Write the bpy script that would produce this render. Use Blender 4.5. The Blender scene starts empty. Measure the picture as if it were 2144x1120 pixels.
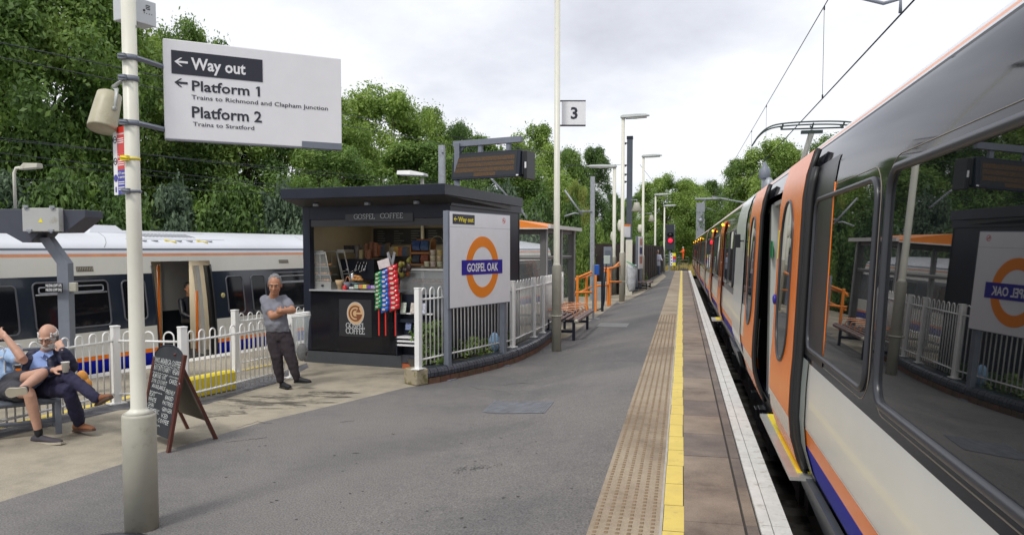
import bpy, bmesh, math, random
import numpy as np
from mathutils import Vector, Matrix, noise as mnoise
R = math.radians
V = Vector
random.seed(7)
SC = bpy.context.scene
COL = SC.collection
# ------------------------------------------------------------------ camera model
F = 1640.; TH = R(12.25); PI = math.atan(88/1640.); CX, CY = 1072., 610.; EYE = 1.95
fw = V((-math.sin(TH)*math.cos(PI), math.cos(TH)*math.cos(PI), -math.sin(PI)))
rt = V((math.cos(TH), math.sin(TH), 0))
up = rt.cross(fw)
CAM = V((0, 0, EYE))
def ray(u, v): return fw + rt*((u-CX)/F) + up*((CY-v)/F)
def G(u, v, z=0.):
    r = ray(u, v); return CAM + r*((z-EYE)/r.z)
def onV(u, v, p, d):
    n = V((-d[1], d[0], 0)); r = ray(u, v); return CAM + r*((n.x*p[0]+n.y*p[1])/(n.dot(r)))
def dep(p): return (V(p)-CAM).dot(fw)
def D(u, v, d): return CAM + ray(u, v)*d
def PJ(p):
    q = V(p)-CAM; d = q.dot(fw); return CX+F*q.dot(rt)/d, CY-F*q.dot(up)/d
cam_d = bpy.data.cameras.new('camera'); cam = bpy.data.objects.new('camera', cam_d); COL.objects.link(cam)
cam_d.sensor_width = 36; cam_d.lens = F/2144*36; cam_d.shift_y = 50/2144.; cam_d.clip_end = 3000; cam_d.clip_start = .05
M = Matrix((rt, up, -fw)).transposed().to_4x4(); M.translation = CAM
cam.matrix_world = M
SC.camera = cam
# ------------------------------------------------------------------ materials
def _n(t, k, **kw):
    n = t.nodes.new(k)
    for a, b in kw.items(): setattr(n, a, b)
    return n
MATS = {}
def mat(name, col, rough=.6, metal=0., var=.12, scale=3., bump=0., bscale=40., coat=0., emit=None, es=1., spec=.5, trans=0., alpha=1., dirt=None, dscale=.8, dth=.55, ior=1.5):
    if name in MATS: return MATS[name]
    m = bpy.data.materials.new(name); m.use_nodes = True; t = m.node_tree; t.nodes.clear()
    o = _n(t, 'ShaderNodeOutputMaterial'); b = _n(t, 'ShaderNodeBsdfPrincipled'); t.links.new(b.outputs[0], o.inputs[0])
    b.inputs['Roughness'].default_value = rough; b.inputs['Metallic'].default_value = metal
    b.inputs['Specular IOR Level'].default_value = spec; b.inputs['Coat Weight'].default_value = coat; b.inputs['Coat Roughness'].default_value = .04
    b.inputs['Transmission Weight'].default_value = trans; b.inputs['Alpha'].default_value = alpha; b.inputs['IOR'].default_value = ior
    tc = _n(t, 'ShaderNodeTexCoord'); c4 = (*col, 1)
    last = None
    if var > 0:
        nz = _n(t, 'ShaderNodeTexNoise'); nz.inputs['Scale'].default_value = scale; nz.inputs['Detail'].default_value = 6; nz.inputs['Roughness'].default_value = .65
        t.links.new(tc.outputs['Object'], nz.inputs['Vector'])
        mr = _n(t, 'ShaderNodeMapRange'); mr.inputs[1].default_value = .3; mr.inputs[2].default_value = .7; mr.inputs[3].default_value = 1-var; mr.inputs[4].default_value = 1+var
        t.links.new(nz.outputs[0], mr.inputs[0])
        mx = _n(t, 'ShaderNodeVectorMath', operation='SCALE'); mx.inputs[0].default_value = col
        t.links.new(mr.outputs[0], mx.inputs['Scale']); last = mx.outputs[0]
    if dirt:
        n2 = _n(t, 'ShaderNodeTexNoise'); n2.inputs['Scale'].default_value = dscale; n2.inputs['Detail'].default_value = 8; n2.inputs['Roughness'].default_value = .7
        t.links.new(tc.outputs['Object'], n2.inputs['Vector'])
        rp = _n(t, 'ShaderNodeMapRange'); rp.inputs[1].default_value = dth; rp.inputs[2].default_value = dth+.13; rp.inputs[4].default_value = .85
        t.links.new(n2.outputs[0], rp.inputs[0])
        mi = _n(t, 'ShaderNodeMix', data_type='RGBA'); mi.inputs[7].default_value = (*dirt, 1)
        t.links.new(rp.outputs[0], mi.inputs[0])
        if last: t.links.new(last, mi.inputs[6])
        else: mi.inputs[6].default_value = c4
        last = mi.outputs[2]
    if last: t.links.new(last, b.inputs['Base Color'])
    else: b.inputs['Base Color'].default_value = c4
    if bump:
        nb = _n(t, 'ShaderNodeTexNoise'); nb.inputs['Scale'].default_value = bscale; nb.inputs['Detail'].default_value = 5
        t.links.new(tc.outputs['Object'], nb.inputs['Vector'])
        bp = _n(t, 'ShaderNodeBump'); bp.inputs['Strength'].default_value = bump; bp.inputs['Distance'].default_value = .01
        t.links.new(nb.outputs[0], bp.inputs['Height']); t.links.new(bp.outputs[0], b.inputs['Normal'])
    if emit:
        b.inputs['Emission Color'].default_value = (*emit, 1); b.inputs['Emission Strength'].default_value = es
    MATS[name] = m; return m
def rampmat(name, fac, stops, rough=.8, bump=0., bscale=60., bnode=None, spec=.4, grain=.18):
    """fac(t, tc) -> socket"""
    m = bpy.data.materials.new(name); m.use_nodes = True; t = m.node_tree; b = t.nodes['Principled BSDF']
    tc = _n(t, 'ShaderNodeTexCoord'); f = fac(t, tc)
    cr = _n(t, 'ShaderNodeValToRGB'); e = cr.color_ramp.elements
    while len(e) > 1: e.remove(e[-1])
    e[0].position = stops[0][0]; e[0].color = (*stops[0][1], 1)
    for p, c in stops[1:]:
        q = e.new(p); q.color = (*c, 1)
    t.links.new(f, cr.inputs[0])
    sp = _n(t, 'ShaderNodeTexNoise'); sp.inputs['Scale'].default_value = bscale; sp.inputs['Detail'].default_value = 3
    t.links.new(tc.outputs['Object'], sp.inputs['Vector'])
    mr = _n(t, 'ShaderNodeMapRange'); mr.inputs[1].default_value = .3; mr.inputs[2].default_value = .7; mr.inputs[3].default_value = 1-grain; mr.inputs[4].default_value = 1+grain
    t.links.new(sp.outputs[0], mr.inputs[0])
    sc = _n(t, 'ShaderNodeVectorMath', operation='SCALE'); t.links.new(cr.outputs[0], sc.inputs[0]); t.links.new(mr.outputs[0], sc.inputs['Scale'])
    t.links.new(sc.outputs[0], b.inputs['Base Color']); b.inputs['Roughness'].default_value = rough; b.inputs['Specular IOR Level'].default_value = spec
    if bump:
        bp = _n(t, 'ShaderNodeBump'); bp.inputs['Strength'].default_value = bump; bp.inputs['Distance'].default_value = .008
        t.links.new((bnode(t, tc) if bnode else sp.outputs[0]), bp.inputs['Height']); t.links.new(bp.outputs[0], b.inputs['Normal'])
    MATS[name] = m; return m
def nz(t, tc, s, d=8, r=.65, sc=(1, 1, 1), off=(0, 0, 0)):
    mp = _n(t, 'ShaderNodeMapping'); mp.inputs['Scale'].default_value = sc; mp.inputs['Location'].default_value = off
    t.links.new(tc.outputs['Object'], mp.inputs[0])
    n = _n(t, 'ShaderNodeTexNoise'); n.inputs['Scale'].default_value = s; n.inputs['Detail'].default_value = d; n.inputs['Roughness'].default_value = r
    t.links.new(mp.outputs[0], n.inputs['Vector']); return n.outputs[0]
def mth(t, op, a, b=None, c=None):
    n = _n(t, 'ShaderNodeMath', operation=op)
    for i, x in enumerate((a, b, c)):
        if x is None: continue
        if isinstance(x, (int, float)): n.inputs[i].default_value = x
        else: t.links.new(x, n.inputs[i])
    return n.outputs[0]
# ------------------------------------------------------------------ mesh builder
WM = {}
def tag(o, label=None, cat=None, group=None, kind=None):
    if label: o['label'] = label
    if cat: o['category'] = cat
    if group: o['group'] = group
    if kind: o['kind'] = kind
    return o
def thing(name, label, cat, loc, rz=0, group=None):
    o = bpy.data.objects.new(name, None); COL.objects.link(o); o.empty_display_size = .1
    o.location = loc; o.rotation_euler = (0, 0, rz)
    WM[o.name] = Matrix.Translation(V(loc)) @ Matrix.Rotation(rz, 4, 'Z')
    return tag(o, label, cat, group)
class Fr:
    """planar frame: origin, x, y and normal"""
    def __init__(s, o, x, y):
        s.o = V(o); s.x = V(x).normalized(); s.y = V(y); s.y = (s.y - s.x*s.y.dot(s.x)).normalized(); s.n = s.x.cross(s.y)
    def p(s, a, b, c=0.): return s.o + s.x*a + s.y*b + s.n*c
    def uv(s, u, v, off=0.):
        "pixel to frame coordinates on the plane"
        r = ray(u, v); o = s.o + s.n*off; q = CAM + r*((o-CAM).dot(s.n)/r.dot(s.n)) - s.o
        return q.dot(s.x), q.dot(s.y)
class MB:
    def __init__(s): s.v = []; s.f = []; s.m = []; s.mi = 0; s.sm = []; s.smooth = False
    def add(s, vs, fs, mi=None):
        b = len(s.v); s.v += [tuple(x) for x in vs]; s.f += [tuple(i+b for i in f) for f in fs]
        s.m += [s.mi if mi is None else mi]*len(fs); s.sm += [s.smooth]*len(fs); return s
    def poly(s, pts, mi=None): return s.add(pts, [tuple(range(len(pts)))], mi)
    def box(s, c, size, rz=0., mi=None, fr=None):
        x, y, z = size[0]/2, size[1]/2, size[2]/2
        ps = [V((a, b, d)) for d in (-z, z) for a, b in ((-x, -y), (x, -y), (x, y), (-x, y))]
        if fr: ps = [fr.p(c[0]+p.x, c[1]+p.y, c[2]+p.z) for p in ps]
        else:
            m = Matrix.Rotation(rz, 3, 'Z'); ps = [V(c)+m@p for p in ps]
        return s.add(ps, [(0, 3, 2, 1), (4, 5, 6, 7), (0, 1, 5, 4), (1, 2, 6, 5), (2, 3, 7, 6), (3, 0, 4, 7)], mi)
    def fbox(s, fr, a0, a1, b0, b1, c0, c1, mi=None): return s.box(((a0+a1)/2, (b0+b1)/2, (c0+c1)/2), (abs(a1-a0), abs(b1-b0), abs(c1-c0)), fr=fr, mi=mi)
    def prism(s, pts, vec, mi=None):
        n = len(pts); a = [V(p) for p in pts]; b = [p+V(vec) for p in a]
        # orient
        nn = V((0, 0, 0))
        for i in range(n): nn += a[i].cross(a[(i+1) % n])
        if nn.dot(V(vec)) > 0: a, b = b, a
        vs = a+b
        return s.add(vs, [tuple(range(n)), tuple(range(2*n-1, n-1, -1))]+[(i, i+n, (i+1) % n+n, (i+1) % n) for i in range(n)], mi)
    def loft(s, rings, cap=True, closed=True, mi=None):
        n = len(rings[0]); vs = [p for r in rings for p in r]; fs = []
        for i in range(len(rings)-1):
            for j in range(n if closed else n-1):
                k = (j+1) % n; fs.append((i*n+j, i*n+k, (i+1)*n+k, (i+1)*n+j))
        if cap and closed: fs += [tuple(range(n-1, -1, -1)), tuple(range((len(rings)-1)*n, len(rings)*n))]
        return s.add(vs, fs, mi)
    def tube(s, pts, r, n=8, mi=None, cap=True, flat=None, closed=False):
        pts = [V(p) for p in pts]; L = len(pts); rs = r if isinstance(r, (list, tuple)) else [r]*L
        rings = []; ref = None
        for i in range(L):
            if closed: d = pts[(i+1) % L]-pts[i-1]
            else: d = pts[min(i+1, L-1)]-pts[max(i-1, 0)]
            d.normalize()
            if ref is None:
                ref = V((0, 0, 1)) if abs(d.z) < .9 else V((1, 0, 0))
            a = (ref-d*ref.dot(d)).normalized(); ref = a; b = d.cross(a)
            rings.append([pts[i]+a*math.cos(2*math.pi*k/n)*rs[i]+b*math.sin(2*math.pi*k/n)*rs[i]*(flat or 1) for k in range(n)])
        if closed: rings.append(rings[0]); cap = False
        sm = s.smooth; s.smooth = n > 4; s.loft(rings, cap, True, mi); s.smooth = sm; return s
    def lathe(s, c, prof, n=16, mi=None, axis=(0, 0, 1)):
        z = V(axis).normalized(); a = z.orthogonal().normalized(); b = z.cross(a); c = V(c)
        sm = s.smooth; s.smooth = True
        s.loft([[c+z*h+(a*math.cos(2*math.pi*k/n)+b*math.sin(2*math.pi*k/n))*max(r, 1e-4) for k in range(n)] for r, h in prof], True, True, mi)
        s.smooth = sm; return s
    def ell(s, c, ax, n=16, m=10, mi=None):
        c = V(c); ax = [V(a) for a in ax]; rings = []
        for i in range(m+1):
            t = math.pi*i/m; t = min(max(t, .02), math.pi-.02)
            rings.append([c+ax[2]*-math.cos(t)+(ax[0]*math.cos(2*math.pi*k/n)+ax[1]*math.sin(2*math.pi*k/n))*math.sin(t) for k in range(n)])
        sm = s.smooth; s.smooth = True; s.loft(rings, True, True, mi); s.smooth = sm; return s
    def ring(s, fr, c, r0, r1, t0=0., t1=.004, n=48, mi=None, a0=0., a1=2*math.pi):
        full = abs(a1-a0-2*math.pi) < 1e-6; rings = []
        for k in range(n+1):
            a = a0+(a1-a0)*k/n; ca, sa = math.cos(a), math.sin(a)
            rings.append([fr.p(c[0]+r0*ca, c[1]+r0*sa, t0), fr.p(c[0]+r1*ca, c[1]+r1*sa, t0), fr.p(c[0]+r1*ca, c[1]+r1*sa, t1), fr.p(c[0]+r0*ca, c[1]+r0*sa, t1)])
        return s.loft(rings, not full, True, mi)
    def disc(s, fr, c, r, t0=0., t1=.004, n=32, mi=None, ry=None):
        ry = ry or r
        return s.prism([fr.p(c[0]+r*math.cos(2*math.pi*k/n), c[1]+ry*math.sin(2*math.pi*k/n), t0) for k in range(n)], fr.n*(t1-t0), mi)
    def text(s, fr, txt, x, y, h, w=None, off=.0, c=.004, align='L', mi=None, sx=1., shear=0., mirror=False, res=2):
        cu = bpy.data.curves.new('t', 'FONT'); cu.body = txt; cu.size = 1; cu.resolution_u = res; cu.offset = off; cu.shear = shear
        o = bpy.data.objects.new('t', cu); COL.objects.link(o)
        dg = bpy.context.evaluated_depsgraph_get(); me = bpy.data.meshes.new_from_object(o.evaluated_get(dg))
        vs = [v.co.copy() for v in me.vertices]; fs = [tuple(p.vertices) for p in me.polygons]
        bpy.data.objects.remove(o); bpy.data.curves.remove(cu); bpy.data.meshes.remove(me)
        if not vs: return s
        x0 = min(v.x for v in vs); x1 = max(v.x for v in vs); k = h/.729; kx = k*sx
        if w: kx = w/(x1-x0)
        sh = {'L': 0, 'C': -.5, 'R': -1}[align]*(x1-x0)
        s.add([fr.p(x+(v.x-x0+sh)*kx, y+v.y*k, c) for v in vs], fs, mi); return s
    def build(s, name, mats, parent=None, bevel=0., label=None):
        if not isinstance(mats, (list, tuple)): mats = [mats]
        me = bpy.data.meshes.new(name); vs = s.v
        if parent is not None:
            iv = WM[parent.name].inverted(); vs = [tuple(iv @ V(v)) for v in vs]
        me.from_pydata(vs, [], s.f)
        for m in mats: me.materials.append(m)
        me.polygons.foreach_set('material_index', s.m); me.polygons.foreach_set('use_smooth', s.sm)
        me.update(); me.validate()
        o = bpy.data.objects.new(name, me); COL.objects.link(o)
        if parent is not None: o.parent = parent; WM[o.name] = WM[parent.name]
        else: WM[o.name] = Matrix.Identity(4)
        if bevel:
            b = o.modifiers.new('b', 'BEVEL'); b.width = bevel; b.segments = 2; b.limit_method = 'ANGLE'; b.angle_limit = R(50)
        if label: o['label'] = label
        return o
def recenter(o):
    "put the origin of a top-level mesh at its base"
    vs = o.data.vertices; n = len(vs); a = np.empty(n*3); vs.foreach_get('co', a); a = a.reshape(-1, 3)
    c = np.array([(a[:, 0].min()+a[:, 0].max())/2, (a[:, 1].min()+a[:, 1].max())/2, a[:, 2].min()])
    vs.foreach_set('co', (a-c).ravel()); o.location = tuple(c); o.data.update(); return o
def one(mb, name, mats, label, cat, group=None, bevel=0.):
    return recenter(tag(mb.build(name, mats, None, bevel), label, cat, group))
def struct(mb, name, m, kind='structure'): return tag(mb.build(name, m), kind=kind)
def copy_tree(o, loc=None, rz=None, label=None, group=None, parent=None):
    c = o.copy(); COL.objects.link(c); c.parent = parent
    if loc is not None: c.location = loc
    if rz is not None: c.rotation_euler = (0, 0, rz)
    if label: c['label'] = label
    if group: c['group'] = group
    for ch in list(o.children): copy_tree(ch, parent=c)
    return c
def lerp(a, b, t): return a+(b-a)*t
def bez(ps, n=12):
    "catmull-rom through points"
    ps = [V(p) for p in ps]; q = [ps[0]*2-ps[1]]+ps+[ps[-1]*2-ps[-2]]; out = []
    for i in range(1, len(q)-2):
        for k in range(n):
            t = k/n; a, b, c, d = q[i-1:i+3]
            out.append(.5*((2*b)+(c-a)*t+(2*a-5*b+4*c-d)*t*t+(3*b-a-3*c+d)*t**3))
    return out+[ps[-1]]
# ------------------------------------------------------------------ world and sun
w = bpy.data.worlds.new('World'); SC.world = w; w.use_nodes = True; t = w.node_tree; t.nodes.clear()
wo = _n(t, 'ShaderNodeOutputWorld'); sky = _n(t, 'ShaderNodeTexSky'); sky.sky_type = 'NISHITA'; sky.sun_disc = False
SUN_EL, SUN_AZ = 52, 200
sky.sun_elevation = R(SUN_EL); sky.sun_rotation = R(SUN_AZ)
b1 = _n(t, 'ShaderNodeBackground'); b1.inputs[1].default_value = .10; t.links.new(sky.outputs[0], b1.inputs[0])
b2 = _n(t, 'ShaderNodeBackground'); b2.inputs[1].default_value = 1.0
tc = _n(t, 'ShaderNodeTexCoord'); sx = _n(t, 'ShaderNodeSeparateXYZ'); t.links.new(tc.outputs['Generated'], sx.inputs[0])
zz = mth(t, 'ADD', mth(t, 'MAXIMUM', sx.outputs[2], 0), .30)
cx = _n(t, 'ShaderNodeCombineXYZ'); t.links.new(mth(t, 'DIVIDE', sx.outputs[0], zz), cx.inputs[0]); t.links.new(mth(t, 'DIVIDE', sx.outputs[1], zz), cx.inputs[1])
def wn(s, off, det=6, rg=.55):
    mp = _n(t, 'ShaderNodeMapping'); mp.inputs['Location'].default_value = off; t.links.new(cx.outputs[0], mp.inputs[0])
    n = _n(t, 'ShaderNodeTexNoise'); n.inputs['Scale'].default_value = s; n.inputs['Detail'].default_value = det; n.inputs['Roughness'].default_value = rg
    t.links.new(mp.outputs[0], n.inputs['Vector']); return n.outputs[0]
mixn = mth(t, 'ADD', mth(t, 'MULTIPLY', wn(.55, (3.1, 7.7, 0), 4), .72), mth(t, 'MULTIPLY', wn(2.0, (1, 2, 0), 7, .6), .28))
cr = _n(t, 'ShaderNodeValToRGB'); e = cr.color_ramp.elements
e[0].position = .39; e[0].color = (.52, .53, .585, 1); e[1].position = .52; e[1].color = (.80, .81, .84, 1)
q = e.new(.46); q.color = (.66, .675, .73, 1)
t.links.new(mixn, cr.inputs[0]); t.links.new(cr.outputs[0], b2.inputs[0])
ms = _n(t, 'ShaderNodeMixShader'); ms.inputs[0].default_value = .93
t.links.new(b1.outputs[0], ms.inputs[1]); t.links.new(b2.outputs[0], ms.inputs[2]); t.links.new(ms.outputs[0], wo.inputs[0])
sd = bpy.data.lights.new('sun', 'SUN'); sd.energy = 1.5; sd.angle = R(12); sd.color = (1, .96, .9)
so = bpy.data.objects.new('sun', sd); COL.objects.link(so)
az = R(SUN_AZ); sv = V((math.sin(az)*math.cos(R(SUN_EL)), math.cos(az)*math.cos(R(SUN_EL)), math.sin(R(SUN_EL))))
so.rotation_euler = sv.to_track_quat('Z', 'Y').to_euler()
SC.view_settings.view_transform = 'Standard'; SC.view_settings.look = 'None'; SC.view_settings.gamma = 1; SC.view_settings.exposure = .4
SC.cycles.max_bounces = 8; SC.cycles.transparent_max_bounces = 16
# ------------------------------------------------------------------ shared materials
m_white = mat('white_paint', (.80, .80, .78), .35, var=.05, dirt=(.42, .40, .33), dscale=6, dth=.62)
m_cream = mat('cream_paint', (.66, .65, .56), .4, var=.05, scale=6, dirt=(.5, .47, .38), dscale=3, dth=.58)
m_postbase = mat('grey_cream_paint', (.42, .41, .34), .5, var=.08, scale=5, dirt=(.27, .25, .2), dscale=4, dth=.56)
m_grey = mat('grey_steel', (.17, .19, .23), .5, var=.1, scale=6, bump=.1)
m_galv = mat('galvanised_steel', (.30, .32, .35), .5, .3, var=.2, scale=14)
m_dark = mat('dark_paint', (.016, .02, .032), .4, var=.15, scale=3, spec=.3)
m_black = mat('black_plastic', (.012, .013, .016), .4, var=.1)
m_rubber = mat('black_rubber', (.015, .015, .017), .45, var=.1)
m_orange = mat('orange_paint', (.86, .20, .012), .22, var=.05, spec=.35)
m_orange_rail = mat('orange_rail_paint', (.80, .24, .03), .4, var=.08)
m_blue = mat('blue_paint', (.004, .012, .33), .5, var=.06, spec=.1)
m_yellow = mat('yellow_paint', (.78, .62, .03), .5, var=.1, dirt=(.4, .34, .1), dscale=5, dth=.62)
m_red = mat('red_vinyl', (.62, .03, .02), .4, var=.08)
m_signwhite = mat('sign_white', (.78, .78, .80), .3, var=.03, scale=5, dirt=(.66, .65, .62), dscale=2.2, dth=.6)
m_signink = mat('sign_ink', (.02, .022, .035), .35, var=0)
m_signorange = mat('sign_orange', (.86, .25, .02), .3, var=0)
m_signblue = mat('sign_blue', (.02, .02, .30), .3, var=0)
m_inkyellow = mat('sign_yellow', (.85, .72, .02), .4, var=0)
m_glass = mat('clear_glass', (.9, .95, .95), .02, var=0, alpha=.16, spec=.7)
m_trainglass = mat('tinted_train_glass', (.006, .008, .009), .012, var=0, spec=.8, ior=1.65)
m_trainblack = mat('gloss_black_bodywork', (.010, .012, .018), .05, var=0, spec=.36, ior=1.4)
m_trainpocket = mat('satin_black_bodywork', (.012, .013, .016), .3, var=.1)
m_traincream = mat('pale_grey_bodywork', (.70, .70, .66), .2, var=.02, scale=2, coat=.25)
m_trainroof = mat('white_roof_paint', (.66, .68, .72), .3, var=.05, scale=2, coat=.2)
m_gasket = mat('dark_window_gasket', (.035, .037, .045), .35, var=.05)
m_skin = mat('skin', (.50, .285, .20), .5, var=.12, scale=14)
m_skin2 = mat('tanned_skin', (.40, .19, .11), .5, var=.12, scale=14)
# ------------------------------------------------------------------ ground surfaces
E = 3.  # platform surfaces run behind the camera
def flat(name, pts, m, z=0., sub=0):
    mb = MB(); mb.poly([(p[0], p[1], z) for p in pts]); return struct(mb, name, m)
m_ballast = rampmat('ballast', lambda t, tc: nz(t, tc, 9, 4), [(.35, (.012, .011, .010)), (.6, (.05, .045, .04))], .95, .8, 22)
flat('ground', [(-900, -200), (900, -200), (900, 1500), (-900, 1500)], mat('earth', (.05, .06, .025), .95, var=.4, scale=.3, bump=.5, bscale=4), -1.6)
flat('right_track_bed', [(.3, -20), (9, -20), (9, 160), (.3, 160)], m_ballast, -.78)
def asph_f(t, tc):
    f = mth(t, 'ADD', mth(t, 'MULTIPLY', nz(t, tc, .45, 8, .6), .75), mth(t, 'MULTIPLY', nz(t, tc, 7, 4, .6), .25))
    sp_ = _n(t, 'ShaderNodeSeparateXYZ'); t.links.new(tc.outputs['Object'], sp_.inputs[0]); mr = _n(t, 'ShaderNodeMapRange'); mr.inputs[1].default_value = 12.3; mr.inputs[2].default_value = 12.9; mr.inputs[4].default_value = .10
    t.links.new(mth(t, 'ADD', sp_.outputs[1], mth(t, 'ADD', mth(t, 'MULTIPLY', sp_.outputs[0], -.25), mth(t, 'MULTIPLY', nz(t, tc, .7, 6, .6, off=(5, 5, 0)), 2.6))), mr.inputs[0]); return mth(t, 'SUBTRACT', f, mr.outputs[0])
m_asph = rampmat('asphalt', asph_f,
                 [(.24, (.095, .095, .098)), (.38, (.128, .124, .122)), (.52, (.168, .160, .153)), (.66, (.185, .176, .168))], .8, .9, 75, spec=.35, grain=.42)
# platform outline: right edge straight at x=.78, left edge follows the left-hand train
LP = V((-8.42, 12.95, 0)); LD = V((math.sin(R(12)), math.cos(R(12)), 0))
def Lp(s, off=0.): return LP+LD*s+V((LD.y, -LD.x, 0))*off      # off>0 towards the platform
XE = .60
pe = G(1436, 566)
seam = [V((-9.2, -3, 0)), G(-260, 1160), G(0, 1050), G(120, 1013), G(300, 957), G(560, 880), G(740, 838), G(850, 811), G(900, 803), V((-3.2, 12.8, 0)), V((-2.75, 16, 0)), G(1190, 705), G(1225, 678), G(1262, 655), G(1300, 636), G(1330, 622), G(1372, 598), G(1395, 578), V((-1.35, 72, 0))]
platR = [V((-.62, -3, 0)), V((-.62, 73, 0))]
PZ_ = .30                                      # the platform edge stands higher than the low left side
def surf(x): t = min(1, max(0, (x+2.35)/1.825)); a = .16; return PZ_*(t*t/(2*a*(1-a)) if t < a else (1-(1-t)**2/(2*a*(1-a)) if t > 1-a else (t-a/2)/(1-a)))
def Gs(u, v, dz=0.):
    z = 0
    for _ in range(25): p = G(u, v, z+dz); z = .5*z+.5*surf(p.x)
    return V((p.x, p.y, surf(p.x)+dz))
seamL = [p for p in seam]
flat('platform_asphalt', [p for p in seamL if True][:14]+[V((-2.36, 30, 0)), V((-2.36, -3, 0))], m_asph, 0)
mb = MB(); mb.smooth = True; xs = [-2.36+1.85*k/16 for k in range(17)]; ys = [-3, 6, 12, 18, 24, 30, 36, 42, 48, 54, 62]
mb.add([(x, y, surf(x)) for y in ys for x in xs], [(j*17+i, j*17+i+1, (j+1)*17+i+1, (j+1)*17+i) for j in range(len(ys)-1) for i in range(16)])
mb.poly([(-2.36, 62, 0), (-.51, 62, PZ_), (-.9, 73, .0), (-1.9, 73, 0)]); struct(mb, 'platform_asphalt', m_asph)
# solid platform body
mb = MB()
body = [V((-.5, -3, 0)), V((-.5, 62, 0)), V((-1, 74, 0)), V((-2.3, 74, 0)), V((-3.1, 42, 0)), Lp(17), Lp(-20)]
mb.prism([(p.x, p.y, -1.7) for p in body], (0, 0, 1.66))
mb.prism([(x, y, -1.7) for x, y in ((-.5, -3), (.62, -3), (.62, 62), (-.5, 62))], (0, 0, 1.7+PZ_-.08))
struct(mb, 'platform_base', mat('platform_brickwork', (.09, .06, .045), .9, var=.3, scale=5, bump=.5))
m_conc = rampmat('worn_concrete', lambda t, tc: mth(t, 'ADD', mth(t, 'MULTIPLY', nz(t, tc, .8, 9, .7, (1, 1, 1)), .8), mth(t, 'MULTIPLY', nz(t, tc, 4, 5), .2)),
                 [(.36, (.14, .128, .105)), (.43, (.25, .225, .175)), (.55, (.35, .31, .24)), (.68, (.39, .35, .275))], .85, .5, 90)
apron = [Lp(-20, 0), Lp(-6, 0), Lp(0, 0), Lp(17, 0), V((-3.1, 42, 0)), V((-2.2, 73, 0)), V((-1.9, 73, 0)), V((-2.36, 62, 0)), V((-2.36, 30, 0))]+seam[:14][::-1]
flat('platform_concrete', apron, m_conc, 0)
# dark oily stains on the apron
m_stain = rampmat('dark_stain', lambda t, tc: nz(t, tc, 2.2, 9, .72, (1, 2.2, 1)), [(.42, (.07, .065, .055)), (.50, (.17, .155, .12)), (.56, (.34, .30, .23))], .8, .4, 90)
def blob(name, c, rx, ry, rz, m, z, seed=0, n=40, rough=.35):
    rnd = random.Random(seed); ps = []
    for k in range(n):
        a = 2*math.pi*k/n; f = 1+rough*mnoise.noise(V((math.cos(a)*1.7+seed*9, math.sin(a)*1.7, seed)))+rough*.6*mnoise.noise(V((math.cos(a)*6, math.sin(a)*6, seed+3)))
        x, y = rx*f*math.cos(a), ry*f*math.sin(a)
        ps.append((c[0]+x*math.cos(rz)-y*math.sin(rz), c[1]+x*math.sin(rz)+y*math.cos(rz)))
    return flat(name, ps, m, z)
for i, (u, v, rx, ry) in enumerate([(575, 842, .75, .32), (650, 826, .55, .25), (455, 866, .3, .14)]):
    blob('stain', G(u, v), rx, ry, .25, m_stain, .002+.0012*i, i+2, rough=.9)
# platform edge furniture: tactile paving, yellow line, slabs, coping
def tact(t, tc):
    v = _n(t, 'ShaderNodeSeparateXYZ'); t.links.new(tc.outputs['Object'], v.inputs[0])
    def w(x, per, o=0.): return mth(t, 'SINE', mth(t, 'ADD', mth(t, 'MULTIPLY', x, 2*math.pi/per), o))
    return mth(t, 'MULTIPLY', w(v.outputs[0], .0667), w(v.outputs[1], .0667))
KP = .846; X0, X1, X2, X3, X4, X5 = -.62*KP, -.135*KP, -.115*KP, .03*KP, .551*KP, .757*KP
m_tact = rampmat('tactile_paving', lambda t, tc: mth(t, 'ADD', mth(t, 'MULTIPLY', nz(t, tc, 1.1, 8, .6), .8), mth(t, 'MULTIPLY', nz(t, tc, 12, 3), .2)), [(.35, (.19, .15, .105)), (.5, (.31, .25, .18)), (.65, (.37, .31, .225))], .75, .3, 110)
mb = MB(); mb.poly([(X0, -3, PZ_+.004), (X1, -3, PZ_+.004), (X1, 62, PZ_+.004), (X0, 62, PZ_+.004)])
struct(mb, 'tactile_paving', m_tact)
rb = random.Random(77); mb = MB()                                   # the offset blisters near enough to be seen
for j in range(6):
    x = X0+.04+j*(X1-X0-.08)/5
    y = 2.5
    while y < 20:
        zb, zt = PZ_+.0045, PZ_+.0045+rb.uniform(.002, .0052); mb.add([(x-.012, y-.018, zb), (x+.012, y-.018, zb), (x+.012, y+.018, zb), (x-.012, y+.018, zb), (x-.007, y-.012, zt), (x+.007, y-.012, zt), (x+.007, y+.012, zt), (x-.007, y+.012, zt)],
               [(4, 5, 6, 7), (0, 1, 5, 4), (1, 2, 6, 5), (2, 3, 7, 6), (3, 0, 4, 7)]); y += .0667
struct(mb, 'tactile_blisters', mat('blister_top', (.22, .155, .09), .8, var=.25, scale=30))
mb = MB(); mb.box(((X1+X2)/2, 29.5, PZ_+.001), (X2-X1, 65, .01)); struct(mb, 'paving_strip', mat('pale_concrete', (.42, .40, .36), .85, var=.15, scale=9, bump=.3))
m_yl = mat('yellow_line_paint', (.72, .56, .13), .6, var=.08, scale=5, dirt=(.45, .36, .14), dscale=9, dth=.57, bump=.25, bscale=120)
mb = MB()
for k in range(137):                         # painted along in slightly uneven lengths
    y = -3+k*.475; a = .004*math.sin(k*1.7); mb.poly([(X2+a, y, PZ_+.006), (X3+a, y, PZ_+.006), (X3+a, y+.468, PZ_+.006), (X2+a, y+.468, PZ_+.006)])
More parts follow.
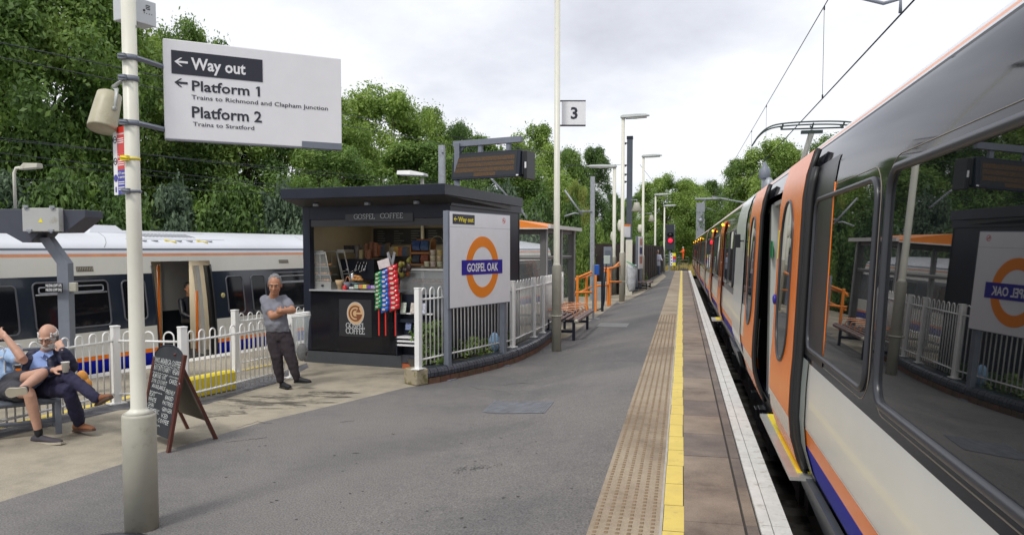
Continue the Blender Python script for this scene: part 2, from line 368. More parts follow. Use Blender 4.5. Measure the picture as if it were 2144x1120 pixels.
struct(mb, 'yellow_line', m_yl)
slabf = lambda t, tc: mth(t, 'ADD', mth(t, 'MULTIPLY', nz(t, tc, 1.6, 9, .7), .7), mth(t, 'MULTIPLY', nz(t, tc, .5, 3), .3))
m_slabs = [rampmat('stone_slab', slabf, [(.36, (.10, .075, .058)), (.47, (.21, .165, .13)), (.62, (.31, .25, .195))], .7, .5, 120),
           rampmat('stone_slab_dark', slabf, [(.36, (.09, .07, .06)), (.50, (.17, .135, .115)), (.64, (.25, .205, .17))], .6, .5, 120)]
mb = MB(); mb.box(((X2+X5)/2-.02, 29.5, PZ_-.04), (X5-X2-.05, 65, .07)); struct(mb, 'slab_bedding', mat('joint_dirt', (.05, .045, .04), .95, var=.2))
mb = MB(); rs = random.Random(3)
y = -3.
while y < 61.5:
    L = .92*KP; j = rs.uniform(-.002, .002)
    mb.mi = rs.choice((0, 0, 1)); mb.box(((X3+.445*KP)/2, y+L/2, PZ_-.015+j), (.445*KP-X3-.006, L-rs.uniform(.006, .012), .045)); mb.mi = rs.choice((0, 1, 1)); mb.box((.5*KP, y+L/2, PZ_-.015+j), (.078*KP, L-.008, .045)); y += L
struct(mb, 'paving_slabs', m_slabs)
m_coping = mat('white_coping', (.64, .63, .60), .75, var=.10, scale=8, dirt=(.33, .30, .25), dscale=9, dth=.56, bump=.6, bscale=50)
mb = MB(); y = -3.
while y < 61.5:
    j = rs.uniform(-.002, .003); mb.box((.591*KP, y+.39, PZ_-.02+j), (.078*KP, .772, .072)); mb.box((.696*KP, y+.39, PZ_-.02), (.118*KP, .770, .072)); y += .778
struct(mb, 'platform_coping', m_coping)
# cover hatches in the asphalt
def drape(mb, q, dz, n=12):
    a, b, c, d = [V(p) for p in q]; vs = []
    for j in range(n+1):
        for i in range(n+1):
            p = a.lerp(b, i/n).lerp(d.lerp(c, i/n), j/n); vs.append((p.x, p.y, surf(p.x)+dz))
    mb.add(vs, [(j*(n+1)+i, j*(n+1)+i+1, (j+1)*(n+1)+i+1, (j+1)*(n+1)+i) for j in range(n) for i in range(n)])
def checker_hatch(name, pts, label):
    mb = MB(); a, b, c, d = pts; drape(mb, pts, .005)
    for k in range(1, 30):
        t_ = k/30; p, q = a.lerp(b, t_), d.lerp(c, t_); mb.tube([V((*p.lerp(q, j/8).xy, surf(p.lerp(q, j/8).x)+.006)) for j in range(9)], .003, 4)
    one(mb, name, mat('worn_cover_steel', (.17, .18, .20), .55, .2, var=.3, scale=9), label, 'manhole cover', bevel=0)
checker_hatch('manhole_cover', [Gs(1010, 862), Gs(1140, 865), Gs(1160, 841), Gs(1037, 838)], 'ribbed grey metal cover set in the near asphalt')
mb = MB(); drape(mb, [Gs(*p) for p in ((1248, 684), (1312, 685), (1318, 677), (1258, 676))], .004); one(mb, 'manhole_cover', mat('asphalt_cover', (.17, .17, .17), .6), 'flat asphalt filled cover by the far end of the slatted bench', 'manhole cover')
mb = MB(); c = G(205, 1158); mb.lathe((c.x, c.y, 0), [(.36, 0), (0.36, .006), (.33, .008), (.32, .004), (.0, .004)], 28)
for k in range(-5, 6): mb.box((c.x+k*.05, c.y, .008), (.02, .5*math.sqrt(max(.05, 1-(k/6)**2)), .006))
one(mb, 'drain_cover', m_gasket, 'dark round iron drain cover at the foot of the near signpost', 'drain cover')
mb = MB(); c = Gs(985, 981)
rs = random.Random(4)
for k in range(110):
    a = rs.gauss(0, .11); b_ = rs.gauss(0, .05); s_ = rs.uniform(.004, .011); mb.poly([(c.x+a-s_, c.y+b_-s_, surf(c.x+a)+.003), (c.x+a+s_, c.y+b_-s_*.6, surf(c.x+a)+.003), (c.x+a+s_*.4, c.y+b_+s_, surf(c.x+a)+.003)])
struct(mb, 'stain', mat('tar_specks', (.06, .058, .056), .8))
mb = MB(); L_ = [(1300, 636), (1330, 622), (1372, 598), (1395, 579)]; R_ = [(1292, 632), (1312, 618), (1355, 594), (1388, 573)]
for i in range(3): drape(mb, [Gs(*L_[i]), Gs(*L_[i+1]), Gs(*R_[i+1]), Gs(*R_[i])], .004, 6)
struct(mb, 'platform_concrete', m_conc)
# cracks and seams in the asphalt
mb = MB(); rs = random.Random(31)
def crack(px_, w_=.006):
    for (u0, v0), (u1, v1) in zip(px_, px_[1:]):
        n = max(1, int(math.hypot(u1-u0, v1-v0)/12))
        for k in range(n):
            p = Gs(lerp(u0, u1, k/n), lerp(v0, v1, k/n)+(rs.uniform(-1.2, 1.2) if k else 0), .0025); q = Gs(lerp(u0, u1, (k+1)/n), lerp(v0, v1, (k+1)/n)+rs.uniform(-1.2, 1.2), .0025); d = (q-p).normalized(); s = V((-d.y, d.x, 0))*w_*rs.uniform(.4, 1.2)
            mb.poly([p-s, q-s, q+s, p+s])
for c_ in ([(984, 808), (1000, 814), (1035, 816), (1062, 820)], [(1055, 806), (1085, 801), (1120, 804)], [(712, 883), (742, 881)], [(1240, 758), (1290, 755), (1345, 757)], [(738, 948), (752, 947)], [(820, 907), (826, 908)], [(495, 895), (540, 882), (570, 886)], [(1045, 915), (1052, 916)], [(470, 925), (560, 915)]): crack(c_)
for k in range(60): p = Gs(rs.uniform(350, 1250), rs.uniform(840, 1110), .0025); s = rs.uniform(.006, .016); mb.poly([p+V((s*math.cos(a), s*math.sin(a)*.8, 0)) for a in (0, 1.1, 2.2, 3.3, 4.4, 5.4)])
struct(mb, 'asphalt_cracks', mat('crack_dark', (.045, .043, .042), .9, var=.2))
# left-hand platform: brick strip and yellow line
def strip(name, A, B, m, z):
    mb = MB(); n = len(A)
    for i in range(n-1): mb.poly([(A[i].x, A[i].y, z), (B[i].x, B[i].y, z), (B[i+1].x, B[i+1].y, z), (A[i+1].x, A[i+1].y, z)])
    return struct(mb, name, m)
m_brickstrip = rampmat('blue_brick_paving', lambda t, tc: nz(t, tc, 5, 5), [(.35, (.05, .05, .06)), (.6, (.13, .13, .14))], .7, .5, 60, grain=.3)
si = [G(-150, 944), G(0, 917), G(250, 858), G(433, 846), G(510, 822), G(579, 802), G(646, 769)]
so_ = [G(-150, 915), G(0, 900), G(243, 842), G(392, 832), G(505, 800), G(575, 785), G(642, 760)]
strip('brick_strip', so_, si, m_brickstrip, .004)
yA = [G(-150, 922), G(0, 890), G(274, 827), G(400, 796), G(520, 771), G(640, 747.5)]
yB = [G(-150, 928), G(0, 897), G(274, 833), G(400, 800), G(520, 774.5), G(640, 750)]
strip('left_yellow_line', yA, yB, m_yl, .004)
mb = MB(); mb.prism([(p.x, p.y, -.03) for p in (Lp(-20, -.02), Lp(17, -.02), Lp(17, .3), Lp(-20, .3))], (0, 0, .038)); struct(mb, 'left_coping', m_coping)
mb = MB(); mb.poly([(p.x, p.y, -1.3) for p in (Lp(-30, -12), Lp(-30, 0), Lp(90, 0), Lp(90, -12))]); struct(mb, 'left_track_bed', m_ballast)
def rails(name, f, s0, s1, z):
    for off in (0, 1.435):
        mb = MB(); a, b = f(s0, off), f(s1, off); d = (b-a).normalized(); nn = V((d.y, -d.x, 0))
        mb.prism([a+nn*x+V((0, 0, z+y)) for x, y in ((-.07, 0), (.07, 0), (.07, .02), (.015, .03), (.02, .11), (.035, .12), (.035, .15), (-.035, .15), (-.035, .12), (-.02, .11), (-.015, .03), (-.07, .02))], b-a)
        struct(mb, name, mat('rail_steel', (.10, .07, .05), .5, .5, var=.2, scale=8))
rails('right_rail', lambda s, o: V((1.38+o, s, 0)), -15, 150, -.77)
rails('left_rail', lambda s, o: Lp(s, -2.2+o), -25, 24, -1.3)
mb = MB()
for k in range(110): mb.box((2.1, -5+k*.7, -.80), (2.5, .25, .16))
struct(mb, 'sleepers', mat('sleeper_concrete', (.045, .04, .035), .9, var=.2, bump=.4))
# bank beyond the left track and rough ground at the platform end
mb = MB(); A = [Lp(-40, -9), Lp(0, -9), Lp(40, -8), Lp(110, -8)]; rs = random.Random(2)
for i in range(3): mb.poly([A[i]+V((0, 0, -1.4)), A[i+1]+V((0, 0, -1.4)), A[i+1]+V((-14, 4, 2.2)), A[i]+V((-14, 4, 2.2))])
struct(mb, 'embankment', mat('bank_earth', (.035, .045, .015), .95, var=.4, scale=.8, bump=.6, bscale=5))
# ------------------------------------------------------------------ train sides
class Side:
    def __init__(s, p, d, n, prof): s.p0 = V(p); s.d = V(d).normalized(); s.n = V(n).normalized(); s.prof = prof
    def off(s, z):
        P = s.prof
        if z <= P[0][0]: return P[0][1]
        for a, b in zip(P, P[1:]):
            if z <= b[0]: return lerp(a[1], b[1], (z-a[0])/(b[0]-a[0]))
        return P[-1][1]
    def pt(s, t, z, o=0.): q = s.p0+s.d*t+s.n*(s.off(z)+o); q.z = z; return q
    def s(s, u, z, lo=-30., hi=150.):
        "distance along the side that shows at pixel column u"
        f = lambda t: PJ(s.pt(t, z))[0]-u
        lo = s.lo if hasattr(s, 'lo') else lo
        a, b = lo, hi; fa = f(a)
        for _ in range(50):
            c = (a+b)/2; fc = f(c)
            if (fc > 0) == (fa > 0): a = c
            else: b = c
        return (a+b)/2
    def band(s, mb, s0, s1, z0, z1, o=0., mi=None, ds=3.):
        zs = [z0]+[a[0] for a in s.prof if z0+.004 < a[0] < z1-.004]+[z1]; n = max(1, int(abs(s1-s0)/ds))
        sm = mb.smooth; mb.smooth = True
        vs = []; fs = []
        for i in range(n+1):
            for z in zs: vs.append(s.pt(lerp(s0, s1, i/n), z, o))
        m = len(zs)
        flip = (s.d.cross(V((0, 0, 1)))).dot(s.n) < 0
        for i in range(n):
            for j in range(m-1):
                f = (i*m+j, (i+1)*m+j, (i+1)*m+j+1, i*m+j+1); fs.append(f[::-1] if flip else f)
        mb.add(vs, fs, mi); mb.smooth = sm
    def loop(s, s0, s1, z0, z1, r, n=6):
        out = []
        for cs, cz, a0 in ((s1-r, z0+r, -90), (s1-r, z1-r, 0), (s0+r, z1-r, 90), (s0+r, z0+r, 180)):
            for k in range(n+1):
                a = R(a0+90*k/n); out.append((cs+r*math.cos(a), cz+r*math.sin(a)))
        # extra points up the sides so that the tube follows the curved body
        res = []
        for i, (a, b) in enumerate(out):
            res.append((a, b)); c = out[(i+1) % len(out)]
            if abs(c[1]-b) > .25:
                for k in range(1, 6): res.append((lerp(a, c[0], k/6), lerp(b, c[1], k/6)))
        return res
    def glass(s, mb, s0, s1, z0, z1, r, o=.004, mi=None):
        zs = sorted({round(q, 5) for q in [z0+r*(1-math.cos(R(90*k/6))) for k in range(7)]+[z1-r*(1-math.cos(R(90*k/6))) for k in range(7)]+[lerp(z0+r, z1-r, k/6) for k in range(1, 6)]})
        zs = [z for i, z in enumerate(zs) if i == 0 or z-zs[i-1] > .002 or i == len(zs)-1]
        rings = []
        for z in zs:
            dz = min(z-z0, z1-z); k = r-math.sqrt(max(0, r*r-(r-dz)**2)) if dz < r else 0
            rings.append((s.pt(s0+k, z, o), s.pt(s1-k, z, o)))
        vs = [p for q in rings for p in q]; flip = (s.d.cross(V((0, 0, 1)))).dot(s.n) < 0
        sm = mb.smooth; mb.smooth = True
        mb.add(vs, [(2*i, 2*i+1, 2*i+3, 2*i+2)[::(-1 if flip else 1)] for i in range(len(zs)-1)], mi); mb.smooth = sm
    def frame(s, mb, s0, s1, z0, z1, r, rad, o=.005, mi=None): mb.tube([s.pt(a, b, o) for a, b in s.loop(s0, s1, z0, z1, r)], rad, 8, mi, closed=True)
# ---------------------------------------------------------------- right-hand train
PR = [(-.75, -.30), (-.35, -.14), (-.1, -.08), (.07, 0), (.28, .06), (.5, .08), (.8, .07), (1.0, .055), (1.5, .034), (2.0, .013), (2.4, -.004), (2.6, -.035), (2.8, -.095), (2.88, -.14), (2.98, -.23), (3.06, -.40), (3.12, -.8), (3.14, -1.4)]
RS = Side((1.10, 0, 0), (0, 1, 0), (-1, 0, 0), PR); RS.lo = .3
rtrain = thing('passenger_train', 'black and pale grey train with open orange doors along the right platform edge', 'train', (2.5, 10, -1.1))
WM_R = None
dl, dr = RS.s(1594, 1.24), RS.s(1637, 1.24)   # doorway runs dr..dl
DN0, DN1 = RS.s(1683, 1.24), dr; DF0, DF1 = dl, RS.s(1573, 1.24)
carA1 = RS.s(1562, 2.3)
cab1 = RS.s(1540, 1.6)
B0, B1 = cab1+.25, 36.2
def shell(s0, s1, doors, name, parent):
    "painted body side between s0 and s1 with real door openings"
    cols = [('under', -.75, .0), ('o', .31, .46), ('b', 0., .31), ('c', .46, 1.0), ('k', 1.0, 2.84), ('g', 2.84, 2.865), ('w0', 2.865, 2.885), ('s', 2.885, 2.93), ('w', 2.93, 3.14)]
    ml = {'under': 0, 'b': 1, 'o': 2, 'c': 3, 'k': 4, 'g': 5, 'w0': 6, 's': 7, 'w': 6}
    mats = [m_trainpocket, m_blue, m_orange, m_traincream, m_trainblack, m_rubber, m_trainroof, mat('faded_orange_stripe', (.75, .33, .17), .35), ]
    mb = MB(); cuts = [s0]
    for a, b in doors: cuts += [a, b]
    cuts.append(s1)
    for i in range(0, len(cuts), 2):
        for k, a, b in cols: RS.band(mb, cuts[i], cuts[i+1], a, b, 0, ml[k], 2.)
    for a, b in doors:
        for k, z0, z1 in cols:
            if z0 >= 2.6 or k == 'k': RS.band(mb, a, b, max(z0, 2.62), z1, 0, ml[k])
            if k == 'under': RS.band(mb, a, b, z0, -.05, 0, ml[k])
    # far side, roof, floor and inside so that the car is a closed volume
    q = lambda x, z: V((x, 0, z))
    ring = [(3.2, 3.18), (4.7, 3.06), (5.0, 2.8), (5.15, 1.5), (5.1, 0), (4.9, -.75)]
    top = RS.pt(0, 3.14); bot = RS.pt(0, -.75)
    pts = [(top.x, 3.14)]+ring+[(bot.x, -.75)]
    for a, b in zip(pts, pts[1:]): mb.add([(a[0], s0, a[1]), (b[0], s0, b[1]), (b[0], s1, b[1]), (a[0], s1, a[1])], [(0, 1, 2, 3)], 6 if a[1] > 2.8 and b[1] > 2.7 else 4)
    prof = [(RS.pt(0, z).x, z) for z, o in PR]+ring
    for sy in (s0, s1): mb.poly([(x, sy, z) for x, z in prof], 0)
    return mb.build(name, mats, parent)
body_doors = [(dr-.02, dl+.02)]
shell(-8, carA1-.1, body_doors, 'car_body', rtrain)
# interior seen through the doorway
mb = MB(); mi_l = mat('pale_interior_lining', (.50, .52, .50), .4, var=.05)
mb.box((2.4, (dl+dr)/2, -.04), (2.5, 7, .05), mi=1); mb.box((3.55, (dl+dr)/2, 1.3), (.04, 7, 2.6), mi=0); mb.box((2.4, (dl+dr)/2, 2.55), (2.4, 7, .05), mi=0)
mb.box((1.30, dl+.16, 1.25), (.26, .30, 2.6), mi=0); mb.box((1.30, dr-.18, 1.25), (.26, .32, 2.6), mi=0)
mb.box((1.95, dl+.36, 1.1), (1.05, .05, 2.2), mi=0); mb.box((3.50, (dl+dr)/2, 1.6), (.05, 1.5, .8), mi=2)
mb.build('car_interior', [mi_l, m_dark, m_trainglass], rtrain)
mb = MB()
for x in (1.5, 2.4): mb.tube([(x, dl-.1, 0), (x, dl-.1, 2.5)], .018, 10)
mb.build('grab_pole', m_orange, rtrain)
mb = MB(); f = Fr((1.165, dl-.001, 0), (-0.0001, -1, 0), (0, 0, 1)); mb.box((1.175, dl-.03, 1.95), (.014, .16, .22)); mb.build('exit_sign', mat('green_sign', (.02, .28, .09), .4, var=0), rtrain)
# door leaves
def leaf(s0, s1, parent, glass=True):
    o = .085
    mb = MB()
    for k, z0, z1 in ((0, .46, 2.82), (1, .26, .46), (0, -.12, .26)): RS.band(mb, s0, s1, z0, z1, o, k)
    for k, z0, z1 in ((0, -.12, 2.82),): RS.band(mb, s0, s1, z0, z1, o-.05, 2)
    zs = [-.12+.14*k for k in range(22)]
    for y in (s0, s1): mb.add([RS.pt(y, z, oo) for z in zs for oo in (o, o-.05)], [(2*i, 2*i+1, 2*i+3, 2*i+2) for i in range(len(zs)-1)], 0 if y == s1 else 0)
    mb.add([RS.pt(y, z, oo) for z in (2.82,) for y, oo in ((s0, o), (s1, o), (s1, o-.05), (s0, o-.05))], [(0, 1, 2, 3)], 0)
    L = mb.build('door', [m_orange, mat('pale_sill_band', (.66, .60, .54), .4, var=.2, scale=20), m_rubber], parent)
    mb = MB(); w0, w1 = lerp(s0, s1, .26), lerp(s0, s1, .80); RS.glass(mb, w0, w1, .86, 2.42, (w1-w0)*.49, o+.004); mb.build('door_window', m_trainglass, L)
    mb = MB(); RS.frame(mb, w0, w1, .86, 2.42, (w1-w0)*.49, .014, o+.004); mb.build('window_seal', m_gasket, L)
    for y in (s0, s1): mb = MB(); mb.tube([RS.pt(y, z, o-.03) for z in zs], .028, 8); mb.build('edge_seal', m_rubber, L)
    return L
L1 = leaf(DN0, DN1, rtrain); L2 = leaf(DF0, DF1, rtrain)
mb = MB(); f = Fr(RS.pt(DN1-.03, 1.32, .095), (0, -1, 0), (0, 0, 1)); mb.lathe(RS.pt(DN1-.10, 1.42, .085), [(.055, 0), (.055, .02), (.035, .03), (0, .03)], 16, axis=(-1, 0, 0)); mb.build('door_button', m_signblue, L1)
for lo, hi, LL in ((DN0, DN1, L1), (DF0, DF1, L2)):
    mb = MB(); p, q = RS.pt(hi-.09, 1.85, .092), RS.pt(hi-.09, 2.15, .092); mb.prism([p, p+V((0, -.055, 0)), q+V((0, -.055, 0)), q], (-.003, 0, 0)); mb.build('door_notice', m_inkyellow, LL)
# retracting step
mb = MB(); mb.smooth = False
mb.box((1.05, 8.45, -.045), (.22, 2.7, .03), mi=0); mb.box((1.085, 8.5, -.024), (.13, 2.5, .012), mi=1)
mb.build('step_plate', [mat('bare_aluminium', (.55, .55, .53), .35, .6), m_yellow], rtrain)
# black pocket and rubbers next to the doorway
mb = MB(); RS.band(mb, DN0-1.02, DN0-.02, 1.05, 2.66, .006); mb.build('door_pocket', m_trainpocket, rtrain)
mb = MB(); RS.band(mb, DN0-.42, DN0-.02, .0, 1.02, .012); mb.build('body_pillar', mat('grey_green_bodywork', (.34, .38, .36), .3, coat=.4), rtrain)
for y in (DN0-.06, DN0-.14): mb = MB(); mb.tube([RS.pt(y, .05+.13*k, .03) for k in range(21)], .03, 8); mb.build('door_seal', m_rubber, rtrain)
# windows
def win(sd, s0, s1, z0, z1, r, parent, gm=None, fm=None, rad=.022, o=.005, light=False, hop=0.):
    mb = MB(); sd.glass(mb, s0, s1, z0, z1, r, o); W_ = mb.build('window', gm or m_trainglass, parent)
    mb = MB(); sd.frame(mb, s0, s1, z0, z1, r, rad, o); mb.build('window_frame', fm or m_gasket, W_)
    if light:
        mb = MB(); sd.frame(mb, s0-.06, s1+.06, z0-.06, z1+.07, r+.05, .0035, .0); mb.build('moulding', mat('worn_moulding', (.20, .17, .13), .4, var=.2), W_)
    if hop:
        mb = MB(); mb.tube([sd.pt(s0+.03, hop, o+.006), sd.pt(s1-.03, hop, o+.006)], .014, 6); sd.frame(mb, s0+.09, s1-.09, hop+.02, z1-.07, .03, .012, o+.004); mb.build('hopper_frame', mat('anodised_frame', (.30, .31, .33), .35, .4), W_)
    return W_
bw0, bw1 = 2.42, RS.s(1846, 1.5)
win(RS, bw0, bw1, 1.12, 2.38, .14, rtrain, rad=.026, light=True)
win(RS, bw1+.28, DN0-.28, 1.12, 2.36, .14, rtrain, rad=.020, light=True)
for a in (-.6, -3.6, -6.6): win(RS, a, a+2.3, 1.12, 2.38, .14, rtrain, rad=.026)
# grab-rail edge of the orange reveal past the pocket
mb = MB(); mb.tube([RS.pt(DN0-1.04, 1.15+.13*k, .004) for k in range(11)], .006, 6); mb.build('reveal_edge', m_orange, rtrain)
mb = MB()
RS.band(mb, -8, DN0-.45, .46, .468, .004)
mb.build('rubbing_line', mat('pale_strip', (.7, .68, .62), .4), rtrain)  # thin pale strip along the top of the orange band
# first car end, gangway gap and the second car
mb = MB(); RS.band(mb, carA1-.12, cab1, -.1, 3.05, .012); mb.build('car_end_panel', mat('white_end_panel', (.66, .69, .68), .25, coat=.4, var=.03), rtrain)
mb = MB(); mb.box((2.5, (carA1+cab1)/2, 1.2), (2.5, cab1-carA1+.6, 3.2)); mb.build('gangway', m_rubber, rtrain)
f_ = RS.pt(carA1+.1, 2.1, .13); mb = MB(); mb.box(f_, (.10, .14, .24)); mb.tube([f_+V((.02, 0, 0)), f_+V((.16, 0, 0))], .02, 6); mb.build('door_camera', m_black, rtrain, bevel=.01)
def far_car(s0, s1, doors, parent, front=False):
    shell(s0, s1, [], 'car_body', parent)
    for a, b in doors:
        for p, q in ((a, (a+b)/2-.01), ((a+b)/2+.01, b)):
            mb = MB(); RS.band(mb, p, q, -.05, 2.7, .04); RS.band(mb, p, q, -.05, 2.7, .01)
            L = mb.build('door', m_orange, parent); w0, w1 = lerp(p, q, .22), lerp(p, q, .78)
            mb = MB(); RS.glass(mb, w0, w1, .9, 2.4, (w1-w0)*.45, .045); mb.build('door_window', m_trainglass, L)
        f = RS.pt((a+b)/2, 2.62, .07); mb = MB(); mb.ell(f, [(.03, 0, 0), (0, .055, 0), (0, 0, .035)], 10, 6); mb.build('door_lamp', mat('amber_lamp', (.9, .45, .02), .4, var=0, emit=(1, .55, .03), es=2.6), parent)
    e = [s0]+[x for d in doors for x in d]+[s1]
    for i in range(0, len(e), 2):
        a, b = e[i]+.5, e[i+1]-.4
        n = max(1, round((b-a)/2.2))
        for k in range(n): win(RS, a+(b-a)*k/n+.12, a+(b-a)*(k+1)/n-.12, 1.14, 2.36, .14, parent, rad=.02)
dd = RS.s(1512, 1.6)
far_car(cab1, B1, [(dd-.9, dd+.9), (RS.s(1494, 2.4)-.9, RS.s(1494, 2.4)+.9)], rtrain)
for y in (B1, B1+1.3):
    mb = MB(); RS.band(mb, y-.05, y+.55, -.1, 2.95, .03); mb.build('car_end_panel', [MATS['white_end_panel'], mat('faded_red_end', (.55, .12, .05), .35)][0 if y == B1 else 1], rtrain)
mb = MB(); mb.box((2.5, B1+.9, 1.2), (2.4, 1.2, 3.1)); mb.build('gangway', m_rubber, rtrain)
far_car(B1+1.8, 60, [(48, 49.8), (RS.s(1463, 2.4)-.9, RS.s(1463, 2.4)+.9)], rtrain)
far_car(61, 84, [(66, 67.8), (RS.s(1453, 2.4)-.9 if RS.s(1453, 2.4) < 82 else 78, RS.s(1453, 2.4)+.9 if RS.s(1453, 2.4) < 82 else 79.8)], rtrain)
# running gear: bogies, boxes and skirts glimpsed in the gap
rs = random.Random(5)
for y in (1.2, 3.4, 13.2, 15.6, 18, 33, 37.6, 40): mb = MB(); mb.lathe((1.85, y, -1.36), [(.42, 0), (.42, .10), (.30, .13), (0, .13)], 20, axis=(-1, 0, 0)); mb.build('wheel', mat('wheel_steel', (.05, .04, .035), .6, .5), rtrain)
mb = MB()
for y0, y1, x in ((.3, 4.2, 1.36), (12.6, 16.4, 1.36), (17.5, 24, 1.45), (4.8, 11.8, 1.5), (26, 32, 1.45), (33.5, 41, 1.36)):
    mb.box((x+.1, (y0+y1)/2, -.8), (.2, y1-y0, .9))
    for k in range(int((y1-y0)/.7)): mb.box((x-.02, y0+.35+k*.7, -.75+rs.uniform(-.25, .15)), (.12, rs.uniform(.15, .4), rs.uniform(.15, .45)))
mb.build('underframe', m_trainpocket, rtrain, bevel=.01)
FM_ = mat('grey_fairing', (.07, .075, .085), .4, var=.1)
mb = MB()
p0 = RS.s(1772, -.1)
mb.prism([RS.pt(y, z, .02) for y, z in ((p0-1.3, -.1), (p0+1.75, -.02), (p0+1.9, -.3), (p0+1.1, -.5), (p0-1.1, -.55))], (-.06, 0, 0)); mb.build('bogie_fairing', FM_, rtrain); mb = MB()
p0 = RS.s(1545, -.1)
mb.prism([RS.pt(y, z, .02) for y, z in ((p0-1.3, -.05), (p0+1.3, -.05), (p0+1.3, -.3), (p0+.4, -.5), (p0-1.0, -.4))], (-.06, 0, 0))
mb.build('bogie_fairing', mat('grey_fairing', (.07, .075, .085), .4, var=.1), rtrain)
for y, s_ in ((RS.s(1513, -.05), 0),): mb = MB(); mb.box((1.0, y, -.06), (.3, .9, .04), mi=0); mb.box((1.04, y, -.035), (.16, .8, .01), mi=1); mb.build('step_plate', [MATS['bare_aluminium'], m_yellow], rtrain)
# pantograph
pc = onY = None
def on_x(u, v, X): r = ray(u, v); return CAM+r*(X/r.x)
rtrain.location = (1.675, 6.7, -.0935); rtrain.scale = (.67, .67, .67)      # real size of the train, standing on its track
XW = 2.1
pw = on_x(1700, 258, XW); PY, PZ = pw.y, pw.z
pan = thing('pantograph', 'grey raised pantograph touching the contact wire above the right train', 'pantograph', (XW, PY+.4, 2.76))
mb = MB()
for dy in (-.16, .16):
    pts = [(XW+a, PY+dy, PZ-b) for a, b in ((-.95, .34), (-.86, .2), (-.72, .08), (-.5, .02), (0, 0), (.5, .02), (.72, .08), (.86, .2), (.95, .34))]
    mb.tube(bez(pts, 4), .013, 6)
mb.build('contact_strip', mat('dark_green_metal', (.03, .05, .045), .5, .3), pan)
mb = MB(); mb.tube([(XW-.5, PY, PZ-.09), (XW+.5, PY, PZ-.09)], .014, 6)
for a in (-.48, 0, .48): mb.tube([(XW+a, PY-.16, PZ-.03), (XW+a, PY, PZ-.09), (XW+a, PY+.16, PZ-.03)], .014, 6)
mb.box((XW, PY, PZ-.15), (.34, .1, .05)); mb.build('collector_head', MATS['dark_green_metal'], pan)
mb = MB(); mb.tube([(XW, PY, PZ-.15), (XW, PY+1.3, PZ-.65), (XW, PY-.1, 2.85)], [.05, .045, .06], 8); mb.tube([(XW-.2, PY, 2.85), (XW+.2, PY, 2.85)], .05, 8); mb.build('arm', mat('pale_arm', (.45, .45, .40), .4), pan)
# overhead line over the right-hand track
def catenary(name, label, X, zc, zm, y0, y1, drops, mdip=.0):
    t_ = thing(name, label, 'overhead wire', (X, y0, zc), group='overhead line wires')
    mb = MB(); mb.tube([(X, y0, zc), (X, y1, zc)], .009, 5); mb.build('contact_wire', m_dark, t_)
    n = 16; mb = MB(); mb.tube([(X, lerp(y0, y1, k/n), zm-mdip*math.sin(math.pi*((k*2/n) % 1))) for k in range(n+1)], .008, 5); mb.build('carrier_wire', m_dark, t_)
    for y in drops:
        mb = MB(); mb.tube([(X, y, zc), (X, y, zm)], .004, 4); mb.box((X, y, zc+.03), (.02, .03, .06)); mb.box((X, y, zm-.03), (.02, .03, .06)); mb.build('dropper', m_dark, t_)
zc = on_x(1800, 123, XW).z; zm = on_x(1680, 92, XW).z
catenary('overhead_line', 'contact wire and carrier wire running above the right train', XW, zc, zm, 1.5, 95, [on_x(1722, 200, XW).y, on_x(1603, 330, XW).y, 26, 36, 47, 58])
a = on_x(1885, 28, XW)
mb = MB(); mb.tube([a+V((0, 0, 0)), a+V((0, 0, .14)), tuple(D(1850, 8, dep(a)+.1)), tuple(D(1805, -3, dep(a)+.2)), tuple(D(1620, -55, dep(a)+.6))], .018, 6); one(mb, 'registration_arm', m_grey, 'short steel registration arm holding the contact wire at the top of the picture', 'wire arm')
def mast(name, label, u, vt, d, r, mats, arm=None):
    pt = D(u, vt, d); t_ = thing(name, label, 'mast', (pt.x, pt.y, -1.4), group='overhead line masts')
    mb = MB(); mb.box((pt.x, pt.y, (pt.z-1.4)/2), (r*1.6, r*1.2, pt.z+1.4)); mb.build('post', mats, t_, bevel=.01); return t_, pt
t_, pt = mast('overhead_mast', 'grey mast with insulator and balance weight rising behind the right train', 1601, 372, 33, .16, m_galv)
mb = MB(); mb.lathe((pt.x, pt.y, pt.z-.05), [(.2, 0), (.24, .05), (.24, .35), (.12, .5), (.05, .7)], 12); mb.build('cap', m_grey, t_)
mb = MB(); mb.ell(pt+V((.15, -.2, -.5)), [(.25, 0, 0), (0, .25, 0), (0, 0, .5)], 14, 8); mb.build('tension_wheel', m_galv, t_)
mb = MB(); q = D(1490, 412, 52); mb.tube([pt+V((0, 0, -1.2)), q], .035, 6); mb.build('stay', m_galv, t_)
t_, pt = mast('overhead_mast', 'pale mast with a long horizontal tube arm beyond the far end of the train', 1467, 425, 75, .5, m_galv)
mb = MB(); mb.tube([D(1456, 417, 75), D(1562, 416, 75)], .11, 8); mb.tube([D(1459, 438, 75), D(1478, 418, 75)], .07, 6); mb.tube([D(1459, 438, 75), D(1480, 436, 75), D(1498, 443, 75)], .07, 6)
mb.ell(D(1467, 462, 75), [(.35, 0, 0), (0, .35, 0), (0, 0, .3)], 10, 6); mb.build('cantilever_arm', m_galv, t_)
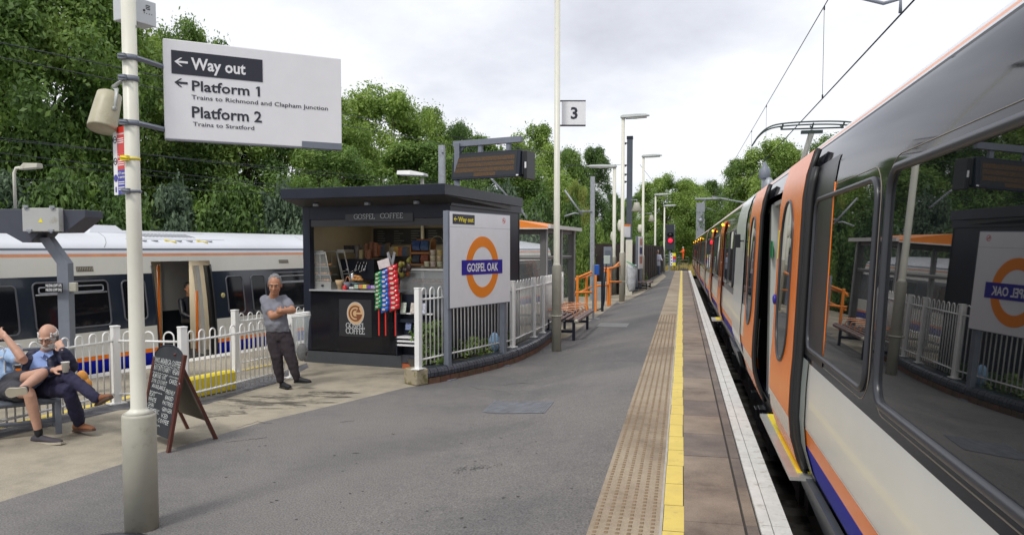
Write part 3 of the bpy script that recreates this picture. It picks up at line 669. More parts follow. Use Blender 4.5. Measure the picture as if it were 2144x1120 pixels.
# ---------------------------------------------------------------- left-hand train
PL_ = [(-.9, -.25), (-.35, -.12), (-.1, 0), (.25, 0), (.65, -.02), (1.0, -.05), (1.54, -.12), (1.88, -.18), (1.97, -.21), (2.06, -.36), (2.16, -.62), (2.25, -1.0), (2.30, -1.5)]
LS = Side((-8.55, 12.95, 0), LD, (LD.y, -LD.x, 0), PL_); LS.lo = -6.
le = LS.s(1157, 1.2)
ltrain = thing('passenger_train', 'white and dark blue train with a blue skirt at the far left platform', 'train', tuple(Lp(0, -1.6)+V((0, 0, -1.3))))
l0, l1 = LS.s(328, .9), LS.s(450, .9)
l0, l1 = min(l0, l1), max(l0, l1)
cols = [(0, -.9, -.12), (1, -.12, .20), (2, .20, .27), (3, .27, .65), (4, .65, 1.54), (3, 1.54, 1.83), (5, 1.83, 1.88), (6, 1.88, 1.93), (7, 1.93, 1.965), (6, 1.965, 2.30)]
m_navy = mat('dark_blue_bodywork', (.022, .03, .045), .14, var=.06, coat=.5); m_lcream = mat('cream_bodywork', (.70, .69, .62), .25, var=.03, coat=.3, dirt=(.52, .50, .42), dscale=1.5, dth=.6)
mb = MB(); S0, S1 = -9., le
for a, b in ((S0, l0), (l1, S1)):
    for k, z0, z1 in cols: LS.band(mb, a, b, z0, z1, 0, k)
for k, z0, z1 in cols:
    if z1 > 1.7: LS.band(mb, l0, l1, max(z0, 1.74), z1, 0, k)
    if z0 < -.1: LS.band(mb, l0, l1, z0, min(z1, 0.), -.10, k)
farx = -3.0
pr = [(LS.pt(0, z)-LS.p0) for z, o in PL_]
def fx(s_, o, z): q = LS.p0+LS.d*s_+LS.n*o; q.z = z; return q
rg = [(-1.5, 2.30), (-2.4, 2.22), (-2.8, 1.97), (-2.95, .6), (-2.8, -.9)]
for (o0, z0), (o1, z1) in zip(rg, rg[1:]): mb.add([fx(S0, o0, z0), fx(S1, o0, z0), fx(S1, o1, z1), fx(S0, o1, z1)], [(0, 1, 2, 3)], 6 if z0 > 1.9 else 4)
pf = [(o, z) for z, o in PL_]+rg[1:]
mb.poly([fx(S0, o, z) for o, z in pf], 4); mb.poly([fx(S1, o, z) for o, z in pf], 8)
mb.build('car_body', [m_trainpocket, m_blue, m_orange, m_lcream, m_navy, mat('faded_orange_stripe', (.75, .33, .17)), mat('left_roof_white', (.62, .64, .68), .35, var=.06, scale=.8, dirt=(.45, .46, .48), dscale=.7, dth=.6), mat('grey_gutter', (.13, .15, .18), .5), mat('yellow_cab_end', (.75, .62, .04), .4)], ltrain)
# interior seen through the open door
mb = MB(); il = mat('beige_lining', (.60, .54, .42), .5, var=.05)
a, b = l0-1.2, l1+1.2
def ibox(s0, s1, o0, o1, z0, z1, mi): mb.prism([fx(s0, o0, z0), fx(s1, o0, z0), fx(s1, o1, z0), fx(s0, o1, z0)], (0, 0, z1-z0), mi)
ibox(a, b, -2.75, -.05, -.05, 0, 1); ibox(a, b, -2.8, -2.75, 0, 1.9, 0); ibox(a, b, -2.7, -.3, 1.78, 1.8, 0)
ibox(l0-.5, l0-.45, -1.05, -.22, 0, 1.8, 0); ibox(l1+.35, l1+.40, -1.05, -.25, 0, 1.8, 0); ibox(l0+.2, l0+1.6, -2.74, -2.70, .75, 1.5, 2)
mb.build('car_interior', [il, m_dark, mat('bright_far_window', (.25, .28, .28), .3)], ltrain)
mb = MB(); ibox(l0-.1, l1+.1, -1.7, -1.2, 1.765, 1.78, 0); mb.build('ceiling_fill_strip', mat('train_fill_glow', (.8, .8, .75), .5, var=0, emit=(1, .93, .8), es=9.), ltrain)  # glowing strip added to brighten the interior behind the open door
def Lgrab(u, z0, z1, o, r=.02):
    mb = MB(); s_ = LS.s(u, 1.0); mb.tube([fx(s_, o, z0), fx(s_, o, z1)], r, 8); mb.build('grab_pole', m_orange, ltrain)
for u, o, z1 in ((368, -.75, 1.62), (380, -.6, 1.66), (428, -.24, 1.18)): Lgrab(u, .05, z1, o, .024)
mb = MB(); s_ = LS.s(337, 1.3); ibox(s_, s_+.02, -.6, -.5, 1.05, 1.3, 0); mb.build('notice', m_red, ltrain)
# the door leaf slid back, seen edge on
mb = MB(); s_ = l1-.04
for k, (sa, o0, o1) in enumerate(((s_-.20, -.34, -.20), (s_-.02, -.25, -.02))):
    zs = [0+.15*i for i in range(12)]
    mb.add([p for z in zs for p in (LS.pt(sa, z, o0+.22), LS.pt(sa+.08, z, o0+.22), LS.pt(sa+.08, z, o0+.05))], [f for i in range(len(zs)-1) for f in ((3*i, 3*i+1, 3*i+4, 3*i+3), (3*i+1, 3*i+2, 3*i+5, 3*i+4))], k)
mb.build('door_edge', [mat('pale_pillar', (.50, .50, .46), .4), m_rubber], ltrain)
for s_ in (l0, l1): mb = MB(); mb.tube([LS.pt(s_, .02+.15*i, .0) for i in range(12)], .018, 6); mb.build('door_seal', m_rubber, ltrain)
mb = MB(); ibox(l0-.2, l1+.2, .02, .10, -.06, -.02, 0); mb.build('door_step', mat('step_edge', (.45, .43, .38), .5), ltrain)
m_lglass = mat('dark_train_glass', (.008, .009, .012), .06, var=0, spec=.35)
def lwin(u0, u1, z0, z1, **k): a, b = sorted((LS.s(u0, 1.1), LS.s(u1, 1.1))); return win(LS, a, b, z0, z1, .07, ltrain, rad=.014, gm=m_lglass, fm=mat('grey_seal', (.10, .105, .12), .4), **k)
lwin(-150, 36, .72, 1.42)
lwin(72, 229, .74, 1.45, hop=1.27)
lwin(258, 306, .78, 1.43)
lwin(476, 510, .72, 1.43); lwin(528, 556, .72, 1.43)
lwin(573, 700, .74, 1.46, hop=1.25)
for k in range(4):
    a = LS.s(720, 1)+k*3.2
    if a+2 < le-1.4: win(LS, a, a+1.9, .74, 1.45, .07, ltrain, rad=.014, gm=m_lglass)
mb = MB(); s_ = LS.s(466, 1.1); mb.lathe(LS.pt(s_, 1.08, 0), [(.045, 0), (.045, .02), (.03, .025), (0, .025)], 14, axis=tuple(LS.n)); mb.build('door_button', mat('brass_button', (.55, .48, .2), .4), ltrain)
for ua, ub, z0, z1 in ((160, 196, 1.60, 1.68), (584, 604, 1.66, 1.73)):
    mb = MB(); a, b = LS.s(ua, z0), LS.s(ub, z0); LS.band(mb, a, b, z0, z1, .004, 0)
    for k in range(10): p = lerp(a, b, (k+.5)/10); mb.tube([LS.pt(p, z0+.01, .008), LS.pt(p, z1-.01, .008)], .006, 4, mi=1)
    mb.build('vent', [mat('vent_brown', (.12, .10, .07), .6), mat('vent_slat', (.35, .33, .27), .5)], ltrain)
# roof fittings
mb = MB(); a, b = LS.s(292, 2.2), LS.s(400, 2.2)
for k in range(14): p = lerp(a, b, (k+.15)/14); LS.band(mb, p, p+(b-a)/14*.62, 2.17, 2.235, .008, 0)
for z in (2.13, 2.255): LS.band(mb, a-.5, b+.6, z, z+.004, .008, 1)
for u in (298, 322, 372, 395, 436): p = LS.s(u, 2.1); mb.box(LS.pt(p, 2.10, .02), (.12, .03, .02), rz=.6, mi=0)
mb.build('roof_hatch', [mat('roof_slots', (.16, .17, .19), .6), m_grey], ltrain)
mb = MB()
for u in (345, 412): p = LS.pt(LS.s(u, 2.1), 2.11, .03); mb.tube([p, p+LS.d*.12+V((0, 0, -.02)), p+LS.d*.16+LS.n*.1+V((0, 0, -.04))], .02, 5)
mb.build('roof_clamp', m_yellow, ltrain)
p = LS.s(240, 2.2); mb = MB(); mb.loft([[fx(p+x*sc, -1.25+y*sc, z) for x, y in ((-.36, -.3), (.36, -.3), (.36, .3), (-.36, .3))] for sc, z in ((1, 2.24), (.65, 2.37))]); mb.build('roof_pod', MATS['left_roof_white'], ltrain)
for u in (215, 640):
    mb = MB(); p = LS.s(u, 2.0); mb.tube([LS.pt(p+.05*k, 1.98+.028*k, .003) for k in range(11)], .005, 5); mb.build('roof_seam', mat('seam_grey', (.3, .31, .33), .6), ltrain)
# wires over the left-hand tracks
wires = [((0, 85), (250, 138), (716, 244), -1.6), ((0, 118), (250, 167), None, -2.4), ((0, 318), (234, 345), None, -3.5), ((0, 286), (234, 313), None, -4.6), ((0, 334), (234, 357), None, -5.4), ((0, 370), (234, 384), None, -6.2), ((290, 320), (620, 352), None, -4.)]
for i, (A_, B_, C_, o) in enumerate(wires):
    p = Lp(0, o); a, b = onV(A_[0], A_[1], p, LD), onV(B_[0], B_[1], p, LD); d = (b-a).normalized(); mb = MB()
    a2 = a-d*6; b2 = b+d*(20 if i else 9); n = 10
    mb.tube([a2.lerp(b2, k/n)-V((0, 0, .04*math.sin(math.pi*k/n))) for k in range(n+1)], .009 if i < 2 else .007, 5)
    one(mb, 'overhead_wire', m_dark, ['uppermost thick wire over the left tracks', 'second wire just beneath the uppermost one over the left tracks', 'middle wire crossing the trees above the left train', 'thin wire crossing the trees level with the notice plate', 'wire crossing the trees behind the small lamp', 'lowest wire crossing the trees above the left train', 'wire crossing the trees beneath the direction sign'][i], 'overhead wire', 'wires over the left tracks')
for (u0, v0), (u1, v1), d0, d1, lb in (((940, 285), (1165, 322), 20, 30, 'wire between the display gantry and the tall white pole'), ((1112, 345), (1300, 345), 30, 38, 'wire behind the passenger display board'), ((1340, 345), (1380, 395), 42, 60, 'short sloping wire right of the tall grey mast')):
    mb = MB(); mb.tube([D(u0, v0, d0), D((u0+u1)/2, (v0+v1)/2+1, (d0+d1)/2), D(u1, v1, d1)], .010, 5); one(mb, 'overhead_wire', m_dark, lb, 'overhead wire', 'wires over the left tracks')
# ------------------------------------------------------------------ lamp posts
def lamp_post(name, label, base, h, r0, r1, step, head_dir, group='white platform lamp posts', hl=.62, basem=None, collar=True, head=True, sq=False, hw=.26):
    x, y = base.x, base.y; t_ = thing(name, label, 'lamp post', (x, y, 0), group=group)
    mb = MB(); mb.lathe((x, y, 0), [(r0, 0), (r0, step), (r0*1.0, step+.001)], 24); mb.build('base', basem or m_postbase, t_)
    mb = MB(); mb.lathe((x, y, step), [(r0, 0), (r1*1.05, .05), (r1, .08), (r1*.86, h-step)], 20); mb.build('pole', m_cream, t_)
    if collar:
        mb = MB(); mb.tube([(x+(r0+.012)*math.cos(a), y+(r0+.012)*math.sin(a), step*.42) for a in [2*math.pi*k/20 for k in range(20)]], .016, 6, closed=True); mb.box((x-r0-.03, y-.02, step*.42), (.05, .04, .05)); mb.build('collar', m_postbase, t_)
    if head:
        d = V((math.cos(R(head_dir)), math.sin(R(head_dir)), 0)); n = V((-d.y, d.x, 0))
        mb = MB(); rings = []
        for a, w_, z0, z1 in ((-.10, .35, -.02, .05), (0, .5, -.02, .085), (hl*.5, .5, .0, .11), (hl*.85, .46, .015, .10), (hl, .36, .03, .06)):
            c = V((x, y, h))+d*a; w2 = w_*hw
            rings.append([c-n*w2+V((0, 0, z0)), c+n*w2+V((0, 0, z0)), c+n*w2*.8+V((0, 0, z1)), c-n*w2*.8+V((0, 0, z1))])
        mb.loft(rings); H_ = mb.build('lamp_head', mat('lamp_head_grey', (.42, .45, .44), .5, var=.1), t_, bevel=.01)
        mb = MB(); rings = []
        for a, w_, z0 in ((.08, .4, -.022), (hl*.5, .42, -.02), (hl*.9, .32, .0)):
            c = V((x, y, h))+d*a; w2 = w_*hw; rings.append([c-n*w2+V((0, 0, z0-.03)), c+n*w2+V((0, 0, z0-.03)), c+n*w2+V((0, 0, z0+.01)), c-n*w2+V((0, 0, z0+.01))])
        mb.loft(rings); mb.build('diffuser', mat('lamp_diffuser', (.35, .36, .34), .2), H_)
    return t_
HD = 12
P3 = G(1165, 735)
lamp_post('lamp_post', 'thick white lamp post carrying the platform number sign beside the slatted bench', P3, 6.78, .092, .060, 1.62, 165, hl=.9)
far_lamps = [(1302, 632, 250, 1.6, 0, 'tallest of the distant white lamp posts, beside the dark fence end', 1.0), (1345, 600, 330, 1.4, 0, 'white lamp post rising behind the far information board', 1.0), (1371, 578, 409, 1.2, 0, 'white lamp post next to the man in the pale coat', 1.0), (1390, 571, 432, 1.1, 0, 'farthest white lamp post, just left of the red signal', 1.0)]
for u, v, vt, st, hd, lb, k in far_lamps:
    b = G(u, v); d = dep(b); h = D(u, vt, d).z
    lamp_post('lamp_post', lb, b, h, .105, .07, st+.2, hd, collar=True, hl=.95)
b = G(1285, 616); h = D(1285, 351, dep(b)).z
lamp_post('lamp_post', 'white lamp post with its head pointing left beside the orange ramp rails', b, h, .12, .08, 1.6, 180, hl=1.2)
# cameras and loudspeakers on the far posts
def speaker(u, v, base, label, dx=.12, s=.16):
    d = dep(base); c = D(u, v, d); t_ = thing('loudspeaker', label, 'loudspeaker', tuple(c), group='loudspeakers on the posts')
    mb = MB(); mb.lathe(c+V((dx, -.05, 0)), [(s*.5, .1), (s*.55, .02), (s, -.22), (s*.9, -.23)], 14); mb.build('horn', m_postbase, t_)
    mb = MB(); mb.tube([c+V((-.02, 0, .2)), c+V((dx, 0, .2)), c+V((dx, -.05, .05))], .018, 6); mb.build('bracket', m_galv, t_)
speaker(1322, 430, G(1302, 632), 'grey loudspeaker hanging from the tallest distant lamp post', .2, .2)
speaker(1352, 455, G(1345, 600), 'small grey loudspeaker on the lamp post behind the far information board', .3, .18)
def domecam(u, v, base, label):
    d = dep(base); c = D(u, v, d); mb = MB(); mb.lathe(c, [(.0, -.20), (.07, -.19), (.12, -.10), (.13, .08), (.10, .2), (.08, .24)], 14); one(mb, 'camera_housing', m_cream, label, 'camera', 'cameras on the far lamp posts')
domecam(1300, 474, G(1302, 632), 'cream camera housing bulging round the tallest distant lamp post')
domecam(1284, 497, G(1285, 616), 'cream camera housing on the lamp post by the orange ramp rails')
domecam(1340, 480, G(1345, 600), 'cream camera housing on the lamp post behind the far information board')
# near signpost
NB = G(297, 1105); nd = dep(NB)
sp = thing('signpost', 'thick cream signpost with a wider grey base in the left foreground', 'signpost', (NB.x, NB.y, 0))
mb = MB(); pts_ = [(NB.x, NB.y)]
hb = D(291, 862, nd).z
mb.lathe((NB.x, NB.y, 0), [(.112, -.01), (.112, hb-.02), (.105, hb)], 28); mb.build('base', m_postbase, sp)
mb = MB(); mb.lathe((NB.x, NB.y, hb), [(.105, 0), (.062, .025), (.053, .04), (.049, 1.2), (.047, 3.0)], 24); mb.build('pole', m_cream, sp)
def poleband(v, h=.025, m=None, name='clamp', rr=.056):
    z = D(275, v, nd).z; mb = MB(); mb.lathe((NB.x, NB.y, z-h), [(rr, 0), (rr, 2*h)], 20); mb.box((NB.x-.01, NB.y-.062, z), (.05, .03, .035)); mb.tube([(NB.x-.03, NB.y-.08, z+.006), (NB.x+.03, NB.y-.08, z-.004)], .006, 6); return mb.build(name, m or m_grey, sp)
for v in (135, 177, 266, 404): poleband(v, .018 if v != 404 else .009)
poleband(338, .008, m_yellow, 'tape', .0525)
# direction sign
def upr(fr, *a): return fr
SA, SB = D(341, 80, nd+.02), D(714, 124, 0)
# the board hangs level: find the direction in plan from its right edge height
zt = D(341, 80, nd).z
best = None
for k in range(200):
    dd_ = nd-1.5+k*.02
    q = D(714, 124, dd_)
    if best is None or abs(q.z-zt) < best[0]: best = (abs(q.z-zt), q)
SA = D(341, 80, nd); SBp = best[1]
sx_ = (SBp-SA); sx_.z = 0; L_ = sx_.length; f = Fr(SA, sx_, (0, 0, 1))
hl_ = SA.z-D(341, 289, nd).z; 
sg = thing('direction_sign', 'big white hanging direction sign reading Way out, Platform 1 and Platform 2', 'sign', tuple(SA+f.x*L_/2-V((0, 0, hl_))))
mb = MB(); mb.fbox(f, 0, L_, -hl_, 0, -.05, 0); mb.build('sign_box', m_signwhite, sg, bevel=.006)
mb = MB(); mb.fbox(f, .004, L_-.004, -hl_-.008, -hl_, -.048, -.002); a, b = f.uv(632, 292); mb.fbox(f, a, L_-.004, -hl_-.004, -hl_+.045, 0, .006); mb.build('bottom_trim', m_grey, sg)
def px(fr, u, v): return fr.uv(u, v)
mb = MB(); a0, b0 = px(f, 358, 105); a1, b1 = px(f, 550, 168); c0 = px(f, 358, 154); bb0, bb1 = c0[1], b0
mb.fbox(f, a0, a1, bb0, bb1, 0, .003); mb.build('black_panel', m_signink, sg)
def arrow(mb, fr, cx_, cy_, s, c, th=.16):
    th = max(th, .21)
    for pts in ([(-1, .0), (-.1, .85), (.2, .85), (-.45, th), (1, th), (1, -th), (-.45, -th), (.2, -.85), (-.1, -.85)],): mb.poly([fr.p(cx_+x*s, cy_+y*s*.8, c) for x, y in pts])
hh = bb1-bb0
mb = MB(); mb.text(f, 'Way out', px(f, 400, 145)[0], bb0+hh*.26, hh*.52, px(f, 514, 145)[0]-px(f, 400, 145)[0], off=.025, c=.005); arrow(mb, f, px(f, 379, 127)[0], bb0+hh*.52, px(f, 393, 127)[0]-px(f, 379, 127)[0], .005, .14); mb.build('white_lettering', m_signwhite, sg)
mb = MB()
arrow(mb, f, px(f, 379, 174)[0], px(f, 379, 174)[1], px(f, 393, 174)[0]-px(f, 379, 174)[0], .003, .14); mb.build('black_arrow', m_signink, sg)
for s_, u0, u1, v0, vt_, of in (('Platform 1', 402, 544, 190, 168, .018), ('Trains to Richmond and Clapham Junction', 401, 686, 208, 198.5, 0), ('Platform 2', 402, 548, 246, 222, .018), ('Trains to Stratford', 404, 532, 264, 255, 0)):
    mb = MB(); a, b = px(f, u0, v0); a2, _ = px(f, u1, v0); _, b2 = px(f, u0, vt_); mb.text(f, s_, a, b, b2-b, a2-a, off=max(of, .006), c=.003)
    if s_ == 'Platform 1': hb1 = b2-b; mb.poly([f.p(a2-hb1*.19, b+hb1*.98, .0034), f.p(a2-hb1*.40, b+hb1*.80, .0034), f.p(a2-hb1*.34, b+hb1*.70, .0034), f.p(a2-hb1*.12, b+hb1*.86, .0034)])
    mb.build('black_lettering', m_signink, sg)
for v in (135, 266):
    z = D(275, v, nd).z; e = f.p(.0, z-SA.z+.0, -.025); mb = MB(); mb.tube([(NB.x+.05, NB.y, z), tuple(V((e.x, e.y, z-.01)))], .018, 4); mb.build('bracket', m_grey, sg)
# notice plate
z0, z1 = D(250, 268, nd).z, D(250, 408, nd).z
pa, pb_ = D(236, 280, nd+.02), D(264, 264, nd-.10)
pa, pb_ = V((pa.x, pa.y, z1)), V((pb_.x, pb_.y, z1)); f = Fr(pa, pb_-pa, (0, 0, 1)); L_ = (pb_-pa).length; hh = z0-z1
npl = thing('notice_plate', 'narrow red, blue and white notice plate strapped to the near signpost', 'notice', tuple(pa+f.x*L_/2))
mb = MB(); mb.fbox(f, 0, L_, 0, hh, -.006, 0); mb.build('plate', m_signwhite, npl)
mb = MB(); mb.fbox(f, L_*.32, L_, hh*.61, hh, 0, .002, 0); mb.fbox(f, L_*.32, L_, hh*.37, hh*.605, 0, .002, 0); mb.fbox(f, L_*.32, L_, 0, hh*.365, 0, .002, 1); mb.build('colour_panels', [m_red, m_signblue], npl)
mb = MB()
for i, (s_, y) in enumerate((('No smoking', .91), ('No alcohol', .70-.16), ('CCTV cameras', .31), ('in operation', .26))): mb.text(f, s_, L_*.36, hh*[.88, .545, .30, .245][i], hh*.035, L_*.55, off=.02, c=.004)
for y in (.82, .79, .76, .49, .46, .43, .18, .15, .10, .07): mb.fbox(f, L_*.36, L_*.8, hh*y, hh*y+.006, .002, .003)
mb.build('white_lettering', m_signwhite, npl)
mb = MB()
for y in (.82, .50): mb.ring(f, (L_*.16, hh*y), L_*.10, L_*.13, 0, .003, 20)
for y in (.82, .50): mb.fbox(f, L_*.10, L_*.22, hh*y-.004, hh*y+.004, 0, .003)
mb.build('prohibition_symbols', m_signink, npl)
mb = MB(); mb.disc(f, (L_*.16, hh*.25), L_*.13, 0, .003); mb.fbox(f, L_*.12, L_*.2, hh*.04, hh*.12, 0, .003); mb.build('camera_symbol', m_signblue, npl)
# loudspeaker drum
c = D(222, 228, nd); ls_ = thing('loudspeaker', 'cream drum loudspeaker tilted down beside the near signpost', 'loudspeaker', tuple(c-V((0, 0, .12))))
ax = (D(232, 192, nd+.03)-D(213, 276, nd-.05)).normalized(); top_ = D(230, 196, nd+.02); L_ = (top_-D(211, 272, nd-.05)).length
m_spk = mat('aged_cream_plastic', (.45, .42, .30), .45, var=.07, scale=8, dirt=(.33, .30, .2), dscale=6)
mb = MB(); mb.lathe(top_-ax*L_, [(.0, .01), (.088, .012), (.094, 0), (.096, .02), (.086, L_*.7), (.08, L_-.01), (.065, L_), (0, L_)], 26, axis=tuple(ax)); mb.build('drum', m_spk, ls_)
mb = MB(); s_ = ax.cross(V((0, 1, 0))).normalized(); hub = top_-ax*L_*.45
mb.tube([hub-s_*.092+V((0, -.03, 0)), top_-s_*.075+ax*.02+V((0, -.03, 0)), top_-s_*.02+ax*.055, V((NB.x-.05, NB.y, D(262, 177, nd).z))], [.012, .016, .018, .014], 8, flat=.6); mb.tube([hub-s_*.1+V((0, -.03, 0)), hub-s_*.085+V((0, -.03, 0))], .016, 8); mb.build('bracket', mat('pale_bracket', (.45, .47, .46), .4), ls_)
# box at the top of the post
c = D(295, 22, nd-.06); bx = thing('camera_box', 'white metal equipment box fixed at the top of the near signpost', 'equipment box', tuple(c-V((0, 0, .07))))
d0 = (D(334, 47, nd+.10)-D(262, 36, nd-.14)); d0.z = 0; f = Fr(D(266, 40, nd-.10), d0, (0, 0, 1)); L_ = d0.length; hb_ = .17
mb = MB(); mb.fbox(f, -.012, L_*.86, 0, hb_, -.13, 0); mb.build('case', mat('white_case', (.55, .58, .60), .4, var=.04), bx, bevel=.006)
mb = MB(); mb.disc(f, (.025, hb_*.62), .014, 0, .006); mb.disc(f, (.135, hb_*.55), .008, 0, .004)
for k in range(3): mb.fbox(f, L_*.55, L_*.67, hb_*.62+k*.012, hb_*.62+k*.012+.005, 0, .003)
for k in range(4): mb.disc(f, (L_*.5+k*.02, hb_*.45), .003, 0, .003, 8)
mb.build('lens', m_black, bx)
mb = MB(); mb.tube([f.p(.07, 0, -.06), f.p(.07, -.05, -.06), V((NB.x+.04, NB.y, f.o.z-.08))], .016, 8); mb.tube([f.p(.11, .01, -.06), f.p(.09, -.05, -.06)], .014, 8); mb.build('conduit', m_galv, bx)
# ------------------------------------------------------------------ cranked mast with cabinet
MP = onV(124, 700, Lp(0, 1.2), LD); md = dep(MP)
cm = thing('equipment_mast', 'grey cranked steel mast holding a dark tray and a pale cabinet by the left train', 'mast', (MP.x, MP.y, 0))
mb = MB(); k1, k0 = D(133, 548, md), D(97, 492, md); wq = .135
f = Fr((MP.x, MP.y, 0), rt, (0, 0, 1)); n_ = f.n
a1, b1 = f.uv(136, 548); a0, b0 = f.uv(97, 497); ab, _ = f.uv(135, 700); 
w_ = (f.uv(148, 600)[0]-f.uv(124, 600)[0])
def bar(pts, w_, d_):
    rings = []
    for (x, y) in pts: rings.append([f.p(x-w_/2, y, -d_/2), f.p(x+w_/2, y, -d_/2), f.p(x+w_/2, y, d_/2), f.p(x-w_/2, y, d_/2)])
    mb.loft(rings)
bar([(a1, 0), (a1, b1-.02), (a0, b0+.0)], w_*1.0, w_*.9); mb.build('cranked_post', m_grey, cm, bevel=.006)
mb = MB(); T = lambda u, v: f.uv(u, v)
tr = [T(-260, 436), T(195, 441), T(195, 456), T(155, 487), T(100, 488), T(82, 508), T(66, 508), T(30, 488), T(-260, 487)]
mb.prism([f.p(x, y, -.25) for x, y in tr], f.n*.44); mb.build('cable_tray', mat('dark_tray', (.055, .06, .085), .5, var=.12), cm, bevel=.006)
mb = MB(); (x0, y0), (x1, y1) = T(77, 486), T(150, 438); mb.fbox(f, x0, x1, y0, y1, .19, .30)
mb.build('cabinet', mat('pale_cabinet', (.42, .43, .42), .45, var=.05, dirt=(.25, .22, .15), dscale=5, dth=.58), cm, bevel=.008)
for u, v in ((84, 435), (138, 436), (92, 484), (136, 484)):
    mb = MB(); x, y = T(u, v); mb.fbox(f, x-.03, x+.03, y-.015, y+.015, .30, .325); mb.fbox(f, x-.012, x+.012, y-.03, y, .30, .32); mb.build('latch', m_galv, cm)
mb = MB(); x, y = T(114, 464); mb.poly([f.p(x-.03, y-.022, .303), f.p(x+.03, y-.022, .303), f.p(x, y+.035, .303)]); mb.build('warning_label', m_inkyellow, cm)
mb = MB(); (x0, y0), (x1, y1) = T(108, 611), T(143, 592); mb.fbox(f, x0, x1, y0, y1, .13, .14, 0); mb.text(f, 'NL/D06 (OFF UP)', x0+.01, (y0+y1)/2+.015, .035, (x1-x0)-.02, off=.02, c=.142, mi=1); mb.text(f, 'NL/D03 (OFF DN)', x0+.01, y0+.02, .035, (x1-x0)-.02, off=.02, c=.142, mi=1); mb.build('number_plate', [m_black, m_signwhite], cm)
mb = MB(); (x0, y0), (x1, y1) = T(149, 610), T(164, 591); mb.fbox(f, x0, x1, y0, y1, 0, .06); mb.build('junction_box', m_postbase, cm, bevel=.01)
# small lamp standing above the tray
q = f.p(*T(22, 436), -.1); h = D(22, 350, md).z
sl = thing('lamp', 'small white lamp on a thin arm standing above the dark cable tray', 'lamp', tuple(q))
mb = MB(); e = D(84, 355, md); mb.tube([q, V((q.x, q.y, h-.08)), V((q.x+.03, q.y, h-.02)), q.lerp(e, .4)+V((0, 0, h-lerp(q.z, e.z, .4)-.0))], .02, 8); mb.build('pole', m_cream, sl)
mb = MB(); a = D(42, 356, md); b = D(84, 352, md); mb.loft([[p+V((0, y, z)) for y, z in ((-w2, 0), (w2, 0), (w2*.7, h2), (-w2*.7, h2))] for p, w2, h2 in ((a, .03, .03), (a.lerp(b, .3), .07, .08), (b, .06, .06))]); mb.build('lamp_head', m_postbase, sl, bevel=.008)
# ------------------------------------------------------------------ hoop-top fences
FP = []
def fence(name, label, pts, z0s, h=.80, hoop=.12, post_h=.97, sp_=.098, pr=.045, group='white hoop topped railings', posts=None, low=.13, bar_=.0105, skip=()):
    t_ = thing(name, label, 'fence', (pts[0].x, pts[0].y, z0s[0] if isinstance(z0s, list) else z0s), group=group)
    zs = z0s if isinstance(z0s, list) else [z0s]*len(pts)
    for i, p in enumerate(pts):
        if i in skip: continue
        d = (pts[min(i+1, len(pts)-1)]-pts[max(i-1, 0)]); rz = math.atan2(d.y, d.x); z = zs[i]
        mb = MB(); mb.box((p.x, p.y, z+post_h/2), (pr*2, pr*2, post_h), rz); mb.box((p.x, p.y, z+post_h+.012), (pr*2.2, pr*2.2, .022), rz)
        P_ = mb.build('post', m_white, t_, bevel=.006)
        mb = MB(); mb.box((p.x, p.y, z+.008), (pr*4.4, pr*3.4, .014), rz); mb.build('foot_plate', m_white, P_)
    for i in range(len(pts)-1):
        a, b = pts[i], pts[i+1]; za, zb = zs[i], zs[i+1]; L = (b-a).length; d = (b-a)/L; mb = MB()
        if (i, 'x') in skip: continue
        P = lambda s, z: a+d*s+V((0, 0, lerp(za, zb, s/L)+z))
        for z in (h, low): mb.tube([P(pr, z), P(L-pr, z)], .015, 6)
        n = max(1, int((L-2*pr-.04)/(sp_*2))); g = (L-2*pr)/n
        for k in range(n):
            s0, s1 = pr+g*(k+.25), pr+g*(k+.75); r = (s1-s0)/2
            arc = [P((s0+s1)/2-r*math.cos(math.pi*j/8), h+hoop-r+r*math.sin(math.pi*j/8)) for j in range(9)]
            mb.tube([P(s0, low-.09)]+arc+[P(s1, low-.09)], bar_, 6)
        mb.build('railing_panel', m_white, t_)
    return t_
z_ = G(-60, 922); A_ = G(245, 845); B_ = G(385, 849); C_ = G(612, 790); D_ = G(494, 778); E_ = G(652, 745)
fence('railing', 'white hoop topped railing behind the seated men and past the leaning man', [z_, A_, B_, C_], 0)
fence('railing', 'short white hoop topped railing farther back behind the leaning man', [D_, E_], 0)
# brick planter kerb and its railing
kerb = [G(875, 808), G(943, 796), G(1058, 767), G(1118, 742), G(1150, 720), G(1172, 700)]
kb = thing('planter_kerb', 'low curved planter kerb of dark bull-nosed bricks over red brick', 'kerb', (kerb[0].x, kerb[0].y, 0))
ck = bez(kerb, 8); ln = [0]
for a, b in zip(ck, ck[1:]): ln.append(ln[-1]+(b-a).length)
def along(s):
    for i in range(len(ck)-1):
        if s <= ln[i+1]: t = (s-ln[i])/(ln[i+1]-ln[i]); return ck[i].lerp(ck[i+1], t), (ck[i+1]-ck[i]).normalized()
    return ck[-1], (ck[-1]-ck[-2]).normalized()
mb = MB(); s_ = .20; rs = random.Random(8)
while s_ < ln[-1]-.05:
    p, d = along(s_); n = V((d.y, -d.x, 0)); w_ = .066
    pr_ = [(-.005, .10), (.0, .16), (-.02, .20), (-.055, .225), (-.22, .228), (-.22, .10)]; j = rs.uniform(-.003, .003)
    mb.prism([p-d*w_*.5+n*(o+j)+V((0, 0, z+j)) for o, z in pr_], d*w_); s_ += .075
mb.build('coping_bricks', mat('blue_engineering_brick', (.045, .05, .065), .32, var=.4, scale=7), kb, bevel=.003)
mb = MB(); s_ = .1
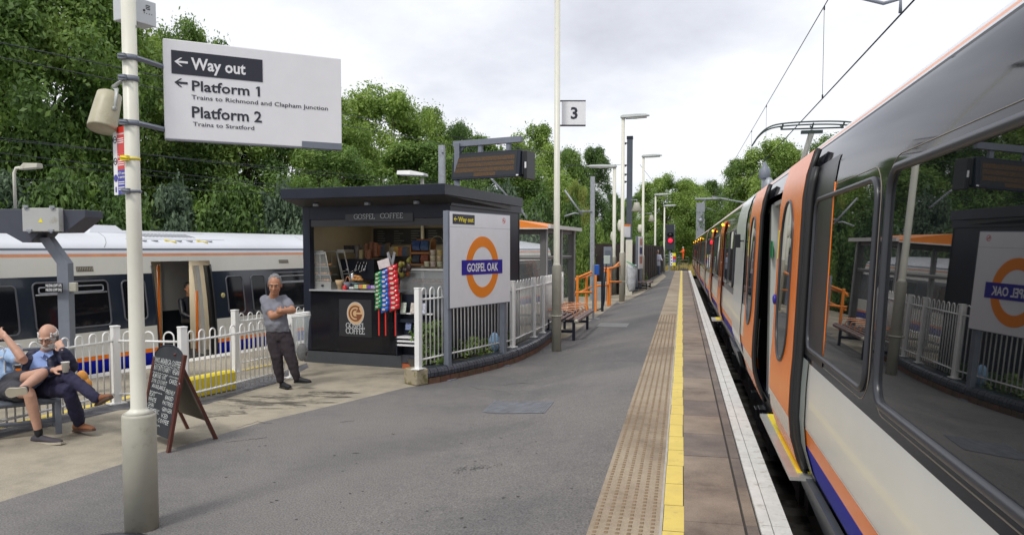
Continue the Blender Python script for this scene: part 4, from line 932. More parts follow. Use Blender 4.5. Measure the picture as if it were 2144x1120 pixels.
while s_ < ln[-1]-.05:
    p, d = along(s_); n = V((d.y, -d.x, 0)); mb.prism([p-d*.108+n*o+V((0, 0, z)) for o, z in ((-.012, 0.0), (-.012, .088), (-.2, .088), (-.2, 0))], d*.212); s_ += .225
mb.build('red_bricks', mat('red_brick', (.15, .07, .045), .85, var=.35, scale=9, bump=.4, dirt=(.09, .075, .04), dscale=3, dth=.5), kb)
mb = MB(); p0, d0 = along(.1); mb.prism([p+V((0, 0, 0)) for p in [p0+(V((d0.y, -d0.x, 0))*-.017)+d0*(x)+V((0, 0, z)) for x, z in ((-.1, .0), (ln[-1]-.3, 0), (ln[-1]-.3, .01), (-.1, .01))]][:1]*0 or [p0-d0*.12, p0+d0*.10, p0+d0*.10-V((d0.y, -d0.x, 0))*.30, p0-d0*.12-V((d0.y, -d0.x, 0))*.30], (0, 0, .235))
mb.build('stone_block', mat('mossy_stone', (.36, .31, .22), .9, var=.2, bump=.5, dirt=(.13, .12, .03), dscale=6, dth=.47), kb, bevel=.02)
soil = [q for q in ck]; inner = [V((-3.35, 15.6, 0)), V((-3.45, 14.9, 0)), V((-3.75, 12.2, 0)), V((-4.4, 12.35, 0)), V((-4.35, 12.0, 0))]
mb = MB(); n0 = [p+V((-.08, .03, 0)) for p in soil[::4]]
mb.poly([(p.x, p.y, .17) for p in n0+inner]); mb.build('soil', mat('planter_soil', (.06, .05, .035), .95, var=.4, scale=12, bump=.8), kb)
c1, c2 = G(858, 812), G(858, 768); wb = V((-4.43, 12.3, 0))
mb = MB(); fr_ = [p0-V((d0.y, -d0.x, 0))*.1, wb+V((0.02, 0, 0))]; dd = (fr_[1]-fr_[0]); nn = V((dd.y, -dd.x, 0)).normalized()
def wallseg(mb, a, b, th, z0, z1, mi=0): n = V((b.y-a.y, a.x-b.x, 0)).normalized()*th; mb.prism([V((a.x, a.y, z0)), V((b.x, b.y, z0)), V((b.x, b.y, z0))+n, V((a.x, a.y, z0))+n], (0, 0, z1-z0), mi)
wallseg(mb, wb, V((-3.72, 12.0, 0)), .2, .095, .23, 1); wallseg(mb, wb+V((0, .005, 0)), V((-3.72, 12.005, 0)), .19, 0, .09, 0)
mb.build('back_wall', [mat('orange_brick', (.38, .10, .035), .85, var=.3, scale=9), MATS['blue_engineering_brick']], kb, bevel=.004)
fk = [G(876, 772, .235), along(2.25)[0]+V((-.06, .02, 0)), along(3.1)[0]+V((-.08, 0, 0)), along(3.62)[0]+V((-.08, 0, 0)), along(ln[-1]-.02)[0]+V((-.05, .1, 0))]
u1 = [(1073, 727), (1117, 706), (1136, 697), (1176, 672)]
fk = [G(876, 772, .235)]+[G(u, v, .23) for u, v in u1]
for p in fk: p.z = 0
fence('railing', 'white hoop topped railing standing on the curved planter kerb', fk, .23, h=1.0, hoop=.16, post_h=1.15, sp_=.098, pr=.040, low=.13)
# ------------------------------------------------------------------ nameboard
nb0, nb1 = G(943, 795), G(1058, 766)
ns = thing('station_nameboard', 'white station nameboard with an orange ring and blue bar reading GOSPEL OAK', 'sign', (nb0.x, nb0.y, 0))
dx_ = (nb1-nb0).normalized(); f = Fr(nb0, dx_, (0, 0, 1)); L_ = (nb1-nb0).length
x0, yt = f.uv(934, 440); x1, yb = f.uv(1065, 640); _, yb0 = f.uv(936, 647); yt1 = f.uv(1062, 447)[1]
ytop = f.uv(938, 441)[1]; ybot = f.uv(938, 647)[1]
for i, xx in enumerate((0, L_)):
    mb = MB(); mb.fbox(f, xx-.045, xx+.045, 0, (ytop-.0) if i == 0 else ybot+.2, -.09, .0 if i else -.004); P_ = mb.build('post', m_grey, ns, bevel=.004)
    mb = MB(); mb.fbox(f, xx-.1, xx+.1, 0, .012, -.13, .06); mb.prism([f.p(xx+.05, .01, -.02), f.p(xx+.12, .01, -.02), f.p(xx+.05, .10, -.02)], f.n*.01); mb.prism([f.p(xx-.05, .01, -.02), f.p(xx-.12, .01, -.02), f.p(xx-.05, .10, -.02)], f.n*.01); mb.build('foot_plate', m_grey, P_)
mb = MB(); mb.fbox(f, x0, x1, ybot, ytop, .0, .028); mb.build('frame', m_grey, ns, bevel=.004)
mb = MB(); mb.fbox(f, x0+.05, x1-.012, ybot+.012, ytop-.012, .028, .032); mb.build('board', m_signwhite, ns)
cxr, cyr = f.uv(1007, 559); rx = f.uv(1041, 559)[0]-cxr; ry = (f.uv(1007, 497)[1]-f.uv(1007, 621)[1])/2; rr = (rx+ry)/2
mb = MB(); mb.ring(f, (cxr, cyr), rr*.66, rr, .032, .035, 64); mb.build('orange_ring', m_signorange, ns)
mb = MB(); mb.fbox(f, cxr-rr*1.24, cxr+rr*1.24, cyr-rr*.235, cyr+rr*.235, .035, .038); mb.build('blue_bar', m_signblue, ns)
mb = MB(); mb.text(f, 'GOSPEL OAK', cxr, cyr-rr*.13, rr*.27, rr*1.9, off=.025, c=.0395, align='C'); mb.build('white_lettering', m_signwhite, ns)
mb = MB(); a0, b0 = f.uv(944, 469); a1, b1 = f.uv(990, 451); mb.fbox(f, a0, a1, b0+.0, b1, .032, .034); mb.build('way_out_panel', m_signink, ns)
mb = MB(); mb.text(f, 'Way out', lerp(a0, a1, .24), b0+(b1-b0)*.28, (b1-b0)*.48, (a1-a0)*.70, off=.03, c=.036); arrow(mb, f, lerp(a0, a1, .12), (b0+b1)/2, (a1-a0)*.08, .036, .2); mb.build('yellow_lettering', m_inkyellow, ns)
mb = MB(); c_ = f.uv(1051.5, 462.5); mb.ring(f, c_, .038, .046, .032, .034, 24); mb.prism([f.p(c_[0]+x, c_[1]+y, .032) for x, y in ((-.032, .024), (-.024, .032), (.032, -.024), (.024, -.032))], f.n*.002); mb.build('no_smoking_ring', m_red, ns)
mb = MB(); mb.fbox(f, c_[0]-.025, c_[0]+.02, c_[1]-.006, c_[1]+.004, .032, .0335); mb.build('cigarette_symbol', m_signink, ns)
mb = MB(); mb.fbox(f, x0+.05, x1-.012, b0-.045, b0-.041, .032, .0325); mb.build('panel_joint', m_galv, ns)
# platform number sign on the tall post
pd = dep(P3)-.02; f = Fr(D(1176, 262, pd), rt, (0, 0, 1)); w_ = f.uv(1226, 262)[0]; h_ = f.uv(1176, 213)[1]
t_ = thing('platform_number_sign', 'square white sign with the black number 3 projecting from the tall white post', 'sign', tuple(f.o))
mb = MB(); mb.fbox(f, 0, w_, 0, h_, -.02, .02); mb.build('panel', m_signwhite, t_)
mb = MB(); mb.fbox(f, -.03, w_, h_, h_+.02, -.025, .025); mb.fbox(f, -.03, w_, -.025, -.0, -.025, .025); mb.build('edge_strip', m_signink, t_)
mb = MB(); mb.text(f, '3', w_*.52, h_*.26, h_*.5, h_*.30, off=.03, c=.022, align='C'); mb.build('number', m_signink, t_)
# ------------------------------------------------------------------ departure board gantry
gd = 13.6; gx = lambda u, v, dd=gd: D(u, v, dd)
gb = gx(957, 440)
gt = thing('display_gantry', 'grey steel post with a horizontal arm standing behind the station nameboard', 'gantry', (gb.x, gb.y, 0))
f = Fr((gb.x, gb.y, 0), rt, (0, 0, 1)); a, b = f.uv(957, 300)
mb = MB(); mb.fbox(f, -.045, .045, 0, b, -.05, .04); mb.build('post', m_grey, gt, bevel=.004)
mb = MB(); _, b2 = f.uv(957, 408); mb.fbox(f, -.085, .085, 0, b2, -.085, .075); mb.build('post_sleeve', m_grey, gt, bevel=.004)
A0 = gx(951, 302); A1 = None
for k in range(300):
    q = D(1090, 291, gd-3+k*.02)
    if A1 is None or abs(q.z-A0.z) < abs(A1.z-A0.z): A1 = q
ad = (A1-A0); ad.z = 0; adl = ad.length; fa = Fr(A0, ad, (0, 0, 1))
mb = MB(); mb.fbox(fa, -.03, adl, -.05, .05, -.09, .0); mb.build('arm', m_grey, gt, bevel=.004)
mb = MB()
for u in (1003, 1062): x, y = fa.uv(u, 318); mb.fbox(fa, x-.035, x+.035, y-.05, -.05, -.08, -.02)
mb.prism([fa.p(x, y, -.06) for x, y in ((.05, -.05), (.2, -.05), (.05, -.2))], fa.n*.03); mb.build('hanger', m_grey, gt)
x0, yt = fa.uv(951, 323); x1, _ = fa.uv(1092, 315); yb = fa.uv(958, 378)[1]
db = thing('departure_board', 'dark passenger display board with dim amber text rows hanging from the grey arm', 'display board', tuple(fa.p((x0+x1)/2, yb)))
mb = MB(); mb.prism([fa.p(x0, z, c) for z, c in ((yt, 0.03), (yb, .10), (yb+.02, -.16), (yt, -.2))], fa.x*(x1-x0)); mb.build('housing', m_dark, db, bevel=.01)
fd = Fr(fa.p(x0, yb, .10), fa.x, fa.p(x0, yt, .03)-fa.p(x0, yb, .10)); W_ = x1-x0; Hh = (fa.p(x0, yt, .03)-fa.p(x0, yb, .10)).length
mb = MB(); mb.fbox(fd, .03, W_-.06, .04, Hh-.03, .0, .004); mb.build('screen', m_black, db)
def dots(t, tc):
    v = _n(t, 'ShaderNodeTexVoronoi'); v.inputs['Scale'].default_value = 55; t.links.new(tc.outputs['Object'], v.inputs['Vector']); return v.outputs[0]
m_amber = rampmat('amber_dot_rows', dots, [(.2, (.12, .055, .012)), (.6, (.06, .035, .014))], .5)
mb = MB()
for k in range(3): mb.fbox(fd, .07, W_-.10, Hh*(.66-.2*k), Hh*(.66-.2*k)+Hh*.155, .004, .006, 0)
mb.fbox(fd, W_*.34, W_*.66, Hh*.09, Hh*.23, .004, .006, 0); mb.build('text_rows', m_amber, db)
mb = MB(); mb.fbox(fa, x1+.03, x1+.10, yb-.03, yt-.02, -.30, .0); mb.prism([fa.p(x1, z, c) for z, c in ((yt-.02, 0.0), (yb+.04, .02), (yb+.04, -.15), (yt-.02, -.15))], fa.x*.04); mb.build('end_box', m_black, db, bevel=.01)
mb = MB(); mb.fbox(fa, x1+.06, x1+.09, (yb+yt)/2-.08, (yb+yt)/2+.02, 0, .006); mb.fbox(fd, W_-.05, W_-.01, .02, .04, .0, .006); mb.build('label', m_signwhite, db)
# second mast between kiosk and board
q = D(925, 305, 16.5); mb = MB(); mb.box((q.x, q.y, q.z/2), (.12, .12, q.z)); mb.box((q.x+.04, q.y-.07, q.z-.12), (.05, .04, .08)); one(mb, 'steel_post', m_galv, 'square galvanised post rising behind the kiosk roof', 'post', bevel=.004)
# lamp on the kiosk roof line
q = D(862, 366, 14.6); t_ = thing('lamp', 'wide white lamp head showing above the kiosk roof', 'lamp', (q.x, q.y, 0))
mb = MB(); a, b = D(835, 364, 14.6), D(892, 366, 14.6); mb.loft([[p+V((0, y, z)) for y, z in ((-w2, -.03), (w2, -.03), (w2*.8, h2), (-w2*.8, h2))] for p, w2, h2 in ((a, .13, .05), (a.lerp(b, .5), .16, .06), (b, .15, .02))]); mb.build('lamp_head', mat('lamp_white', (.65, .66, .65), .4), t_, bevel=.01)
mb = MB(); e = D(884, 374, 14.7); mb.tube([(e.x, e.y, 0), tuple(e)], .035, 8); mb.build('pole', m_cream, t_)
# ------------------------------------------------------------------ A-board
fl, fr2, bl = G(352, 947), G(453, 918), G(377, 910); br = fr2+(bl-fl)*.75
ab = thing('chalkboard_sign', 'wooden A-frame chalkboard sign with handwritten coffee menu beside the near signpost', 'chalkboard', tuple((fl+fr2)/2))
# front board faces left-front: two legs (fl, bl) in one leaf, (fr2, br) in the other
tl = D(372, 742, dep(fl)+.12); 
d1 = (bl-fl); wd = d1.length*1.0; d1n = V((d1.x, d1.y, 0)).normalized()
P0 = G(352, 947); Pt = D(377, 742, dep(P0)+.15); height = Pt.z
axis = V((-.86, .5, 0)).normalized()
Q0 = D(302, 905, dep(P0)+.35)
Fl_out = V((D(326, 900, dep(P0)+.1).x, 0, 0))
tpt = Pt
upv = (tpt-P0).normalized(); 
lu = D(306, 742, dep(P0)+.05)
xdir = (V((P0.x, P0.y, 0))-V((lu.x, lu.y, 0))); 
xdir = V((P0.x, P0.y, 0))-V((D(300, 947, dep(P0)+.42).x, D(300, 947, dep(P0)+.42).y, 0)); BW = xdir.length*1.12; xd = xdir.normalized()
f1 = Fr(P0-xd*BW, xd, upv); HL = (tpt-P0).length
m_frame = mat('reddish_wood', (.085, .022, .015), .4, var=.3, scale=12, coat=.3); m_chalk = mat('chalkboard_black', (.022, .026, .032), .7, var=.35, scale=4)
nrm = f1.n
mb = MB(); mb.fbox(f1, BW-.025, BW+.02, -.02, HL, -.02, .012); mb.fbox(f1, -.02, .025, -.02, HL*.90, -.02, .012); mb.build('front_frame', m_frame, ab, bevel=.003)
mb = MB(); pts = [(.02, HL*.13), (BW-.02, HL*.13), (BW-.02, HL*.93)]+[(BW/2+(BW/2-.02)*math.cos(R(a)), HL*.93+.12*math.sin(R(a))) for a in range(10, 171, 10)]+[(.02, HL*.93)]
mb.prism([f1.p(x, y, -.012) for x, y in pts], nrm*.016); mb.build('blackboard', m_chalk, ab)
mb = MB(); mb.tube([f1.p(BW/2+(BW/2-.01)*math.cos(R(a)), HL*.93+.13*math.sin(R(a)), 0) for a in range(0, 181, 10)], .009, 6); mb.build('top_rim', m_dark, ab)
mb = MB(); rs = random.Random(12)
txt = [('100% ARABICA COFFEE', .05, .95, .86, .055), ('NOT INTO DAIRY ?', .06, .66, .78, .05), ('VEGAN', .72, .95, .78, .05), ('ALMOND, OAT', .06, .55, .70, .042), ('CAKES,', .66, .95, .68, .045), ('SOYA, COCONUT', .06, .6, .645, .04), ('AVAILABLE', .1, .58, .59, .04), ('FRESHLY', .60, .92, .57, .04), ('FLAT', .06, .28, .50, .042), ('BAKED', .62, .9, .51, .04), ('WHITE', .06, .34, .445, .04), ('PASTRIES', .56, .92, .45, .04), ('CHAI', .06, .28, .39, .04), ('TURMERIC', .08, .50, .335, .042), ('GINGER', .58, .92, .385, .04), ('LATTE', .1, .4, .275, .042), ('ICED', .60, .82, .32, .042), ('COFFEE', .50, .88, .26, .042)]
for s_, a, b, y, h in txt: mb.text(f1, s_, BW*a, HL*y, HL*h*1.15, BW*(b-a), off=.004, c=.006, shear=rs.uniform(0, .35), res=1)
def squig(a, b, y, amp, n=14): mb.tube([f1.p(BW*lerp(a, b, k/n), HL*(y+(amp if k % 2 else -amp)), .006) for k in range(n+1)], .0022, 4)
squig(.04, .95, .845, .006); squig(.04, .6, .755, .006); squig(.64, .95, .75, .008); squig(.1, .6, .225, .008); squig(.06, .5, .55, .005)
mb.build('chalk_writing', mat('chalk_white', (.50, .52, .52), .9, var=.3, scale=30), ab)
# rear leaf
upb = (tpt-G(453, 918)).normalized(); P1 = G(453, 918); f2 = Fr(P1-xd*BW, xd, upb); HL2 = (tpt-P1).length
mb = MB(); mb.fbox(f2, BW-.025, BW+.02, 0, HL2, -.012, .02); mb.fbox(f2, -.0, .03, 0, HL2*.86, -.012, .02); mb.build('rear_frame', m_frame, ab, bevel=.003)
mb = MB(); mb.fbox(f2, .03, BW-.02, HL2*.22, HL2*.90, 0, .012); mb.build('rear_board', mat('brown_hardboard', (.10, .085, .06), .6, var=.15), ab)
mb = MB(); p = f1.p(BW+.015, HL*.66, 0); q = f2.p(BW+.015, HL2*.66, 0); mb.tube([q, q+upb*-.16], .006, 5); mb.tube([p, p+V((0, 0, .05))], .006, 5); mb.build('stay_bar', m_galv, ab)
# ------------------------------------------------------------------ low yellow guard behind the railing
mb = MB(); ya, yb_ = G(380, 846), G(508, 817); n_ = V((-(yb_-ya).y, (yb_-ya).x, 0)).normalized(); ya -= n_*-.12; yb_ -= n_*-.12
pr_ = [(0, 0), (0, .24), (.03, .27), (.22, .25), (.22, 0)]
mb.prism([ya+n_*o+V((0, 0, z+.01)) for o, z in pr_], yb_-ya); one(mb, 'platform_ramp', m_yellow, 'bright yellow portable ramp lying behind the white railing', 'ramp', bevel=.012)
# clear bin bag on a hoop
bc = G(634, 788); bd = dep(bc)
bc = G(628, 788); bn = thing('litter_bin', 'white hoop bin with a clear plastic bag hanging beside the kiosk', 'bin', (bc.x, bc.y, 0))
c_ = D(629, 655, bd-.1)
mb = MB()
for k in range(3): mb.tube([(c_.x+(.14+.005*k)*math.cos(a), c_.y+(.14+.005*k)*math.sin(a), c_.z-.022*k+.012*math.cos(a)) for a in [2*math.pi*j/24 for j in range(24)]], .009, 6, closed=True)
mb.tube([(c_.x-.14, c_.y, c_.z), (c_.x-.18, c_.y+.05, c_.z-.05), (c_.x-.18, c_.y+.05, 0)], .016, 8); mb.build('hoop', m_white, bn)
mb = MB(); mb.smooth = True; rings = []; rs = random.Random(4)
for z, r in ((0, .145), (-.05, .155), (-.12, .13), (-.3, .11), (-.5, .105), (-.68, .09), (-.74, .04)): rings.append([(c_.x+r*(1+.10*mnoise.noise(V((math.cos(a)*3, math.sin(a)*3, z*6))))*math.cos(a), c_.y+r*(1+.12*mnoise.noise(V((math.cos(a)*4, math.sin(a)*4, z*5+9))))*math.sin(a), c_.z+z) for a in [2*math.pi*j/28 for j in range(28)]])
mb.loft(rings, cap=False); mb.build('plastic_bag', mat('clear_bag_plastic', (.75, .82, .84), .25, var=.1, alpha=.28, spec=.8, bump=.6, bscale=14), bn)
mb = MB(); mb.smooth = True; mb.ell((c_.x+.02, c_.y, c_.z-.60), [(.08, 0, 0), (0, .08, 0), (0, 0, .14)], 12, 8); mb.build('rubbish', mat('dark_rubbish', (.06, .05, .05), .7, var=.4, scale=18), bn)
# ------------------------------------------------------------------ slatted bench by the tall post
def slat_bench(name, label, o, xd, length, depth, seat_h, arms, group='benches on the platform', n_modules=5, back=True, single=True):
    """o = front near corner on the ground, xd = direction along the front, y = towards the back"""
    xd = V(xd).normalized(); yd = V((-xd.y, xd.x, 0)); t_ = thing(name, label, 'bench', tuple(o), group=group)
    P = lambda a, b, z: V((o.x, o.y, 0))+xd*a+yd*b+V((0, 0, z))
    wood = mat('weathered_slats', (.19, .125, .11), .5, var=.25, scale=8, coat=.1); w2 = m_dark
    mb = MB(); g = length/n_modules
    for k in range(n_modules):
        a0, a1 = g*k+.012, g*(k+1)-.012
        for j in range(5): b = .02+depth*.78*j/4; fr = Fr(P(a0, b-.03, seat_h-.01*j), xd, yd); mb.fbox(fr, 0, a1-a0, 0, .07, 0, .028)
        mb.tube([P(a0, -.005, seat_h-.03), P(a1, -.005, seat_h-.03)], .045, 10)
        if back:
            for j in range(3): fr = Fr(P(a0, depth*.84+.03*j, seat_h+.08+.12*j), xd, (yd*.25+V((0, 0, 1)))); mb.fbox(fr, 0, a1-a0, 0, .085, 0, .03)
    mb.build('slats', wood, t_, bevel=.008)
    mb = MB(); mb.lathe(P(-.012, -.005, seat_h-.03), [(.047, 0), (.047, .012), (0, .013)], 14, axis=tuple(xd)); mb.build('end_cap', m_postbase, t_)
    for a in (.22, length-.3):
        for b in (.08, depth*.75): mb = MB(); mb.fbox(Fr(P(a, b, 0), xd, V((0, 0, 1))), -.03, .03, 0, seat_h-.02, -.03, .03); mb.build('leg', m_dark, t_, bevel=.004)
    mb = MB()
    for a in (.22, length-.3): mb.fbox(Fr(P(a, .08, .2), yd, V((0, 0, 1))), 0, depth*.7, -.03, .03, -.02, .02)
    mb.fbox(Fr(P(.1, depth*.4, seat_h-.06), xd, yd), 0, length-.2, -.03, .03, 0, .03)
    mb.build('frame_bar', m_dark, t_)
    if arms:
        for k in range(n_modules):
            a = g*(k+.35); mb = MB(); mb.tube(bez([P(a, .06, seat_h+.02), P(a, .08, seat_h+.12), P(a, .16, seat_h+.17), P(a, depth*.72, seat_h+.18), P(a, depth*.88, seat_h+.16)], 4), .013, 7); mb.build('armrest', mat('copper_armrest', (.55, .24, .12), .35, .3), t_)
    return t_
bo = G(1206, 716); slat_bench('slatted_bench', 'slatted brown bench with copper armrests behind the tall white post', bo, (G(1232, 694)-bo), 2.9, .85, .47, True, n_modules=6)
bo = G(1356, 613); slat_bench('slatted_bench', 'small far bench beyond the information board', bo, (0.05, 1, 0), 2.4, .9, .45, False, n_modules=4)
# ------------------------------------------------------------------ coffee kiosk
a_ = R(10); KX = V((math.cos(a_), -math.sin(a_), 0)); KY = V((math.sin(a_), math.cos(a_), 0)); K0 = V((-6.4, 12.47, 0))
kf = Fr(K0, KX, (0, 0, 1))           # front plane, normal towards the viewer
KW = (onV(943, 500, K0, KX)-K0).dot(KX); q = onV(943, 500, K0, KX); KD = (onV(1088, 500, q, KY)-q).dot(KY)
KH = 2.98
def kp(a, b, z): return K0+KX*a+KY*b+V((0, 0, z))
ki = thing('coffee_kiosk', 'black open-fronted coffee kiosk with deep fascia lettered GOSPEL COFFEE', 'kiosk', tuple(kp(KW/2, KD/2, 0)))
m_kiosk = mat('kiosk_black_paint', (.014, .017, .030), .38, var=.25, scale=1.2, spec=.3); m_kin = mat('kiosk_beige_wall', (.30, .265, .19), .7, var=.08)
def kbox(mb, a0, a1, b0, b1, z0, z1, mi=0): mb.prism([kp(a0, b0, z0), kp(a1, b0, z0), kp(a1, b1, z0), kp(a0, b1, z0)], (0, 0, z1-z0), mi)
def kuv(u, v, b=0.):
    q = onV(u, v, kp(0, b, 0), KX); return (q-K0).dot(KX), q.z
la, _ = kuv(650, 600); lz = kuv(650, 606)[1]; oz = kuv(700, 472)[1]; ra = kuv(833, 600)[0]
hz = kuv(700, 440)[1]
mb = MB()
kbox(mb, 0, la, 0, .12, .22, hz+.3); kbox(mb, 0, .08, .12, KD, .2, 2.75); kbox(mb, KW-.08, KW, .0, KD, .2, 2.75); kbox(mb, 0, KW, KD-.08, KD, .2, 2.75)
kbox(mb, la, KW-.08, 0, .10, oz+.10, hz+.3); mb.build('walls', m_kiosk, ki, bevel=.004)
mb = MB(); kbox(mb, la+.004, KW-.084, .02, .08, oz-.02, oz+.095); mb.build('shutter_box', mat('shutter_box_dark', (.04, .04, .045), .5, var=.1), ki)
mb = MB(); kbox(mb, -.0, KW, -.012, KD, 0, .20); mb.build('plinth', mat('painted_plinth', (.05, .055, .062), .6, var=.15, dirt=(.20, .19, .17), dscale=14, dth=.68), ki)
mb = MB(); kbox(mb, la, ra, .0, .06, .22, lz-.02); mb.build('counter_front', mat('gloss_black_panel', (.008, .008, .011), .12, var=.15, spec=.4), ki)
mb = MB(); kbox(mb, la, ra, -.04, .45, lz-.02, lz+.005); mb.build('counter_top', mat('steel_counter', (.55, .56, .58), .3, .5), ki)
mb = MB(); kbox(mb, .09, KW-.09, .13, KD-.09, .2, .23, 1); kbox(mb, .10, KW-.10, 2.0, 2.05, .2, 2.6, 0); kbox(mb, .085, .10, .13, 2, .2, 2.6, 0); kbox(mb, KW-.12, KW-.10, .13, 2, .2, 2.6, 0); kbox(mb, .1, KW-.1, .13, 2, 2.6, 2.62, 0); mb.build('interior', [m_kin, m_dark], ki)
mb = MB(); kbox(mb, .5, KW-.5, .9, .98, 2.57, 2.60); mb.build('ceiling_fill_strip', mat('warm_fill_glow', (.8, .75, .6), .5, var=0, emit=(1, .86, .62), es=5.), ki)  # emissive strip added under the ceiling so the kiosk interior reads brighter
# flat roof with deep tapering fascia
fo = .62; ft = 2.93; fb = 2.72
pF = lambda u, v: onV(u, v, kp(0, -fo, 0), KX)
c0, c1 = (pF(587, 400)-K0), (pF(931, 390)-K0); fa0, fa1 = c0.dot(KX), c1.dot(KX)
zt, zb = (pF(931, 383).z+pF(587, 397).z)/2, (pF(900, 409).z+pF(587, 417).z)/2
mb = MB()
bot = [kp(fa0, -fo, zb), kp(fa1, -fo, zb), kp(KW+.03, KD+.1, zb-.0), kp(fa0, KD+.1, zb)]
mb.prism(bot, (0, 0, zt-zb)); mb.build('fascia', m_kiosk, ki, bevel=.006)
mb = MB()
mb.loft([[kp(fa0+.02, -fo+.02, zb-.002), kp(fa1-.02, -fo+.02, zb-.002), kp(KW, KD, zb-.002), kp(fa0+.02, KD, zb-.002)], [kp(-.02, -.01, hz+.06), kp(KW+.004, -.01, hz+.06), kp(KW+.004, KD-.01, hz+.06), kp(-.02, KD, hz+.06)]])
mb.build('soffit', mat('soffit_dark', (.045, .042, .04), .6, var=.2), ki)
mb = MB(); kbox(mb, KW+.002, KW+.03, -.02, KD+.02, onV(1088, 447, kp(KW, 0, 0), KY).z, zb-.004); mb.build('side_band', m_kiosk, ki)
mb = MB()
for a in (.5, 1.5, 2.4): mb.lathe(kp(a, -.3, (zb+hz)/2+.02), [(.05, -.05), (.05, 0), (0, 0)], 12)
mb.build('soffit_light', m_galv, ki)
hf = Fr(kp(0, -.003, 0), KX, (0, 0, 1))
mb = MB(); x0, y0 = kuv(724, 465); x1, y1 = kuv(865, 446); kbox(mb, x0, x1, -.012, -.001, y0, y1); mb.build('name_panel', mat('name_panel_dark', (.035, .037, .045), .4, var=0), ki)
m_letter = mat('pale_lettering', (.52, .54, .55), .4, var=0)
def serif(mb, fr, s, x, y, h, w, c, weight=0.):
    "thin roman capitals with slab ends, drawn as strokes"
    G_ = {'G': [[(.95, .78), (.8, .95), (.55, 1), (.25, .9), (.05, .6), (.05, .4), (.25, .1), (.55, 0), (.85, .08), (.95, .18), (.95, .45)], [(.75, .45), (1.05, .45)]],
          'O': [[(.5+.48*math.cos(a), .5+.5*math.sin(a)) for a in [2*math.pi*k/16 for k in range(17)]]],
          'S': [[(.72, .8), (.6, .95), (.4, 1), (.2, .9), (.15, .75), (.25, .6), (.6, .42), (.72, .25), (.62, .08), (.4, 0), (.2, .05), (.1, .2)]],
          'P': [[(.2, 0), (.2, 1), (.55, .98), (.72, .85), (.72, .65), (.55, .5), (.2, .48)], [(.08, 0), (.34, 0)]],
          'E': [[(.68, .86), (.68, 1), (.2, 1), (.2, 0), (.72, 0), (.72, .16)], [(.2, .52), (.58, .52)]],
          'L': [[(.2, 1), (.2, 0), (.68, 0), (.68, .18)], [(.08, 1), (.34, 1)]],
          'C': [[(.92, .8), (.78, .95), (.52, 1), (.25, .9), (.05, .6), (.05, .4), (.25, .1), (.52, 0), (.8, .06), (.93, .22)]],
          'F': [[(.66, .86), (.66, 1), (.2, 1), (.2, 0)], [(.2, .52), (.56, .52)], [(.08, 0), (.34, 0)]], ' ': []}
    adv = {'G': 1.1, 'O': 1.08, 'S': .82, 'P': .8, 'E': .8, 'L': .75, 'C': 1.0, 'F': .76, ' ': .9}
    tot = sum(adv[k] for k in s); kx = w/tot; cx_ = 0; t_ = h*(.055+weight)
    for k in s:
        for st in G_[k]:
            for (ax_, ay), (bx_, by) in zip(st, st[1:]):
                p, q = V((x+(cx_+ax_)*kx, y+ay*h, 0)), V((x+(cx_+bx_)*kx, y+by*h, 0)); d = (q-p)
                if d.length < 1e-6: continue
                n = V((-d.y, d.x, 0)).normalized()*t_*(1 if abs(d.x) < abs(d.y) else .7); e = d.normalized()*t_*.4
                mb.poly([fr.p(*(r.x, r.y), c) for r in (p-e-n, q+e-n, q+e+n, p-e+n)])
        cx_ += adv[k]
mb = MB(); x0, y0 = kuv(742, 459); x1, y1 = kuv(786, 448); serif(mb, hf, 'GOSPEL', x0, y0, y1-y0, x1-x0, .014); x2, _ = kuv(797, 459); x3, _ = kuv(845, 459); serif(mb, hf, 'COFFEE', x2, y0+.006, y1-y0, x3-x2, .014); mb.build('fascia_lettering', m_letter, ki)
# logo panel on the counter front
x0, y0 = kuv(711, 703); x1, y1 = kuv(778, 628); mb = MB(); kbox(mb, x0, x1, -.006, .001, y0, y1); mb.build('logo_panel', mat('logo_panel_dark', (.025, .026, .030), .3, var=0), ki)
cx_, cy_ = kuv(745, 656); r = (kuv(763, 656)[0]-kuv(727, 656)[0])/2; lf = Fr(kp(0, -.007, 0), KX, (0, 0, 1)); ry_ = r*1.13
mb = MB(); mb.disc(lf, (cx_, cy_), r, 0, .003, 40, 0, ry_); mb.disc(lf, (cx_, cy_), r*.94, .003, .0045, 40, 1, ry_*.94)
tan, brn = 1, 2
for r0, r1, a0, a1, m_ in ((.62, .80, 50, 300, 2), (.28, .46, 70, 290, 2), (.0, .28, 90, 270, 1)):
    mb.ring(lf, (cx_, cy_), r*r0+1e-4, r*r1, .0045, .006, 30, m_, R(a0), R(a1))
mb.ring(lf, (cx_, cy_), r*.30, r*.78, .0045, .0058, 20, 2, R(-75), R(-5)); mb.ring(lf, (cx_, cy_), r*.10, r*.62, .0047, .0062, 14, 2, R(-60), R(60)); mb.fbox(lf, cx_, cx_+r*.8, cy_-r*.07, cy_+r*.10, .006, .0075, 1)
mb.build('logo_disc', [m_letter, mat('logo_tan', (.58, .38, .20), .4, var=0), mat('logo_brown', (.20, .07, .03), .4, var=0)], ki)
mb = MB(); x0, y0 = kuv(725, 686); x1, y1 = kuv(764, 677); serif(mb, lf, 'GOSPEL', x0, y0, y1-y0, x1-x0, .002, .02); x0, y0 = kuv(725, 697.5); x1, y1 = kuv(764, 688); serif(mb, lf, 'COFFEE', x0, y0, y1-y0, x1-x0, .002, .02); mb.build('logo_lettering', m_letter, ki)
